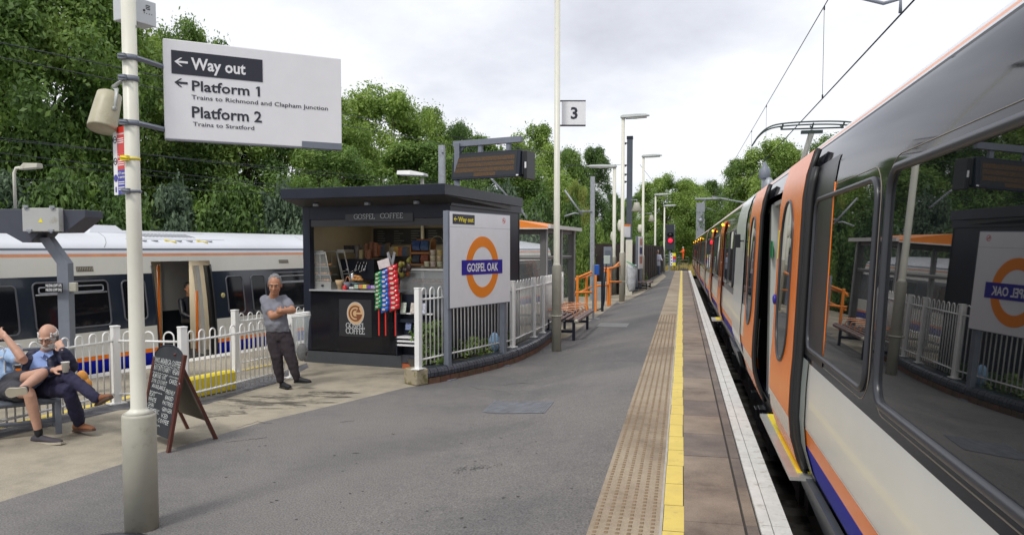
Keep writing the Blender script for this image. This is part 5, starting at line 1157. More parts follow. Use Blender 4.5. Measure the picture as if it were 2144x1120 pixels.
# menu boards on the back wall
bf = Fr(kp(0, 1.99, 0), KX, (0, 0, 1))
def kub(u, v): q = onV(u, v, kp(0, 1.98, 0), KX); return (q-K0).dot(KX), q.z
x0, y0 = kub(783, 511); x1, y1 = kub(935, 477); mn = thing('menu_board', 'wide blackboard menu on the kiosk back wall', 'menu board', tuple(kp((x0+x1)/2, 1.98, y0)))
mb = MB(); kbox(mb, x0, x1, 1.96, 1.995, y0, y1); mb.build('board', m_chalk, mn)
mb = MB(); f_ = Fr(kp(0, 1.955, 0), KX, (0, 0, 1)); rs = random.Random(3)
for c_ in range(4):
    for k in range(6): xx = lerp(x0, x1, .06+.235*c_); mb.fbox(f_, xx, xx+rs.uniform(.1, .22), y1-.06-.045*k, y1-.052-.045*k, 0, .002)
mb.build('menu_lines', mat('faint_chalk', (.25, .25, .25), .9), mn)
def kthing(mb, name, mats, label, cat, group=None, bevel=0.): return one(mb, name, mats, label, cat, group, bevel)
def at_k(u, v, b): q = onV(u, v, kp(0, b, 0), KX); return (q-K0).dot(KX), b, q.z
# heated display cabinet
a0, _, z0 = at_k(657, 603, .18); a1, _, z1 = at_k(694, 526, .18)
wm = thing('pastry_warmer', 'steel framed glass pastry warmer at the left end of the counter', 'display cabinet', tuple(kp((a0+a1)/2, .3, z0)))
zc_ = lz+.005; h0 = zc_+.12
mb = MB(); mb.prism([kp(a0, .12, zc_), kp(a1, .12, zc_), kp(a1, .12, h0), kp(a0, .12, h0)][:0] or [kp(a0, .12, zc_), kp(a1+.02, .12, zc_), kp(a1+.02, .5, zc_), kp(a0, .5, zc_)], (0, 0, .12)); mb.build('base', mat('brushed_steel', (.42, .42, .40), .35, .6), wm, bevel=.005)
mb = MB(); mb.lathe(kp(lerp(a0, a1, .62), .115, zc_+.06), [(.022, 0), (.02, .02), (0, .02)], 14, axis=tuple(-KY)); mb.fbox(Fr(kp(a0, .118, 0), KX, (0, 0, 1)), .06, .07, zc_+.045, zc_+.075, 0, .004); mb.build('control_knob', m_black, wm)
zt_ = z1; mb = MB()
for b in (.14, .48):
    mb.tube([kp(a1+.02, b, h0), kp(a1-.10, b, zt_-.02), kp(a1-.15, b, zt_), kp(a0, b, zt_)], .012, 6); mb.tube([kp(a0, b, h0), kp(a0, b, zt_)], .012, 6); mb.tube([kp(a0+.17, b, h0), kp(a0+.17, b, zt_)], .006, 5)
mb.fbox(Fr(kp(a0, .14, 0), KX, (0, 0, 1)), 0, a1-a0-.12, zt_-.05, zt_, -.01, .002); kbox(mb, a0, a1-.12, .12, .5, zt_-.01, zt_); mb.build('frame', MATS['brushed_steel'], wm)
mb = MB()
for z in (.16, .30): kbox(mb, a0+.01, a1-.03-z*.1, .16, .46, h0+z-.04, h0+z-.032)
mb.build('shelf', m_galv, wm)
mb = MB(); rs = random.Random(6)
for z in (.0, .12, .27):
    for k in range(4): mb.ell(kp(a0+.05+.075*k, .2+rs.uniform(0, .1), h0+z+.028), [KX*.038, KY*.05, V((0, 0, .022))], 10, 6)
mb.build('pastries', mat('golden_pastry', (.42, .20, .06), .6, var=.4, scale=20), wm)
mb = MB(); mb.poly([kp(a0, .13, h0), kp(a1+.01, .13, h0), kp(a1-.10, .13, zt_-.02), kp(a0, .13, zt_-.02)]); mb.build('glass_side', m_glass, wm)
# second glass case behind
a2, _, z2 = at_k(720, 526, .5); mb = MB()
mb.tube([kp(a2, .5, zt_), kp(a2+.16, .5, zc_+.05)], .012, 6); mb.tube([kp(a2-.14, .5, zt_), kp(a2+.02, .5, zc_+.05)], .010, 6); kbox(mb, a1-.1, a2+.01, .48, .8, zt_-.03, zt_+.03); kbox(mb, a1, a2+.18, .5, .8, zc_, zc_+.06); kbox(mb, a1, a2+.1, .5, .8, zc_+.25, zc_+.26)
kthing(mb, 'glass_case', MATS['brushed_steel'], 'dark slanted glass case behind the pastry warmer', 'display cabinet')
# stacked drinks cups
def cups(u, v0, v1, b, r, col, label, step=.028):
    a, _, z0 = at_k(u, v1, b); z1 = at_k(u, v0, b)[2]; mb = MB(); n = max(2, int((z1-z0)/step)); mb.smooth = True
    pr_ = []
    for k in range(n): pr_ += [(r*.93, k*step), (r, k*step+step*.75), (r*1.06, k*step+step*.8), (r*1.06, k*step+step*.95)]
    pr_ += [(r*.9, n*step), (0, n*step)]
    mb.lathe(kp(a, b, z0), pr_, 12); kthing(mb, 'cup_stack', col, label, 'cup stack', 'stacks of paper cups on the kiosk shelf')
m_cupb = mat('brown_paper_cup', (.22, .09, .05), .6, var=.3, scale=30); m_cupk = mat('black_paper_cup', (.03, .03, .035), .5, var=.4, scale=30); m_cupt = mat('tan_paper_cup', (.32, .26, .13), .6, var=.2)
m_cupg = mat('grey_paper_cup', (.16, .14, .14), .6, var=.3)
for u, v0, v1, b, r, c_, lb in ((725, 511, 530, .9, .045, m_cupk, 'leftmost stack of black cups on the machine'), (733, 511, 530, .95, .045, m_cupk, 'second stack of black cups on the machine'), (741, 512, 530, .9, .045, m_cupk, 'third stack of black cups on the machine'),
                             (748, 513, 541, .85, .045, m_cupg, 'grey cup stack left of the tan one'), (757, 523, 543, .8, .048, m_cupt, 'tan cup stack in the middle of the machine top'), (755, 510, 522, 1.0, .045, m_cupg, 'short grey cup stack behind the tan one'),
                             (768, 510, 543, .85, .042, m_cupb, 'brown cup stack just right of the tan one'), (773, 523, 543, .75, .042, m_cupb, 'short brown cup stack with a grey lid pile'), (779, 507, 540, .85, .045, m_cupb, 'tall brown cup stack left of the tallest'), (787, 506, 538, .85, .045, m_cupb, 'tallest brown cup stack at the right end')):
    cups(u, v0, v1, b, r, c_, lb)
a0, _, z0 = at_k(722, 542, .9); a1, _, _ = at_k(792, 542, .9)
cmn = thing('coffee_machine', 'black espresso machine with chrome portafilters behind the counter', 'coffee machine', tuple(kp((a0+a1)/2, .9, zc_)))
mb = MB(); kbox(mb, a0, a1, .75, 1.15, zc_+.14, z0, 0); kbox(mb, a0, a1, .65, 1.15, zc_, zc_+.06, 0); kbox(mb, a0+.02, a0+.12, .8, 1.1, zc_, z0); kbox(mb, a1-.12, a1-.02, .8, 1.1, zc_, z0); mb.build('body', m_dark, cmn, bevel=.01)
mb = MB()
for k in range(3): a = lerp(a0, a1, .25+.25*k); mb.lathe(kp(a, .72, z0-.22), [(.035, 0), (.035, .05), (.02, .06)], 12); mb.tube([kp(a, .72, z0-.2), kp(a, .56, z0-.22)], .012, 6)
for k in range(4): a = lerp(a0, a1, .55+.09*k); mb.tube(bez([kp(a, .74, z0-.05), kp(a+.01, .68, z0-.1), kp(a-.01, .66, z0-.2)], 4), .007, 5)
mb.build('chrome_fittings', mat('chrome', (.6, .6, .6), .15, .9, var=0), cmn)
# coffee bags and boxes standing on a rear shelf under the menu
sa, _, sz = at_k(800, 536, 1.7); sb, _, _ = at_k(862, 536, 1.7); mb = MB(); kbox(mb, sa-.1, sb+.1, 1.6, 1.95, sz-.03, sz); kthing(mb, 'rear_shelf', m_dark, 'dark shelf under the menu board on the back wall', 'shelf')
rs = random.Random(44); cols4 = [(.30, .10, .05), (.10, .08, .06), (.35, .25, .08), (.06, .09, .16), (.28, .26, .22)]
n4 = ['brown', 'black', 'mustard', 'navy', 'pale']; o4 = ['first', 'second', 'third', 'fourth', 'fifth', 'sixth', 'seventh', 'eighth', 'ninth']
for k in range(9):
    a = lerp(sa-.08, sb+.02, k/8); h = rs.uniform(.16, .26); mb = MB(); c = k*3 % 5
    mb.loft([[kp(a, 1.62, sz+.001), kp(a+.10, 1.62, sz+.001), kp(a+.10, 1.72, sz+.001), kp(a, 1.72, sz+.001)], [kp(a+.002, 1.63, sz+h*.75), kp(a+.098, 1.63, sz+h*.75), kp(a+.098, 1.71, sz+h*.75), kp(a+.002, 1.71, sz+h*.75)], [kp(a+.005, 1.665, sz+h), kp(a+.095, 1.665, sz+h), kp(a+.095, 1.675, sz+h), kp(a+.005, 1.675, sz+h)]])
    kthing(mb, 'coffee_bag', mat('coffee_bag_'+n4[c], cols4[c], .4, var=.4, scale=30), n4[c]+' coffee bag, '+o4[k]+' from the left on the shelf under the menu', 'coffee bag', 'coffee bags on the rear shelf')
# small goods along the counter
def slabbox(u0, u1, v0, v1, b, dpt, col, name, label, cat, group=None):
    a0, _, z0 = at_k(u0, v1, b); a1, _, z1 = at_k(u1, v0, b); mb = MB(); kbox(mb, a0, a1, b, b+dpt, max(z0, zc_+.001) if v1 > 590 else z0, z1); return kthing(mb, name, col, label, cat, group, .004)
goods = 'small boxes along the counter edge'
for u0, u1, v0, v1, c_, lb in ((742, 750, 596, 604, (.35, .45, .35), 'pale green snack box on the counter edge'), (751, 758, 596, 604, (.55, .20, .08), 'orange and white snack box on the counter edge'), (759, 767, 596, 604, (.62, .52, .12), 'yellow snack box on the counter edge'), (768, 775, 598, 604, (.18, .07, .42), 'deep purple chocolate box on the counter edge'), (776, 786, 598, 604, (.40, .32, .52), 'lilac chocolate box next to the crisps'), (731, 740, 601, 604.5, (.60, .60, .58), 'flat white tray on the counter edge')):
    slabbox(u0, u1, v0, v1, .02, .10, mat('box_'+lb.split()[0]+lb.split()[1], c_, .5, var=.15, scale=40), 'snack_box', lb, 'snack box', goods)
a, b, z = at_k(722, 603, .05); mb = MB(); mb.lathe(kp(a, b, zc_), [(.035, 0), (.04, .03), (.03, .07), (0, .08)], 12); kthing(mb, 'candy_dispenser', mat('gloss_red', (.6, .02, .02), .2), 'small red round pot on the counter', 'pot')
a, b, z = at_k(711, 597, .12); mb = MB(); mb.lathe(kp(a, b, zc_), [(.035, 0), (.04, .07), (.055, .08), (.075, .16), (.07, .16), (.05, .085)], 12); kthing(mb, 'napkin_pot', mat('kraft_paper', (.50, .36, .20), .8, var=.2), 'open pot of brown paper wraps on the counter', 'pot')
a, b, z = at_k(728, 592, .14); bk = thing('basket', 'grey checked basket with copper handles on the counter', 'basket', tuple(kp(a, b, zc_))); mb = MB(); mb.lathe(kp(a, b, zc_), [(.05, 0), (.075, .13), (.07, .13), (.048, .01)], 14)
mb.build('bowl', mat('checked_grey', (.14, .15, .19), .7, var=.6, scale=60), bk); mb = MB(); mb.tube(bez([kp(a-.05, b, zc_+.12), kp(a-.02, b, zc_+.21), kp(a+.02, b, zc_+.21), kp(a+.05, b, zc_+.12)], 4), .007, 6); mb.build('handle', MATS['copper_armrest'], bk)
a, b, z = at_k(738, 582, .3); mb = MB(); mb.lathe(kp(a, b, zc_), [(.035, 0), (.035, .27), (.03, .275), (0, .275)], 16); kthing(mb, 'steel_tin', MATS['chrome'], 'tall shiny steel canister on the counter', 'canister')
a, b, z = at_k(750, 590, .15); cs = thing('cake_stand', 'blue cake stand heaped with croissants on the counter', 'cake stand', tuple(kp(a, b, zc_))); mb = MB(); mb.lathe(kp(a, b, zc_), [(.05, 0), (.02, .03), (.02, .09), (.13, .11), (.135, .12), (0, .12)], 20); mb.build('stand', mat('teal_stand', (.10, .18, .22), .3), cs)
mb = MB()
for k, (dx, dz) in enumerate(((-.06, .03), (.0, .03), (.06, .03), (-.03, .08), (.03, .07))): mb.tube(bez([kp(a+dx-.04, b-.02, zc_+.13+dz), kp(a+dx, b-.04, zc_+.15+dz), kp(a+dx+.04, b, zc_+.13+dz)], 4), [.01]+[.026]*7+[.01], 8)
mb.build('croissants', MATS['golden_pastry'], cs)
# left shelf with packets
a0, _, z0 = at_k(656, 527, 1.2); a1, _, _ = at_k(715, 527, 1.2); mb = MB(); kbox(mb, a0-.2, a1, 1.15, 1.5, z0-.14, z0); kthing(mb, 'shelf', m_dark, 'dark shelf behind the pastry warmer', 'shelf')
for i, (u0, u1, v0, v1, c_, lb) in enumerate(((658, 666, 505, 524, (.03, .09, .30), 'dark blue crisp packet at the left of the kiosk shelf'), (667, 676, 498, 515, (.02, .12, .60), 'bright blue packet on the kiosk shelf'), (674, 681, 496, 515, (.72, .58, .08), 'yellow striped packet on the kiosk shelf'), (686, 694, 480, 495, (.70, .55, .04), 'yellow packet on top of the dark tins'), (686, 694, 497, 516, (.03, .035, .04), 'black tin beneath the yellow packet'), (697, 704, 492, 516, (.05, .05, .055), 'left one of two black tea tins'), (706, 713, 492, 516, (.06, .06, .06), 'right one of two black tea tins'))):
    slabbox(u0, u1, v0, v1+8, 1.16, .12, mat('packet%d' % i, c_, .4, var=.3, scale=30), 'packet', lb, 'packet', 'packets on the kiosk shelf')
# right-hand rack of crisp bags and tubs on the glass counter
x0 = at_k(857, 500, .6); x1 = at_k(897, 500, .6); zt1 = at_k(870, 500, .6)[2]; zb1 = at_k(870, 556, .6)[2]
rk = thing('snack_rack', 'two-tier cardboard rack of crisp bags on the glass counter', 'rack', tuple(kp(x0[0], .6, zb1)))
mb = MB(); kbox(mb, x0[0], x1[0], .62, .85, zb1, zb1+.03); kbox(mb, x0[0], x1[0], .62, .85, (zt1+zb1)/2-.03, (zt1+zb1)/2); kbox(mb, x0[0], x1[0], .85, .87, zb1, zt1); kbox(mb, x0[0], x0[0]+.015, .62, .85, zb1, zt1-.1); mb.build('frame', mat('orange_card', (.30, .13, .04), .7, var=.2), rk)
for i, (fx_, zz_, c_) in enumerate(((.08, .34, (.04, .07, .16)), (.52, .34, (.05, .09, .17)), (.08, .03, (.03, .035, .045)), (.52, .03, (.20, .06, .03)))):
    a = lerp(x0[0], x1[0], fx_); z = zb1+.03+(zt1-zb1)*(.5 if zz_ > .1 else 0); mb = MB(); s_ = (x1[0]-x0[0])*.38
    mb.loft([[kp(a, .66, z), kp(a+s_, .66, z), kp(a+s_, .70, z), kp(a, .70, z)], [kp(a-.0, .63, z+.07), kp(a+s_, .63, z+.07), kp(a+s_, .72, z+.07), kp(a, .72, z+.07)], [kp(a, .67, z+.17), kp(a+s_, .67, z+.17), kp(a+s_, .69, z+.17), kp(a, .69, z+.17)]]); kthing(mb, 'crisp_bag', mat('crispbag%d' % i, c_, .25, var=.4, scale=25), ['dark blue crisp bag, upper left on the snack rack', 'steel blue crisp bag, upper right on the snack rack', 'black crisp bag, lower left on the snack rack', 'brown crisp bag, lower right on the snack rack'][i], 'crisp bag', 'crisp bags on the rack')
a0, _, zg = at_k(858, 562, .45); a1, _, _ = at_k(945, 562, .45)
gc = thing('glass_counter', 'curved glass display counter with rolls at the right end of the kiosk', 'display counter', tuple(kp(a0, .3, .2)))
mb = MB(); kbox(mb, a0-.08, KW-.1, .3, .9, zg-.03, zg); mb.build('top', mat('pale_top', (.62, .63, .62), .3), gc)
mb = MB(); kbox(mb, a0-.08, KW-.1, .35, .9, .22, zg-.45); mb.build('base', mat('grey_panel', (.10, .11, .13), .3, var=.1), gc)
mb = MB(); mb.loft([[kp(a, .32, zg-.03), kp(a, .26, zg-.15), kp(a, .24, zg-.44)] for a in (a0-.08, KW-.1)], cap=False, closed=False); mb.build('curved_glass', mat('hazy_glass', (.35, .38, .40), .08, var=0, alpha=.45, spec=.8), gc)
mb = MB(); kbox(mb, a0, KW-.12, .4, .88, zg-.24, zg-.23); rs = random.Random(9)
for k in range(9): mb.ell(kp(a0+.08+k*(KW-.2-a0)/9, .5, zg-.20), [KX*.05, KY*.07, V((0, 0, .03))], 10, 6)
mb.build('rolls', MATS['golden_pastry'], gc)
tubs = 'stacked paper tubs on the glass counter'
for i, (u, v, c_) in enumerate(((907, 529, (.60, .50, .42)), (907, 541, (.62, .54, .40)), (907, 553, (.60, .48, .44)), (921, 529, (.62, .48, .22)), (921, 541, (.60, .46, .28)), (921, 553, (.55, .55, .38)), (894, 553, (.62, .60, .42)))):
    a, _, z = at_k(u, v+5.5, .4); mb = MB(); mb.lathe(kp(a, .4, max(z, zg+.001)), [(.038, 0), (.046, .075), (.049, .078), (.049, .088), (0, .088)], 14)
    kthing(mb, 'paper_tub', mat('tub%d' % i, c_, .5, var=.25, scale=30), ['top tub of the left stack on the glass counter', 'middle tub of the left stack on the glass counter', 'bottom tub of the left stack on the glass counter', 'top tub of the right stack beside the nameboard post', 'middle tub of the right stack beside the nameboard post', 'bottom tub of the right stack beside the nameboard post', 'single tub standing left of the stacks'][i], 'tub', tubs)
a, _, z = at_k(908, 495, .4); mb = MB(); a2 = at_k(928, 495, .4)[0]
mb.tube(bez([kp(a-.06, .4, zg), kp(a-.06, .4, z-.1), kp(lerp(a, a2, .4), .4, z), kp(a2, .4, z-.1), kp(a2, .4, zg)], 6), .005, 6); mb.tube([kp(a-.06, .4, zg+.22), kp(a2, .4, zg+.22)], .004, 5); kthing(mb, 'wire_stand', mat('brass_wire', (.35, .30, .15), .4, .5), 'arched wire stand around the tub stacks', 'stand')
# hanging strips of crisp packets
def packets(u0, u1, v0, v1, n, b, c_, label, sw=0.):
    z0 = at_k(u0, v0, b)[2]; z1 = at_k(u0, v1, b)[2]; a0 = at_k((u0+u1)/2, v0, b)[0]; w_ = at_k(u1, v0, b)[0]-at_k(u0, v0, b)[0]; lean = sw
    t_ = thing('crisp_strip', label, 'crisp strip', tuple(kp(a0, b, z1)), group='strips of crisps hanging at the counter')
    m = mat('foil_'+label.split()[0], c_, .25, var=.25, scale=40, coat=.5); dz = (z0-z1)/n; rs = random.Random(n)
    for k in range(n):
        zc = z0-dz*(k+.5); a = a0+lean*(k/n)+rs.uniform(-.008, .008); mb = MB(); mb.smooth = True; h = dz*.62; o = rs.uniform(-.01, .01); L_ = -w_*.55
        mb.loft([[kp(a-w_*.5*s_, b+y_+o, zc+zz_*h+x_*w_*.18) for s_, y_, x_ in ((1, .0, -1), (.33, -.0, -.3), (-.33, 0, .3), (-1, 0, 1))]+[kp(a-w_*.5*s_, b-d_+o, zc+zz_*h+x_*w_*.18) for s_, d_, x_ in ((-1, .004, 1), (-.33, bulge, .3), (.33, bulge, -.3), (1, .004, -1))] for zz_, bulge in ((-1, .006), (-.7, .03), (0, .045), (.7, .03), (1, .006))])
        P_ = mb.build('packet', m, t_)
        mb = MB(); ff = Fr(kp(a, b-.046+o, zc), KX, (0, 0, 1)); mb.disc(ff, (0, 0), w_*.2, 0, .003, 12, ry=h*.38); mb.build('packet_print', [mat('foil_print', (.62, .50, .42), .4, var=.5, scale=60)][0], P_)
    mb = MB(); ze = at_k(u0, 702, b)[2]; mb.fbox(Fr(kp(a0+lean, b, 0), KX, (0, 0, 1)), -.012, .012, ze, z0, .0, .004); mb.build('hanging_strip', m_red, t_)
packets(785, 800, 570, 646, 9, -.10, (.02, .28, .08), 'green strip of crisp packets hanging at the counter')
packets(798, 815, 565, 652, 9, -.12, (.015, .13, .55), 'blue strip of crisp packets hanging at the counter')
packets(811, 832, 557, 648, 9, -.14, (.62, .015, .025), 'red strip of crisp packets hanging at the counter', .05)
a, _, z = at_k(806, 552, -.1); mb = MB(); fh = Fr(kp(a, -.13, z), (KX+V((0, 0, .28))), (V((0, 0, 1)))); mb.fbox(fh, -.11, .11, -.07, .07, 0, .006); kthing(mb, 'header_card', mat('card_white', (.62, .55, .55), .5, var=.2, scale=14), 'tilted white header card above the blue crisps', 'card')
mb = MB(); a, _, z = at_k(824, 560, .0); mb.prism([kp(a+x, -.10, z+y) for x, y in ((-.06, 0), (-.02, .04), (-.07, .24), (-.03, .26), (.02, .12), (.06, .26), (.10, .24), (.05, .04), (.06, 0))], KY*.015); kthing(mb, 'grey_bag', mat('silver_foil', (.30, .30, .32), .3, .4, var=.3, scale=20), 'crumpled silver bag above the red crisps', 'bag')
a, b, z = at_k(843, 560, .2); mb = MB(); rs = random.Random(1)
for k in range(14): mb.ell(kp(a+rs.gauss(0, .06), b+rs.gauss(0, .04), z-.12+rs.uniform(0, .3)), [KX*rs.uniform(.03, .06), KY*.03, V((0, 0, rs.uniform(.03, .07)))], 8, 6, rs.choice((0, 0, 1, 2)))
kthing(mb, 'packet_heap', [mat('dark_packets', (.05, .03, .025), .4), mat('orange_packets', (.45, .12, .03), .4), mat('olive_packets', (.25, .22, .04), .4)], 'dark heap of mixed packets between crisps and rack', 'packets')
# newspaper / magazine racks
a0, _, zt2 = at_k(836, 640, -.05); a1, _, _ = at_k(905, 640, -.05)
mr_ = thing('magazine_rack', 'low rack with white slatted shelves and magazines behind the railing', 'rack', tuple(kp(a0, 0, .2)))
zl = [at_k(850, v, -.05)[2] for v in (655, 668, 690, 703, 711, 719)]
for z in zl[3:]: mb = MB(); kbox(mb, a0, a1, -.16, .04, z-.028, z); mb.build('white_shelf', m_signwhite, mr_)
mb = MB(); kbox(mb, a0, a1, -.05, .04, zl[0]-.02, zl[0]); mb.build('white_shelf', m_signwhite, mr_)
mb = MB(); kbox(mb, a0, a0+.02, -.16, .1, .22, zl[0]); kbox(mb, a0, a1, .04, .06, .22, zl[0]+.3); kbox(mb, a0, a1, -.08, .04, zl[1]-.05, zl[1]); mb.build('frame', m_dark, mr_)
rs = random.Random(21)
for k in range(5):
    a = lerp(a0+.03, a1-.12, k/5); mb = MB(); mb.fbox(Fr(kp(a, -.07, zl[0] if k % 2 == 0 else zl[2]), KX, (0, .25, 1)), 0, .10, 0, .17, 0, .008)
    mb.build('magazine', mat('magazine%d' % k, [(.45, .5, .42), (.16, .2, .35), (.5, .45, .4), (.2, .22, .25), (.4, .42, .5)][k], .4, var=.5, scale=30), mr_)
# ------------------------------------------------------------------ waiting shelter
sh0 = D(1084, 600, 19.3); 
def shp(u, v, d): return D(u, v, d)
st = thing('waiting_shelter', 'grey framed glass waiting shelter with a bright orange roof', 'shelter', (sh0.x, sh0.y, 0))
m_shg = mat('shelter_grey_frame', (.13, .125, .125), .45, var=.08); m_shl = mat('shelter_light_frame', (.30, .30, .30), .45)
FL, FR_, BR = G(1068, 0.0+690, 0), G(1142, 690), G(1199, 678)
d0_ = 19.0
fl_ = V(D(1085, 560, d0_)); fr_ = V(D(1138, 560, d0_)); 
fl_.z = fr_.z = 0; dX = (fr_-fl_).normalized(); fl_ = fr_-dX*1.7
sd_ = V((math.sin(R(6)), math.cos(R(6)), 0)); Ls = 0
# the long side runs away from the viewer to the column seen at 1199
best = min(((abs(PJ(fr_+sd_*(k*.05))[0]-1196), k*.05) for k in range(200)))
Ls = min(best[1], 8); bk_ = fr_+sd_*Ls; bl_ = fl_+sd_*Ls
zr = D(1100, 478, d0_).z
cols_ = [(fl_, 'grey column'), (fr_, ''), (bk_, ''), (bl_, ''), (fr_+sd_*Ls*.5, ''), (fl_.lerp(fr_, .35), '')]
for i, (p, _) in enumerate(cols_):
    mb = MB(); w2 = .07 if i in (1, 2, 4) else .045; mb.box((p.x, p.y, zr/2), (w2*2, w2*2, zr), -R(6)); mb.box((p.x+w2+.015, p.y-.01, zr/2), (.03, w2*1.4, zr), -R(6), mi=1); mb.build('column', [m_shg, m_shl], st, bevel=.004)
mb = MB()
def rail_(a, b, z, h=.05, w=.03, mi=0): d = (b-a).normalized(); n = V((-d.y, d.x, 0))*w; mb.prism([a-n+V((0, 0, z)), a+n+V((0, 0, z)), b+n+V((0, 0, z)), b-n+V((0, 0, z))], (0, 0, h), mi)
zm_ = D(1100, 541, d0_).z
for a, b in ((fl_, fr_), (fr_, bk_), (fl_, bl_), (bl_, bk_)):
    rail_(a, b, zr-.10, .10, .04); rail_(a, b, zm_-.03, .06, .03); rail_(a, b, zm_+.03, .02, .035, 1); rail_(a, b, .1, .06, .03)
mb.build('cross_rail', [m_shg, mat('pale_rail', (.5, .5, .48), .4)], st)
mb = MB()
for a, b in ((fl_, fr_), (fr_, bk_), (fl_, bl_), (bl_, bk_)): mb.poly([a+V((0, 0, .15)), b+V((0, 0, .15)), b+V((0, 0, zr-.1)), a+V((0, 0, zr-.1))])
mb.build('glazing', mat('shelter_glass', (.5, .55, .55), .03, var=0, alpha=.12, spec=.8), st)
mb = MB(); W1 = 2.35; pr_ = []
n_ = 12
for k in range(n_+1):
    t = k/n_; x = lerp(-1.9, .17, t); zz = zr+.03+.26*math.sin(math.pi*min(1, max(0, (1-t)*.55))); pr_.append((x, zz))
A1_ = fr_-sd_*.25; A2 = bk_+sd_*.25
top = [A1_+dX*x+V((0, 0, z)) for x, z in pr_]; botm = [A1_+dX*x+V((0, 0, zr)) for x, z in pr_]
mb.prism(botm[:1]+top+botm[-1:], A2-A1_, 0)
mb.build('roof', m_orange_rail, st)
mb = MB(); rail_(A1_+dX*.20, A2+dX*.20, zr-.01, .09, .035); rail_(A1_+dX*.17, A1_-dX*1.9, zr-.03, .03, .02); mb.build('roof_gutter', mat('shelter_white_edge', (.6, .58, .55), .4), st)
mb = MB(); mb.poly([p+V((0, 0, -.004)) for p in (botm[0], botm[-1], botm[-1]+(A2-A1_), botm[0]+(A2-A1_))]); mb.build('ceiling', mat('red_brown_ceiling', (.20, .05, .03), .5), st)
# ------------------------------------------------------------------ orange ramp rails
def orail(name, pts, label, r=.03, posts=()):
    t_ = thing(name, label, 'handrail', tuple(V((pts[0][0].x, pts[0][0].y, 0))), group='orange handrails by the ramp')
    for q in pts:
        mb = MB(); mb.tube(q, r, 8); mb.build('rail', m_orange_rail, t_)
    for p, z0, z1 in posts:
        mb = MB(); mb.box((p.x, p.y, (z0+z1)/2), (.075, .075, z1-z0)); mb.build('post', m_orange_rail, t_, bevel=.008)
dd1, dd2 = 23.5, 27.
orail('orange_handrail', [[D(1200, 592, dd1), D(1208, 582, dd1), D(1236, 570, dd2-1), D(1243, 571, dd2-1)], [D(1202, 586, dd1), D(1240, 575, dd2-1)], [D(1202, 618, dd1), D(1243, 598, dd2-1)], [D(1200, 612, dd1), D(1240, 612, dd1)]], 'nearer sloping orange handrail beside the shelter', .035,
      [(D(1209, 600, dd1), 0, D(1209, 577, dd1).z), (D(1228, 600, 25), 0, D(1228, 579, 25).z), (D(1247, 600, 24.5), 0, D(1247, 576, 24.5).z)])
orail('orange_handrail', [[D(1262, 562, dd2), D(1276, 562, dd2), D(1284, 560, dd2+1), D(1297, 556, dd2+2)], [D(1262, 568, dd2), D(1276, 567, dd2)], [D(1276, 590, dd2), D(1300, 590, dd2+1)], [D(1250, 598, dd2-1), D(1274, 597, dd2)], [D(1283, 562, dd2+1), D(1301, 545, dd2+6)]], 'farther orange handrail with a stout post in front of the grey cabinets', .035,
      [(D(1273, 600, dd2), 0, D(1273, 561, dd2).z), (D(1277, 600, dd2+.3), 0, D(1277, 562, dd2).z)])
# low ramp wall and cabinets
def dbox(u0, u1, v0, d, dpt, name, m, label, cat, base=0., bevel=.01, grp=None):
    a, b = D(u0, v0, d), D(u1, v0, d); mb = MB(); w_ = (b-a).length; c = (a+b)/2
    mb.box((c.x, c.y+dpt/2, (a.z+base)/2), (w_, dpt, a.z-base), TH*.0); o = one(mb, name, m, label, cat, grp, bevel); return o
cb = thing('equipment_cabinet', 'dark blue grey cabinet standing behind the farther orange handrail', 'cabinet', tuple(V((D(1273, 600, 33).x, D(1273, 600, 33).y, 0))))
mb = MB(); a, b = D(1264, 517, 33), D(1281, 517, 33); mb.box(((a.x+b.x)/2, a.y+.2, a.z/2), ((b-a).length, .4, a.z)); mb.build('case', m_grey, cb, bevel=.01)
mb = MB(); a2, b2 = D(1267, 522, 32.95), D(1279, 522, 32.95); mb.box(((a2.x+b2.x)/2, a.y-.01, a2.z/2+.1), ((b2-a2).length, .02, a2.z-.3)); mb.build('door', mat('cabinet_door', (.10, .12, .15), .5), cb)
mb = MB(); mb.box(tuple(D(1257, 612, 30)-V((0, 0, .05))), (.5, .5, .9)); one(mb, 'low_cabinet', mat('light_grey_box', (.28, .29, .30), .5), 'low pale grey box behind the sloping orange handrail', 'cabinet', bevel=.01)
hp = G(1261, 652); t_ = thing('help_point', 'black post carrying a pale green edged meter box beside the ramp', 'post', (hp.x, hp.y, 0)); d = dep(hp)
mb = MB(); z = D(1261, 540, d).z; mb.box((hp.x, hp.y, z/2), (.08, .08, z)); mb.build('post', m_dark, t_); mb = MB(); a = D(1271, 544, d-.1); mb.box(tuple(a), (.20, .12, .26)); mb.build('meter_box', mat('pale_green_box', (.40, .46, .42), .4), t_, bevel=.01)
mb = MB(); mb.tube(bez([D(1270, 552, d-.1), D(1266, 590, d-.1), D(1265, 630, d), D(1260, 645, d), G(1246, 650)], 5), .02, 6); mb.build('cable', m_black, t_)
pp = G(1242, 668); t_ = thing('card_reader_post', 'thin grey post with a bright blue card reader box', 'post', (pp.x, pp.y, 0)); d = dep(pp)
mb = MB(); z = D(1242, 554, d).z; mb.box((pp.x, pp.y, z/2), (.06, .06, z)); mb.build('post', m_galv, t_); mb = MB(); mb.box((pp.x, pp.y, .01), (.35, .2, .02)); mb.build('foot_plate', m_galv, t_)
mb = MB(); mb.box(tuple(D(1250, 565, d-.05)), (.12, .16, .29)); mb.build('card_reader', mat('bright_blue_case', (.015, .10, .45), .35), t_, bevel=.015)
tp = D(1241, 370, 30); t_ = thing('overhead_mast', 'thin galvanised overhead line mast with an insulated arm left of the lamps', 'mast', (tp.x, tp.y, 0), group='overhead line masts')
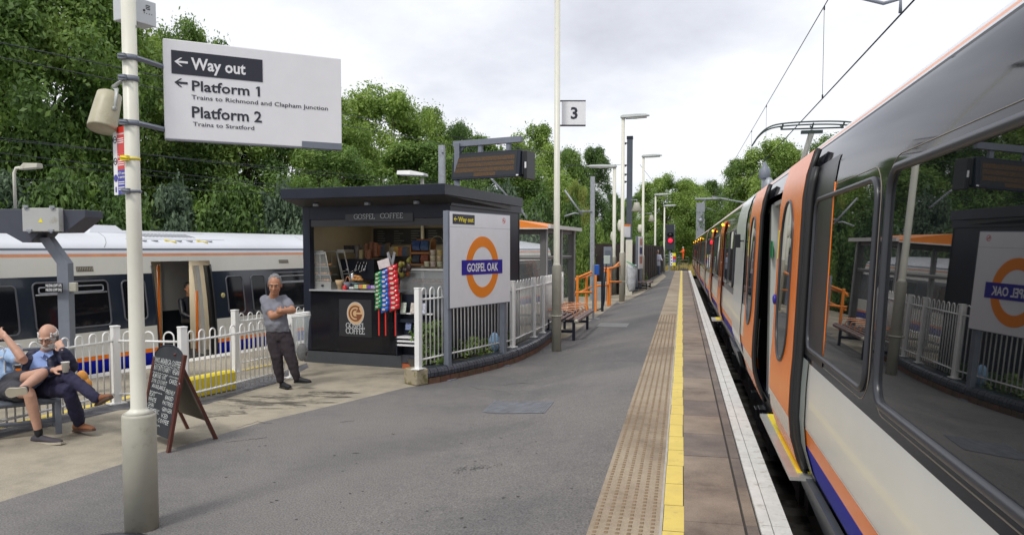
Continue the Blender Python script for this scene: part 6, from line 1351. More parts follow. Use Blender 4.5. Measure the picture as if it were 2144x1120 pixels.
mb = MB(); mb.box((tp.x, tp.y, tp.z/2), (.16, .12, tp.z)); mb.build('post', m_galv, t_)
mb = MB(); mb.tube([D(1182, 398, 30), D(1220, 452, 30)], .035, 6); mb.tube([D(1182, 453, 30), D(1204, 446, 30), D(1212, 448, 30)], .03, 6); mb.tube([D(1212, 443, 30), D(1240, 443, 30)], .022, 6)
for k in range(7): mb.lathe(D(1216+k*3, 443, 30), [(.05, -.01), (.07, 0), (.05, .01)], 10, axis=tuple(rt))
mb.build('insulated_arm', m_galv, t_)
for (u0, v0), (u1, v1), lb in (((1088, 434), (1102, 456), 'short diagonal insulator strut right of the kiosk roof'), ((1028, 374), (1062, 410), 'diagonal insulator strut beneath the display board')):
    mb = MB(); mb.tube([D(u0, v0, 28), D(u1, v1, 28)], .03, 6)
    for k in range(6): mb.lathe(D(u0, v0, 28).lerp(D(u1, v1, 28), .1+.07*k), [(.05, -.01), (.06, 0), (.05, .01)], 8, axis=tuple((D(u1, v1, 28)-D(u0, v0, 28)).normalized()))
    one(mb, 'insulator_strut', m_galv, lb, 'insulator')
# tall dark mast
tp = D(1319, 290, 33); t_ = thing('overhead_mast', 'tall dark grey overhead line mast with a cream foot behind the lamps', 'mast', (tp.x, tp.y, 0), group='overhead line masts')
mb = MB(); mb.box((tp.x, tp.y, (tp.z+2.35)/2), (.23, .23, tp.z-2.35)); zc_2 = 2.35; mb.build('post', mat('slate_mast', (.065, .08, .10), .5, var=.12), t_, bevel=.01)
mb = MB(); mb.box((tp.x, tp.y, 1.175), (.27, .27, 2.35)); mb.build('foot', m_cream, t_)
mb = MB(); mb.box((tp.x, tp.y, tp.z+.02), (.26, .26, .12))
for v in (299, 345, 364, 379): z = D(1310, v, 33).z; mb.tube([(tp.x-.05, tp.y, z), (tp.x-.32, tp.y, z-.06)], .03, 6); mb.box((tp.x-.22, tp.y, z-.03), (.1, .1, .09))
mb.build('bracket', m_dark, t_)
# timber fence
fp0, fp1 = G(1306, 617), G(1388, 571); t_ = thing('timber_fence', 'dark close-boarded timber fence along the far left of the platform', 'fence', (fp0.x, fp0.y, 0))
mb = MB(); d = (fp1-fp0).normalized(); L_ = (fp1-fp0).length; s = 0; rs = random.Random(5); n = V((d.y, -d.x, 0)); m_tim = mat('dark_timber', (.035, .024, .022), .8, var=.5, scale=2, bump=.3); k = 0
hF = D(1306, 510, dep(fp0)).z
while s < L_:
    w_ = .30; j = rs.uniform(0, .03); p = fp0+d*s; mb.prism([p+n*j+V((0, 0, .08)), p+d*(w_-.012)+n*j+V((0, 0, .08)), p+d*(w_-.012)+n*(j-.03)+V((0, 0, .08)), p+n*(j-.03)+V((0, 0, .08))], (0, 0, hF+rs.uniform(-.03, .03)-.08)); s += w_
mb.build('boards', m_tim, t_)
q0 = D(1283, 517, 37); mb = MB()
p = fp0-V((1.2, -.5, 0)); mb.box(((p.x+fp0.x)/2+.0, fp0.y+.3, hF/2), (1.5, .06, hF)); 
mb.build('end_panel', m_tim, t_)
for s in np.arange(0, L_, 2.4): mb = MB(); p = fp0+d*float(s); mb.box((p.x-.05, p.y, hF/2), (.1, .1, hF)); mb.build('fence_post', m_tim, t_)
# rubbish sacks by the fence
sk = D(1322, 597, 30.5); sk.z = 0; t_ = thing('rubbish_bags', 'clear rubbish bag on a green topped hoop by the dark fence', 'rubbish bag', tuple(sk))
mb = MB(); mb.smooth = True; rings = []
for z, r in ((.32, .08), (.4, .13), (.65, .18), (1.0, .19), (1.25, .18), (1.35, .155)): rings.append([(sk.x+r*(1+.25*mnoise.noise(V((math.cos(a)*2, math.sin(a)*2, z*2))))*math.cos(a), sk.y+r*.8*math.sin(a), z+.04*mnoise.noise(V((a, z, 0)))) for a in [2*math.pi*j/24 for j in range(24)]])
mb.loft(rings); mb.build('sack', mat('grey_clear_sack', (.48, .50, .52), .3, var=.35, scale=5, bump=.8, bscale=9), t_)
mb = MB(); mb.tube([(sk.x+.2*math.cos(a), sk.y+.18*math.sin(a), 1.38-.1*math.cos(a)) for a in [2*math.pi*j/20 for j in range(20)]], .018, 6, closed=True); mb.build('hoop', mat('green_hoop', (.10, .35, .18), .5), t_)
# information board on posts
ip = G(1335, 612); d = dep(ip); f = Fr(V((ip.x, ip.y, 0)), (.07, .997, 0), (0, 0, 1)); t_ = thing('information_board', 'narrow edge-on information board with blue grey posts before the dark fence', 'sign', (ip.x, ip.y, 0))
hI = D(1337, 494, d).z; zI = D(1337, 563, d).z
for xx in (0, 1.5): mb = MB(); mb.fbox(f, xx-.07, xx+.07, 0, hI, -.1, .0); mb.build('post', m_grey, t_)
mb = MB(); mb.fbox(f, .02, 1.48, zI, hI-.02, -.0, .05); mb.build('panel', m_signwhite, t_)
mb = MB()
for y, h, c in ((.72, .2, 0), (.45, .2, 1), (.15, .22, 0)): mb.fbox(f, .25, 1.2, lerp(zI, hI, y), lerp(zI, hI, y+h), .05, .054, c)
mb.build('posters', [mat('poster_pink', (.45, .2, .16), .5, var=.5, scale=9), mat('poster_navy', (.03, .04, .15), .5, var=.5, scale=9)], t_)
ip = D(1313, 485, 29.6); mb = MB(); mb.box(tuple(ip), (.28, .04, .42), rz=.7, mi=0); mb.box(tuple(ip+V((0, -.0, .24))), (.29, .05, .08), rz=.7, mi=1); one(mb, 'post_notice', [m_signwhite, m_orange_rail], 'small white and orange notice hung on the tallest distant lamp post', 'notice')
# red signal
sg0 = D(1403, 470, 71); hs = 3.55/71
t_ = thing('railway_signal', 'tall dark railway signal showing red at the platform end', 'signal', (sg0.x, sg0.y, 0))
W_ = D(1413, 480, 71).x-D(1396, 480, 71).x; za, zb_ = D(1403, 470, 71).z, D(1403, 523, 71).z
mb = MB(); mb.box((sg0.x, sg0.y, (za+zb_)/2), (W_, .12, za-zb_)); mb.build('backboard', mat('signal_black', (.03, .035, .045), .5), t_, bevel=.02)
for v, m in ((492, m_black), (503.5, mat('red_signal_light', (.7, .02, .04), .3, var=0, emit=(1, .02, .06), es=.9))):
    c = D(1403.5, v, 71); mb = MB(); mb.lathe(c+V((0, -.07, 0)), [(.22, 0), (.22, .02), (0, .05)], 16, axis=(0, -1, 0)); L_ = mb.build('lens', m, t_)
    mb = MB(); mb.tube([c+V((.26*math.cos(R(a)), -.10-.05*math.sin(R(a)), .26*math.sin(R(a)))) for a in range(-10, 191, 20)], .04, 6); mb.build('hood', m_black, L_)
mb = MB(); mb.box((sg0.x, sg0.y+.15, zb_/2), (.16, .16, zb_)); mb.tube([(sg0.x+.4, sg0.y+.4, 0), (sg0.x+.4, sg0.y+.4, za)], .03, 6); mb.build('post', m_grey, t_)
# barrier, colour-banded notice and bollards at the platform end
def gate(u0, u1, v0, v1, d, label, n=5):
    t_ = thing('metal_barrier', label, 'barrier', tuple(V((D((u0+u1)/2, v1, d).x, D((u0+u1)/2, v1, d).y, 0))), group='metal barriers across the platform end')
    a, b = D(u0, v0, d), D(u1, v0, d); mb = MB(); mb.tube([V((a.x, a.y, 0)), a, b, V((b.x, b.y, 0))], .035, 6); mb.build('frame', m_galv, t_)
    mb = MB()
    for k in range(1, n): mb.tube([a-V((0, 0, a.z*k/n*.9)), b-V((0, 0, b.z*k/n*.9))], .018, 5)
    mb.build('rails', m_galv, t_)
gate(1392, 1422, 534, 566, 72, 'left metal barrier behind the coloured notice strip'); gate(1422, 1442, 539, 566, 73.5, 'right metal barrier behind the small black bollards', 4)
c0_ = D(1408, 530, 70); c1_ = D(1408, 556, 70); t_ = thing('warning_strip', 'tall narrow notice with yellow, red, blue and white bands on the barrier', 'notice', tuple(c1_))
hh = (c0_.z-c1_.z); w_ = D(1415, 540, 70).x-D(1404, 540, 70).x; f = Fr(D(1403.5, 556, 70), (1, 0, 0), (0, 0, 1))
mb = MB(); mb.fbox(f, 0, w_*.45, 0, hh, -.03, 0, 0)
for k, m_ in enumerate((1, 3, 2, 1)): mb.fbox(f, w_*.45, w_, hh*k/4, hh*(k+1)/4, -.03, 0, m_)
mb.build('bands', [m_signwhite, m_inkyellow, m_red, mat('lilac_band', (.2, .18, .5), .5)], t_)
mb = MB()
for k in range(4): mb.fbox(f, w_*.12, w_*.32, hh*(k+.3)/4, hh*(k+.7)/4, 0, .01)
mb.build('symbols', m_signink, t_)
for k in range(4):
    p = G(1426+k*4.2, 567.5); mb = MB(); mb.lathe((p.x, p.y, 0), [(.12, 0), (.10, .05), (.04, .3), (.0, .33)], 10); one(mb, 'small_bollard', m_black, ['leftmost', 'second', 'third', 'rightmost'][k]+' of four little black bollards at the platform tip', 'bollard', 'little black bollards at the platform tip')
# rough yellow ground past the end
mb = MB(); mb.poly([(-3.5, 74.1, -.4), (8, 74.1, -.6), (14, 140, .2), (-9, 140, .4)]); struct(mb, 'dry_ground', mat('straw_ground', (.30, .24, .08), .9, var=.4, scale=2, bump=.5))
# blue and white recycling sack lying in the planter
p = V((-3.12, 12.95, .2)); mb = MB(); mb.smooth = True; mb.ell(p+V((0, 0, .17)), [(.09, .03, 0), (0, .07, 0), (0, 0, .17)], 12, 8); o = one(mb, 'plastic_sack', mat('blue_white_sack', (.25, .42, .65), .35, var=.5, scale=9, bump=.7, bscale=12), 'blue and white plastic sack behind the railing on the planter', 'bag')
# ------------------------------------------------------------------ people
def capsule(mb, pts, rs, n=14, flat=None):
    pts = [V(p) for p in pts]; rs = list(rs) if isinstance(rs, (list, tuple)) else [rs]*len(pts)
    a = (pts[0]-pts[1]).normalized(); b = (pts[-1]-pts[-2]).normalized(); P = []; Q = []
    for t in (80, 55, 28): P.append(pts[0]+a*rs[0]*math.sin(R(t))); Q.append(rs[0]*math.cos(R(t)))
    P += pts; Q += rs
    for t in (28, 55, 80): P.append(pts[-1]+b*rs[-1]*math.sin(R(t))); Q.append(rs[-1]*math.cos(R(t)))
    mb.tube(P, Q, n, flat=flat); return mb
def limb(mb, pts, rs, k=5):
    "smooth limb through joints, radius interpolated"
    pts = [V(p) for p in pts]; out = []; rr = []
    for i in range(len(pts)-1):
        for j in range(k): out.append(pts[i].lerp(pts[i+1], j/k)); rr.append(lerp(rs[i], rs[i+1], j/k))
    out.append(pts[-1]); rr.append(rs[-1]); return capsule(mb, out, rr)
def loftE(mb, rings, n=20):
    "rings: (centre, side vector, front vector)"
    r = [[c+a*math.cos(2*math.pi*k/n)+b*math.sin(2*math.pi*k/n) for k in range(n)] for c, a, b in rings]
    mb.smooth = True; mb.loft(r); return mb
def fuse(mb, name, m, parent, vox=.009, it=4, wr=0., wsc=9., seed=0, cut=None):
    "join overlapping closed shapes into one continuous skin"
    me = bpy.data.meshes.new('tmp'); me.from_pydata([tuple(v) for v in mb.v], [], mb.f); o = bpy.data.objects.new('tmp', me); COL.objects.link(o)
    bm = bmesh.new(); bm.from_mesh(me); bmesh.ops.recalc_face_normals(bm, faces=bm.faces); bm.to_mesh(me); bm.free()
    r = o.modifiers.new('r', 'REMESH'); r.mode = 'VOXEL'; r.voxel_size = vox
    s = o.modifiers.new('s', 'SMOOTH'); s.factor = .5; s.iterations = it
    ev = o.evaluated_get(bpy.context.evaluated_depsgraph_get()); e = bpy.data.meshes.new_from_object(ev)
    bpy.data.objects.remove(o); bpy.data.meshes.remove(me)
    if cut:
        bm = bmesh.new(); bm.from_mesh(e); bmesh.ops.bisect_plane(bm, geom=bm.verts[:]+bm.edges[:]+bm.faces[:], plane_co=cut[0], plane_no=cut[1], clear_outer=True); bm.to_mesh(e); bm.free()
    nv = len(e.vertices); co = np.empty(nv*3); e.vertices.foreach_get('co', co); co = co.reshape(-1, 3)
    if wr:
        no = np.empty(nv*3, dtype=np.float32); e.vertices.foreach_get('normal', no); no = no.reshape(-1, 3); dd = np.zeros(nv); rr_ = np.random.RandomState(seed+1)
        for f_, a_, n_ in ((wsc, .55, 7), (wsc*2.4, .35, 9)):
            for _ in range(n_):
                k_ = rr_.randn(3); k_ /= np.linalg.norm(k_); k_[2] *= 1.4; ph = rr_.rand()*6.28
                dd += a_/math.sqrt(n_)*np.sin(co@k_*f_*3.2+ph+1.5*np.sin(co@rr_.randn(3)*f_*1.3))
        co = co+no*(wr*dd)[:, None]
    w_ = np.array(WM[parent.name].inverted()); co = co@w_[:3, :3].T+w_[:3, 3]
    e.vertices.foreach_set('co', co.ravel())
    e.materials.clear(); e.materials.append(m)
    for p in e.polygons: p.use_smooth = True; p.material_index = 0
    e.update(); ob = bpy.data.objects.new(name, e); COL.objects.link(ob); ob.parent = parent; WM[ob.name] = WM[parent.name]; return ob
class Head:
    def __init__(s, c, f, u, k=1.): s.c = V(c); s.f = V(f).normalized(); s.u = (V(u)-s.f*V(u).dot(s.f)).normalized(); s.r = s.f.cross(s.u).normalized(); s.k = k
    def p(s, x, y, z): return s.c+(s.r*x+s.f*y+s.u*z)*s.k
    def e(s, mb, x, y, z, a, b, c, n=14, m=9): mb.ell(s.p(x, y, z), [s.r*a*s.k, s.f*b*s.k, s.u*c*s.k], n, m)
    def skin(s, mb, jaw=1.):
        s.e(mb, 0, -.008, .025, .074, .094, .090, 20, 14); s.e(mb, 0, .018, -.035, .060*jaw, .068, .080, 18, 12); s.e(mb, 0, .045, -.088, .036*jaw, .036, .030); s.e(mb, 0, .055, -.02, .055, .030, .055)
        s.e(mb, 0, .078, .022, .055, .016, .012); s.e(mb, .036, .060, -.030, .022, .022, .020); s.e(mb, -.036, .060, -.030, .022, .022, .020)
        capsule(mb, [s.p(0, .082, .012), s.p(0, .095, -.01), s.p(0, .108, -.032)], [x*s.k for x in (.008, .010, .013)], 10); s.e(mb, .011, .094, -.034, .009, .010, .008); s.e(mb, -.011, .094, -.034, .009, .010, .008)
        s.e(mb, 0, .080, -.058, .024, .011, .006); s.e(mb, 0, .078, -.068, .022, .012, .007)
        for x in (-.077, .077): s.e(mb, x, -.012, -.008, .009, .020, .032)
    def feats(s, parent, brow, stubble=None):
        for x in (-.031, .031):
            mb = MB(); s.e(mb, x, .080, .004, .0125, .007, .006, 12, 8); E_ = mb.build('eye', mat('eye_white', (.55, .50, .46), .3, var=0), parent)
            mb = MB(); s.e(mb, x, .0855, .003, .006, .003, .0055, 10, 6); mb.build('iris', mat('iris_dark', (.03, .02, .015), .2, var=0), E_)
        mb = MB()
        for x in (-1, 1): capsule(mb, [s.p(.014*x, .094, .021), s.p(.032*x, .092, .027), s.p(.050*x, .080, .020)], [.0035, .0045, .003], 8)
        mb.build('eyebrows', brow, parent)
        mb = MB(); capsule(mb, [s.p(-.024, .082, -.063), s.p(0, .0905, -.062), s.p(.024, .082, -.063)], [.0022, .003, .0022], 6); mb.build('mouth', mat('lip', (.30, .10, .08), .5, var=.1), parent)
    def hair(s, parent, m, full=True, seed=0, len_=.0):
        mb = MB(); rs = random.Random(seed)
        if full:
            s.e(mb, 0, -.024, .036, .0775, .092, .088, 22, 14)
            for k in range(150):
                a = rs.uniform(0, 2*math.pi); t = rs.uniform(.0, 1.35); x, y, z = math.sin(t)*math.cos(a), math.sin(t)*math.sin(a), math.cos(t)
                if y > .4 and z < .62: continue
                q = s.p(x*.077, y*.090-.024, z*.086+.036); mb.ell(q, [s.r*.011, s.f*.011, s.u*.008], 6, 4)
            for x in (-.074, .074): s.e(mb, x, -.01, .018, .008, .032, .036)
            s.e(mb, 0, -.075, -.02, .060, .03, .05)
        else:
            for k in range(240):
                a = rs.uniform(.62, math.pi*2-.62)+math.pi/2; z = rs.uniform(-.055, .045)+.012*math.sin(a*3); rad = math.sqrt(max(.01, 1-((z-.025)/.10)**2))
                q = s.p(math.cos(a)*.078*rad, math.sin(a)*.094*rad-.010, z); r_ = .0065+.006*rs.random(); mb.ell(q, [s.r*r_, s.f*r_, s.u*r_*1.3], 6, 4)
        return fuse(mb, 'hair', m, parent, .006, 1, .004, 60)
def hand(mb, w, d, n, curl=.4, k=1., thumb=1, spread=.5):
    "w wrist, d towards the fingers, n back-of-hand normal"
    d = V(d).normalized(); n = (V(n)-d*V(n).dot(d)).normalized(); s = d.cross(n).normalized(); w = V(w)
    mb.ell(w+d*.045*k, [s*.040*k, n*.016*k, d*.055*k], 14, 9)
    for i, (x, L) in enumerate(((-.030, .068), (-.010, .078), (.011, .073), (.030, .058))):
        p = w+(d*.082+s*x)*k; dd = (d+s*x*spread*4).normalized(); pts = [p]
        for j, f in enumerate((.45, .32, .23)):
            a = curl*(j+.5)*1.1; v = dd*math.cos(a)-n*math.sin(a); p = p+v*L*f*k*1.15; pts.append(p)
        capsule(mb, pts, [.0092*k, .0086*k, .0078*k, .0068*k], 8)
    x = thumb; p = w+(d*.025+s*.034*x-n*.004)*k; capsule(mb, [p, p+(d*.028+s*.022*x-n*.012)*k, p+(d*.055+s*.026*x-n*.022)*k], [.013*k, .011*k, .009*k], 8)
def shoe(parent, heel, toe, upv, m, sole, k=1., h=.085, hole=None):
    heel, toe = V(heel), V(toe); d = (toe-heel).normalized(); u = (V(upv)-d*V(upv).dot(d)).normalized(); s = d.cross(u); L = (toe-heel).length
    def sect(t, w, h_): return (heel+d*L*t+u*(h_/2+.012), s*w, u*h_/2)
    mb = MB(); loftE(mb, [(heel+d*L*t+u*(hh/2+.010), s*w, u*hh/2) for t, w, hh in ((-.02, .018, .03), (.0, .030, h*.8), (.12, .037, h), (.3, .037, h*.95), (.5, .042, h*.72), (.72, .048, h*.56), (.9, .040, h*.42), (1.0, .020, .024))], 16)
    S = fuse(mb, 'shoe', m, parent, .006, 3)
    mb = MB(); mb.smooth = False; out = [(-.03, .02), (.0, .034), (.15, .039), (.4, .038), (.6, .045), (.78, .050), (.92, .042), (1.02, .020)]
    loop = [heel+d*L*t+s*w for t, w in out]+[heel+d*L*t-s*w for t, w in out[::-1]]; mb.prism(loop, u*.022); mb.build('sole', sole, S)
    return S
def person(label, loc): return thing('person', label, 'person', tuple(loc))
# --- leaning man with crossed arms
dm = 11.0; J = lambda u, v, dd=0.: D(u, v, dm+dd)
Pm = person('grey-haired man in a grey T-shirt leaning with arms crossed by the railing', G(602, 806))
fwd = -fw.copy(); fwd.z = 0; fwd.normalize(); fwd = (fwd+rt*.25).normalized(); sd = fwd.cross(V((0, 0, 1))); 
# facing vector points to the viewer; side vector points to the image left
rg = rt*-1
hc = J(575.5, 596, -.10)
hd = Head(hc, (fwd*1+V((0, 0, -.22))-rt*.1), V((0, 0, 1))+fwd*.15, 1.16)
mb = MB(); mb.smooth = True; hd.skin(mb, 1.08); capsule(mb, [hd.p(0, -.015, -.06), J(573, 622, .0), J(573, 632, .03)], [.058, .066, .07])
shR, shL = J(555, 629, .02), J(595, 628, .02); elR, elL = J(570, 662, -.17), J(613, 650, -.12); wrR, wrL = J(599, 651, -.22), J(588, 651, -.30)
limb(mb, [shR, elR], [.055, .048]); limb(mb, [elR, elR.lerp(wrR, .3), wrR], [.047, .050, .031]); limb(mb, [shL, elL], [.055, .047]); limb(mb, [elL, elL.lerp(wrL, .3), wrL], [.046, .049, .031])
hand(mb, wrR, J(609, 645, -.04)-wrR, fwd, .5, .95, -1); hand(mb, wrL, J(571, 646, -.17)-wrL, fwd, .6, .95, 1)
loftE(mb, [(J(573, 632, .03), rg*.15, fwd*.07), (J(573, 645, .02), rg*.17, fwd*.10), (J(576, 672, .0), rg*.14, fwd*.11), (J(582, 692, .0), rg*.145, fwd*.10)])
hipR, hipL = J(573, 699, 0), J(594, 699, 0); knR, knL = J(579, 745, -.04), J(608, 745, -.04); anR, anL = J(587, 795, .02), J(621, 790, -.02)
for a, b, c in ((hipR, knR, anR), (hipL, knL, anL)): limb(mb, [a, b, c], [.075, .05, .035])
fuse(mb, 'body', m_skin2, Pm, .0065, 2)
hd.feats(Pm, mat('grey_brow', (.10, .08, .07), .9)); hd.hair(Pm, mat('short_grey_hair', (.19, .19, .20), .9, var=.3, scale=60), True, 3)
m_tee = mat('grey_tshirt', (.185, .19, .225), .9, var=.07, scale=9)
mb = MB()
loftE(mb, [(J(573, 619, .02), rg*.075, fwd*.065), (J(573, 623.5, .02), rg*.135, fwd*.08), (J(573.5, 631, .02), rg*.185, fwd*.105), (J(574, 645, .0), rg*.185, fwd*.135), (J(576, 660, -.02), rg*.170, fwd*.150), (J(578, 676, -.02), rg*.175, fwd*.165), (J(581, 687, -.01), rg*.172, fwd*.155), (J(582.5, 693, -.0), rg*.165, fwd*.145), (J(582.5, 694, -.0), rg*.162, fwd*.14)], 26)
for a, b, t in ((shR, elR, .62), (shL, elL, .60)): limb(mb, [a+(b-a)*-.05, a.lerp(b, .3), a.lerp(b, t)], [.068, .072, .070])
T_ = fuse(mb, 'tshirt', m_tee, Pm, .009, 3, .010, 8, 3)
m_jog = mat('dark_joggers', (.032, .024, .030), .92, var=.12, scale=10)
mb = MB(); loftE(mb, [(J(582, 688, 0), rg*.150, fwd*.13), (J(583, 700, 0), rg*.165, fwd*.135), (J(584, 712, 0), rg*.155, fwd*.125)], 24)
for a, b, c in ((hipR, knR, anR), (hipL, knL, anL)): limb(mb, [a, a.lerp(b, .4), b, b.lerp(c, .35), b.lerp(c, .8), c+(c-b).normalized()*-.0], [.108, .106, .084, .078, .062, .050], 4)
fuse(mb, 'trousers', m_jog, Pm, .009, 4, .007, 9, 8)
m_shk = mat('black_suede', (.014, .014, .018), .7, var=.2)
shoe(Pm, J(589, 812, .08), J(607, 812.5, -.10), V((0, 0, 1)), m_shk, m_black); shoe(Pm, J(618, 801, .03), J(650, 801, -.06), V((0, 0, 1)), m_shk, m_black)
# --- older man in the navy jacket
m_jeans = mat('navy_trousers', (.018, .017, .050), .85, var=.12, scale=10); m_jack = mat('navy_jacket', (.014, .016, .045), .6, var=.15, scale=8); m_shirt = mat('light_blue_shirt', (.24, .34, .62), .85, var=.06, scale=10)
m_bsh = mat('brown_suede_shoe', (.20, .075, .03), .75, var=.25, scale=20); m_sole = mat('brown_sole', (.09, .05, .035), .7)
JJ = lambda u, v, d: D(u, v, d)
Po = person('older bearded man in a navy jacket sitting on the bench with a phone and cup', G(120, 880))
f2_ = (-fw).copy(); f2_.z = 0; f2_.normalize(); r2 = rt*-1
hc = JJ(101, 704, 8.36); ho = Head(hc, f2_+rt*.12+V((0, 0, -.42)), V((0, 0, 1))+f2_*.2, 1.12)
mb = MB(); mb.smooth = True; ho.skin(mb, 1.0); capsule(mb, [ho.p(0, -.03, -.05), JJ(96, 738, 8.5), JJ(95, 748, 8.5)], [.056, .062, .065])
sR, sL = JJ(70, 746, 8.52), JJ(126, 742, 8.50); eR, eL = JJ(60, 786, 8.42), JJ(152, 768, 8.28); wR, wL = JJ(113, 774, 8.08), JJ(131, 733, 8.16)
limb(mb, [sR, eR, wR], [.045, .038, .027]); limb(mb, [sL, eL, wL], [.045, .038, .027])
hand(mb, wR, JJ(133, 767, 8.05)-wR, V((0, 0, 1))+f2_*.8, .55, 1.05, 1); hand(mb, wL, JJ(119, 712, 8.20)-wL, f2_*1+rt*.3, .45, 1.0, -1)
loftE(mb, [(JJ(96, 742, 8.52), r2*.15, f2_*.07), (JJ(94, 770, 8.52), r2*.15, f2_*.10), (JJ(88, 805, 8.58), r2*.15, f2_*.11)])
hA, hB = JJ(92, 812, 8.5), JJ(84, 815, 8.5); kA, kB = JJ(142, 787, 8.08), JJ(144, 818, 8.02); aA, aB = JJ(200, 832, 7.98), JJ(165, 881, 8.28)
for a, b, c in ((hA, kA, aA), (hB, kB, aB)): limb(mb, [a, b, c], [.07, .05, .035])
fuse(mb, 'body', m_skin, Po, .0062, 2)
m_wh = mat('white_hair', (.62, .60, .58), .9, var=.2, scale=80)
ho.feats(Po, m_wh); ho.hair(Po, m_wh, False, 5)
mb = MB(); rs = random.Random(8)
for k in range(130):
    a = rs.uniform(-1.25, 1.25); z = rs.uniform(-.105, -.045); 
    if abs(a) < .35 and z > -.072 and z < -.052: continue
    rad = .062-.25*max(0, -z-.08); q = ho.p(math.sin(a)*rad*1.0, math.cos(a)*rad+.022, z); mb.ell(q, [ho.r*.008, ho.f*.007, ho.u*.009], 6, 4)
fuse(mb, 'beard', m_wh, Po, .006, 1, .003, 60)
mb = MB()
for x in (-.032, .032): mb.tube([ho.p(x+.022*math.cos(a), .102, .002+.016*math.sin(a)) for a in [2*math.pi*k/16 for k in range(16)]], .0018, 5, closed=True)
mb.tube([ho.p(-.010, .102, .004), ho.p(0, .108, .008), ho.p(.010, .102, .004)], .0018, 5)
for x in (-1, 1): mb.tube([ho.p(.054*x, .100, .004), ho.p(.078*x, .05, .006), ho.p(.082*x, -.01, .004)], .0018, 5)
mb.build('glasses', m_dark, Po)
mb = MB(); loftE(mb, [(JJ(96, 735, 8.50), r2*.075, f2_*.07), (JJ(96, 742, 8.50), r2*.14, f2_*.10), (JJ(96, 762, 8.48), r2*.165, f2_*.135), (JJ(95, 785, 8.46), r2*.165, f2_*.155), (JJ(92, 808, 8.5), r2*.165, f2_*.15)], 24)
S_ = fuse(mb, 'shirt', m_shirt, Po, .009, 3, .006, 10, 1)
mb = MB()
for x in (-1, 1): mb.prism([ho.c*0+JJ(96+x*2, 738, 8.37), JJ(96+x*14, 733, 8.40), JJ(96+x*16, 742, 8.37), JJ(96+x*6, 748, 8.35)], f2_*.006)
mb.build('collar', m_shirt, S_)
mb = MB()
for v in (752, 764, 776, 788): mb.lathe(JJ(98, v, 8.32), [(.005, 0), (.005, .003), (0, .003)], 8, axis=tuple(f2_))
mb.build('buttons', m_signwhite, S_)
mb = MB()
for x, s_, e_, w_ in ((1, sR, eR, wR), (-1, sL, eL, wL)):
    limb(mb, [s_-(e_-s_)*.06, s_.lerp(e_, .5), e_, e_.lerp(w_, .5), e_.lerp(w_, .9)], [.072, .070, .062, .056, .046], 4)
    loftE(mb, [(JJ(96-x*14, 740, 8.52), r2*.07, f2_*.07), (JJ(96-x*22, 750, 8.50), r2*.085, f2_*.125), (JJ(95-x*26, 775, 8.50), r2*.075, f2_*.15), (JJ(90-x*27, 806, 8.52), r2*.075, f2_*.15)], 18)
loftE(mb, [(JJ(96, 738, 8.60), r2*.12, f2_*.05), (JJ(96, 760, 8.62), r2*.17, f2_*.06), (JJ(92, 806, 8.66), r2*.17, f2_*.07)], 18)
JK = fuse(mb, 'jacket', m_jack, Po, .009, 3, .010, 9, 5)
mb = MB()
for o in (0, .018): mb.tube([sL.lerp(eL, t)+rt*(.066)+V((0, 0, .02-o)) for t in (.1, .35, .6, .85)], .004, 5)
mb.build('sleeve_stripes', m_signwhite, JK)
mb = MB(); loftE(mb, [(JJ(90, 800, 8.56), r2*.165, f2_*.14), (JJ(88, 815, 8.54), r2*.17, f2_*.15), (JJ(87, 828, 8.54), r2*.15, f2_*.13)], 20)
for a, b, c, rr_ in ((hA, kA, aA, (.092, .080, .068, .066, .060, .056)), (hB, kB, aB, (.092, .082, .070, .072, .068, .066))): limb(mb, [a, a.lerp(b, .5), b, b.lerp(c, .4), b.lerp(c, .8), c], rr_, 4)
fuse(mb, 'trousers', m_jeans, Po, .009, 3, .009, 9, 2)
shoe(Po, JJ(205, 849, 8.06), JJ(232, 833, 7.88), V((-.2, 0, 1)), m_bsh, m_sole, h=.10); shoe(Po, JJ(158, 903, 8.38), JJ(196, 902, 8.16), V((0, 0, 1)), m_bsh, m_sole, h=.10)
cp = JJ(137, 768, 8.02); cup = thing('paper_cup', 'white paper coffee cup held by the man in the navy jacket', 'cup', tuple(cp-V((0, 0, .05))))
mb = MB(); mb.lathe(cp-V((0, 0, .055)), [(.028, 0), (.038, .10), (.041, .102), (.041, .108), (.036, .106), (.030, .02)], 18); mb.build('cup', mat('cup_white', (.62, .60, .56), .5, var=.03), cup)
ph = JJ(121, 717, 8.26); mb = MB(); mb.box(tuple(ph), (.012, .07, .14), rz=.5); one(mb, 'phone', m_black, 'dark mobile phone held to the older man\'s ear', 'phone', bevel=.004)
# --- man in shorts at the picture edge
Ps = person('man in pale blue shirt and dark shorts with crossed bare legs at the left edge', G(60, 915))
hc = JJ(-24, 694, 8.40); hs_ = Head(hc, f2_+rt*.2+V((0, 0, -.1)), V((0, 0, 1)), 1.1)
mb = MB(); mb.smooth = True; hs_.skin(mb); capsule(mb, [hs_.p(0, -.02, -.05), JJ(-20, 730, 8.5), JJ(-20, 740, 8.5)], [.056, .062, .065])
sR, sL = JJ(-48, 745, 8.5), JJ(12, 742, 8.45); eL, wL = JJ(50, 754, 8.22), JJ(12, 705, 8.24); eR, wR = JJ(-60, 790, 8.4), JJ(-30, 815, 8.2)
limb(mb, [sL, eL, eL.lerp(wL, .3), wL], [.052, .044, .046, .030]); limb(mb, [sR, eR, wR], [.05, .042, .03]); hand(mb, wL, JJ(-6, 690, 8.28)-wL, f2_, .5, 1.05, -1); hand(mb, wR, JJ(-22, 830, 8.1)-wR, f2_+V((0, 0, 1)), .4, 1., 1)
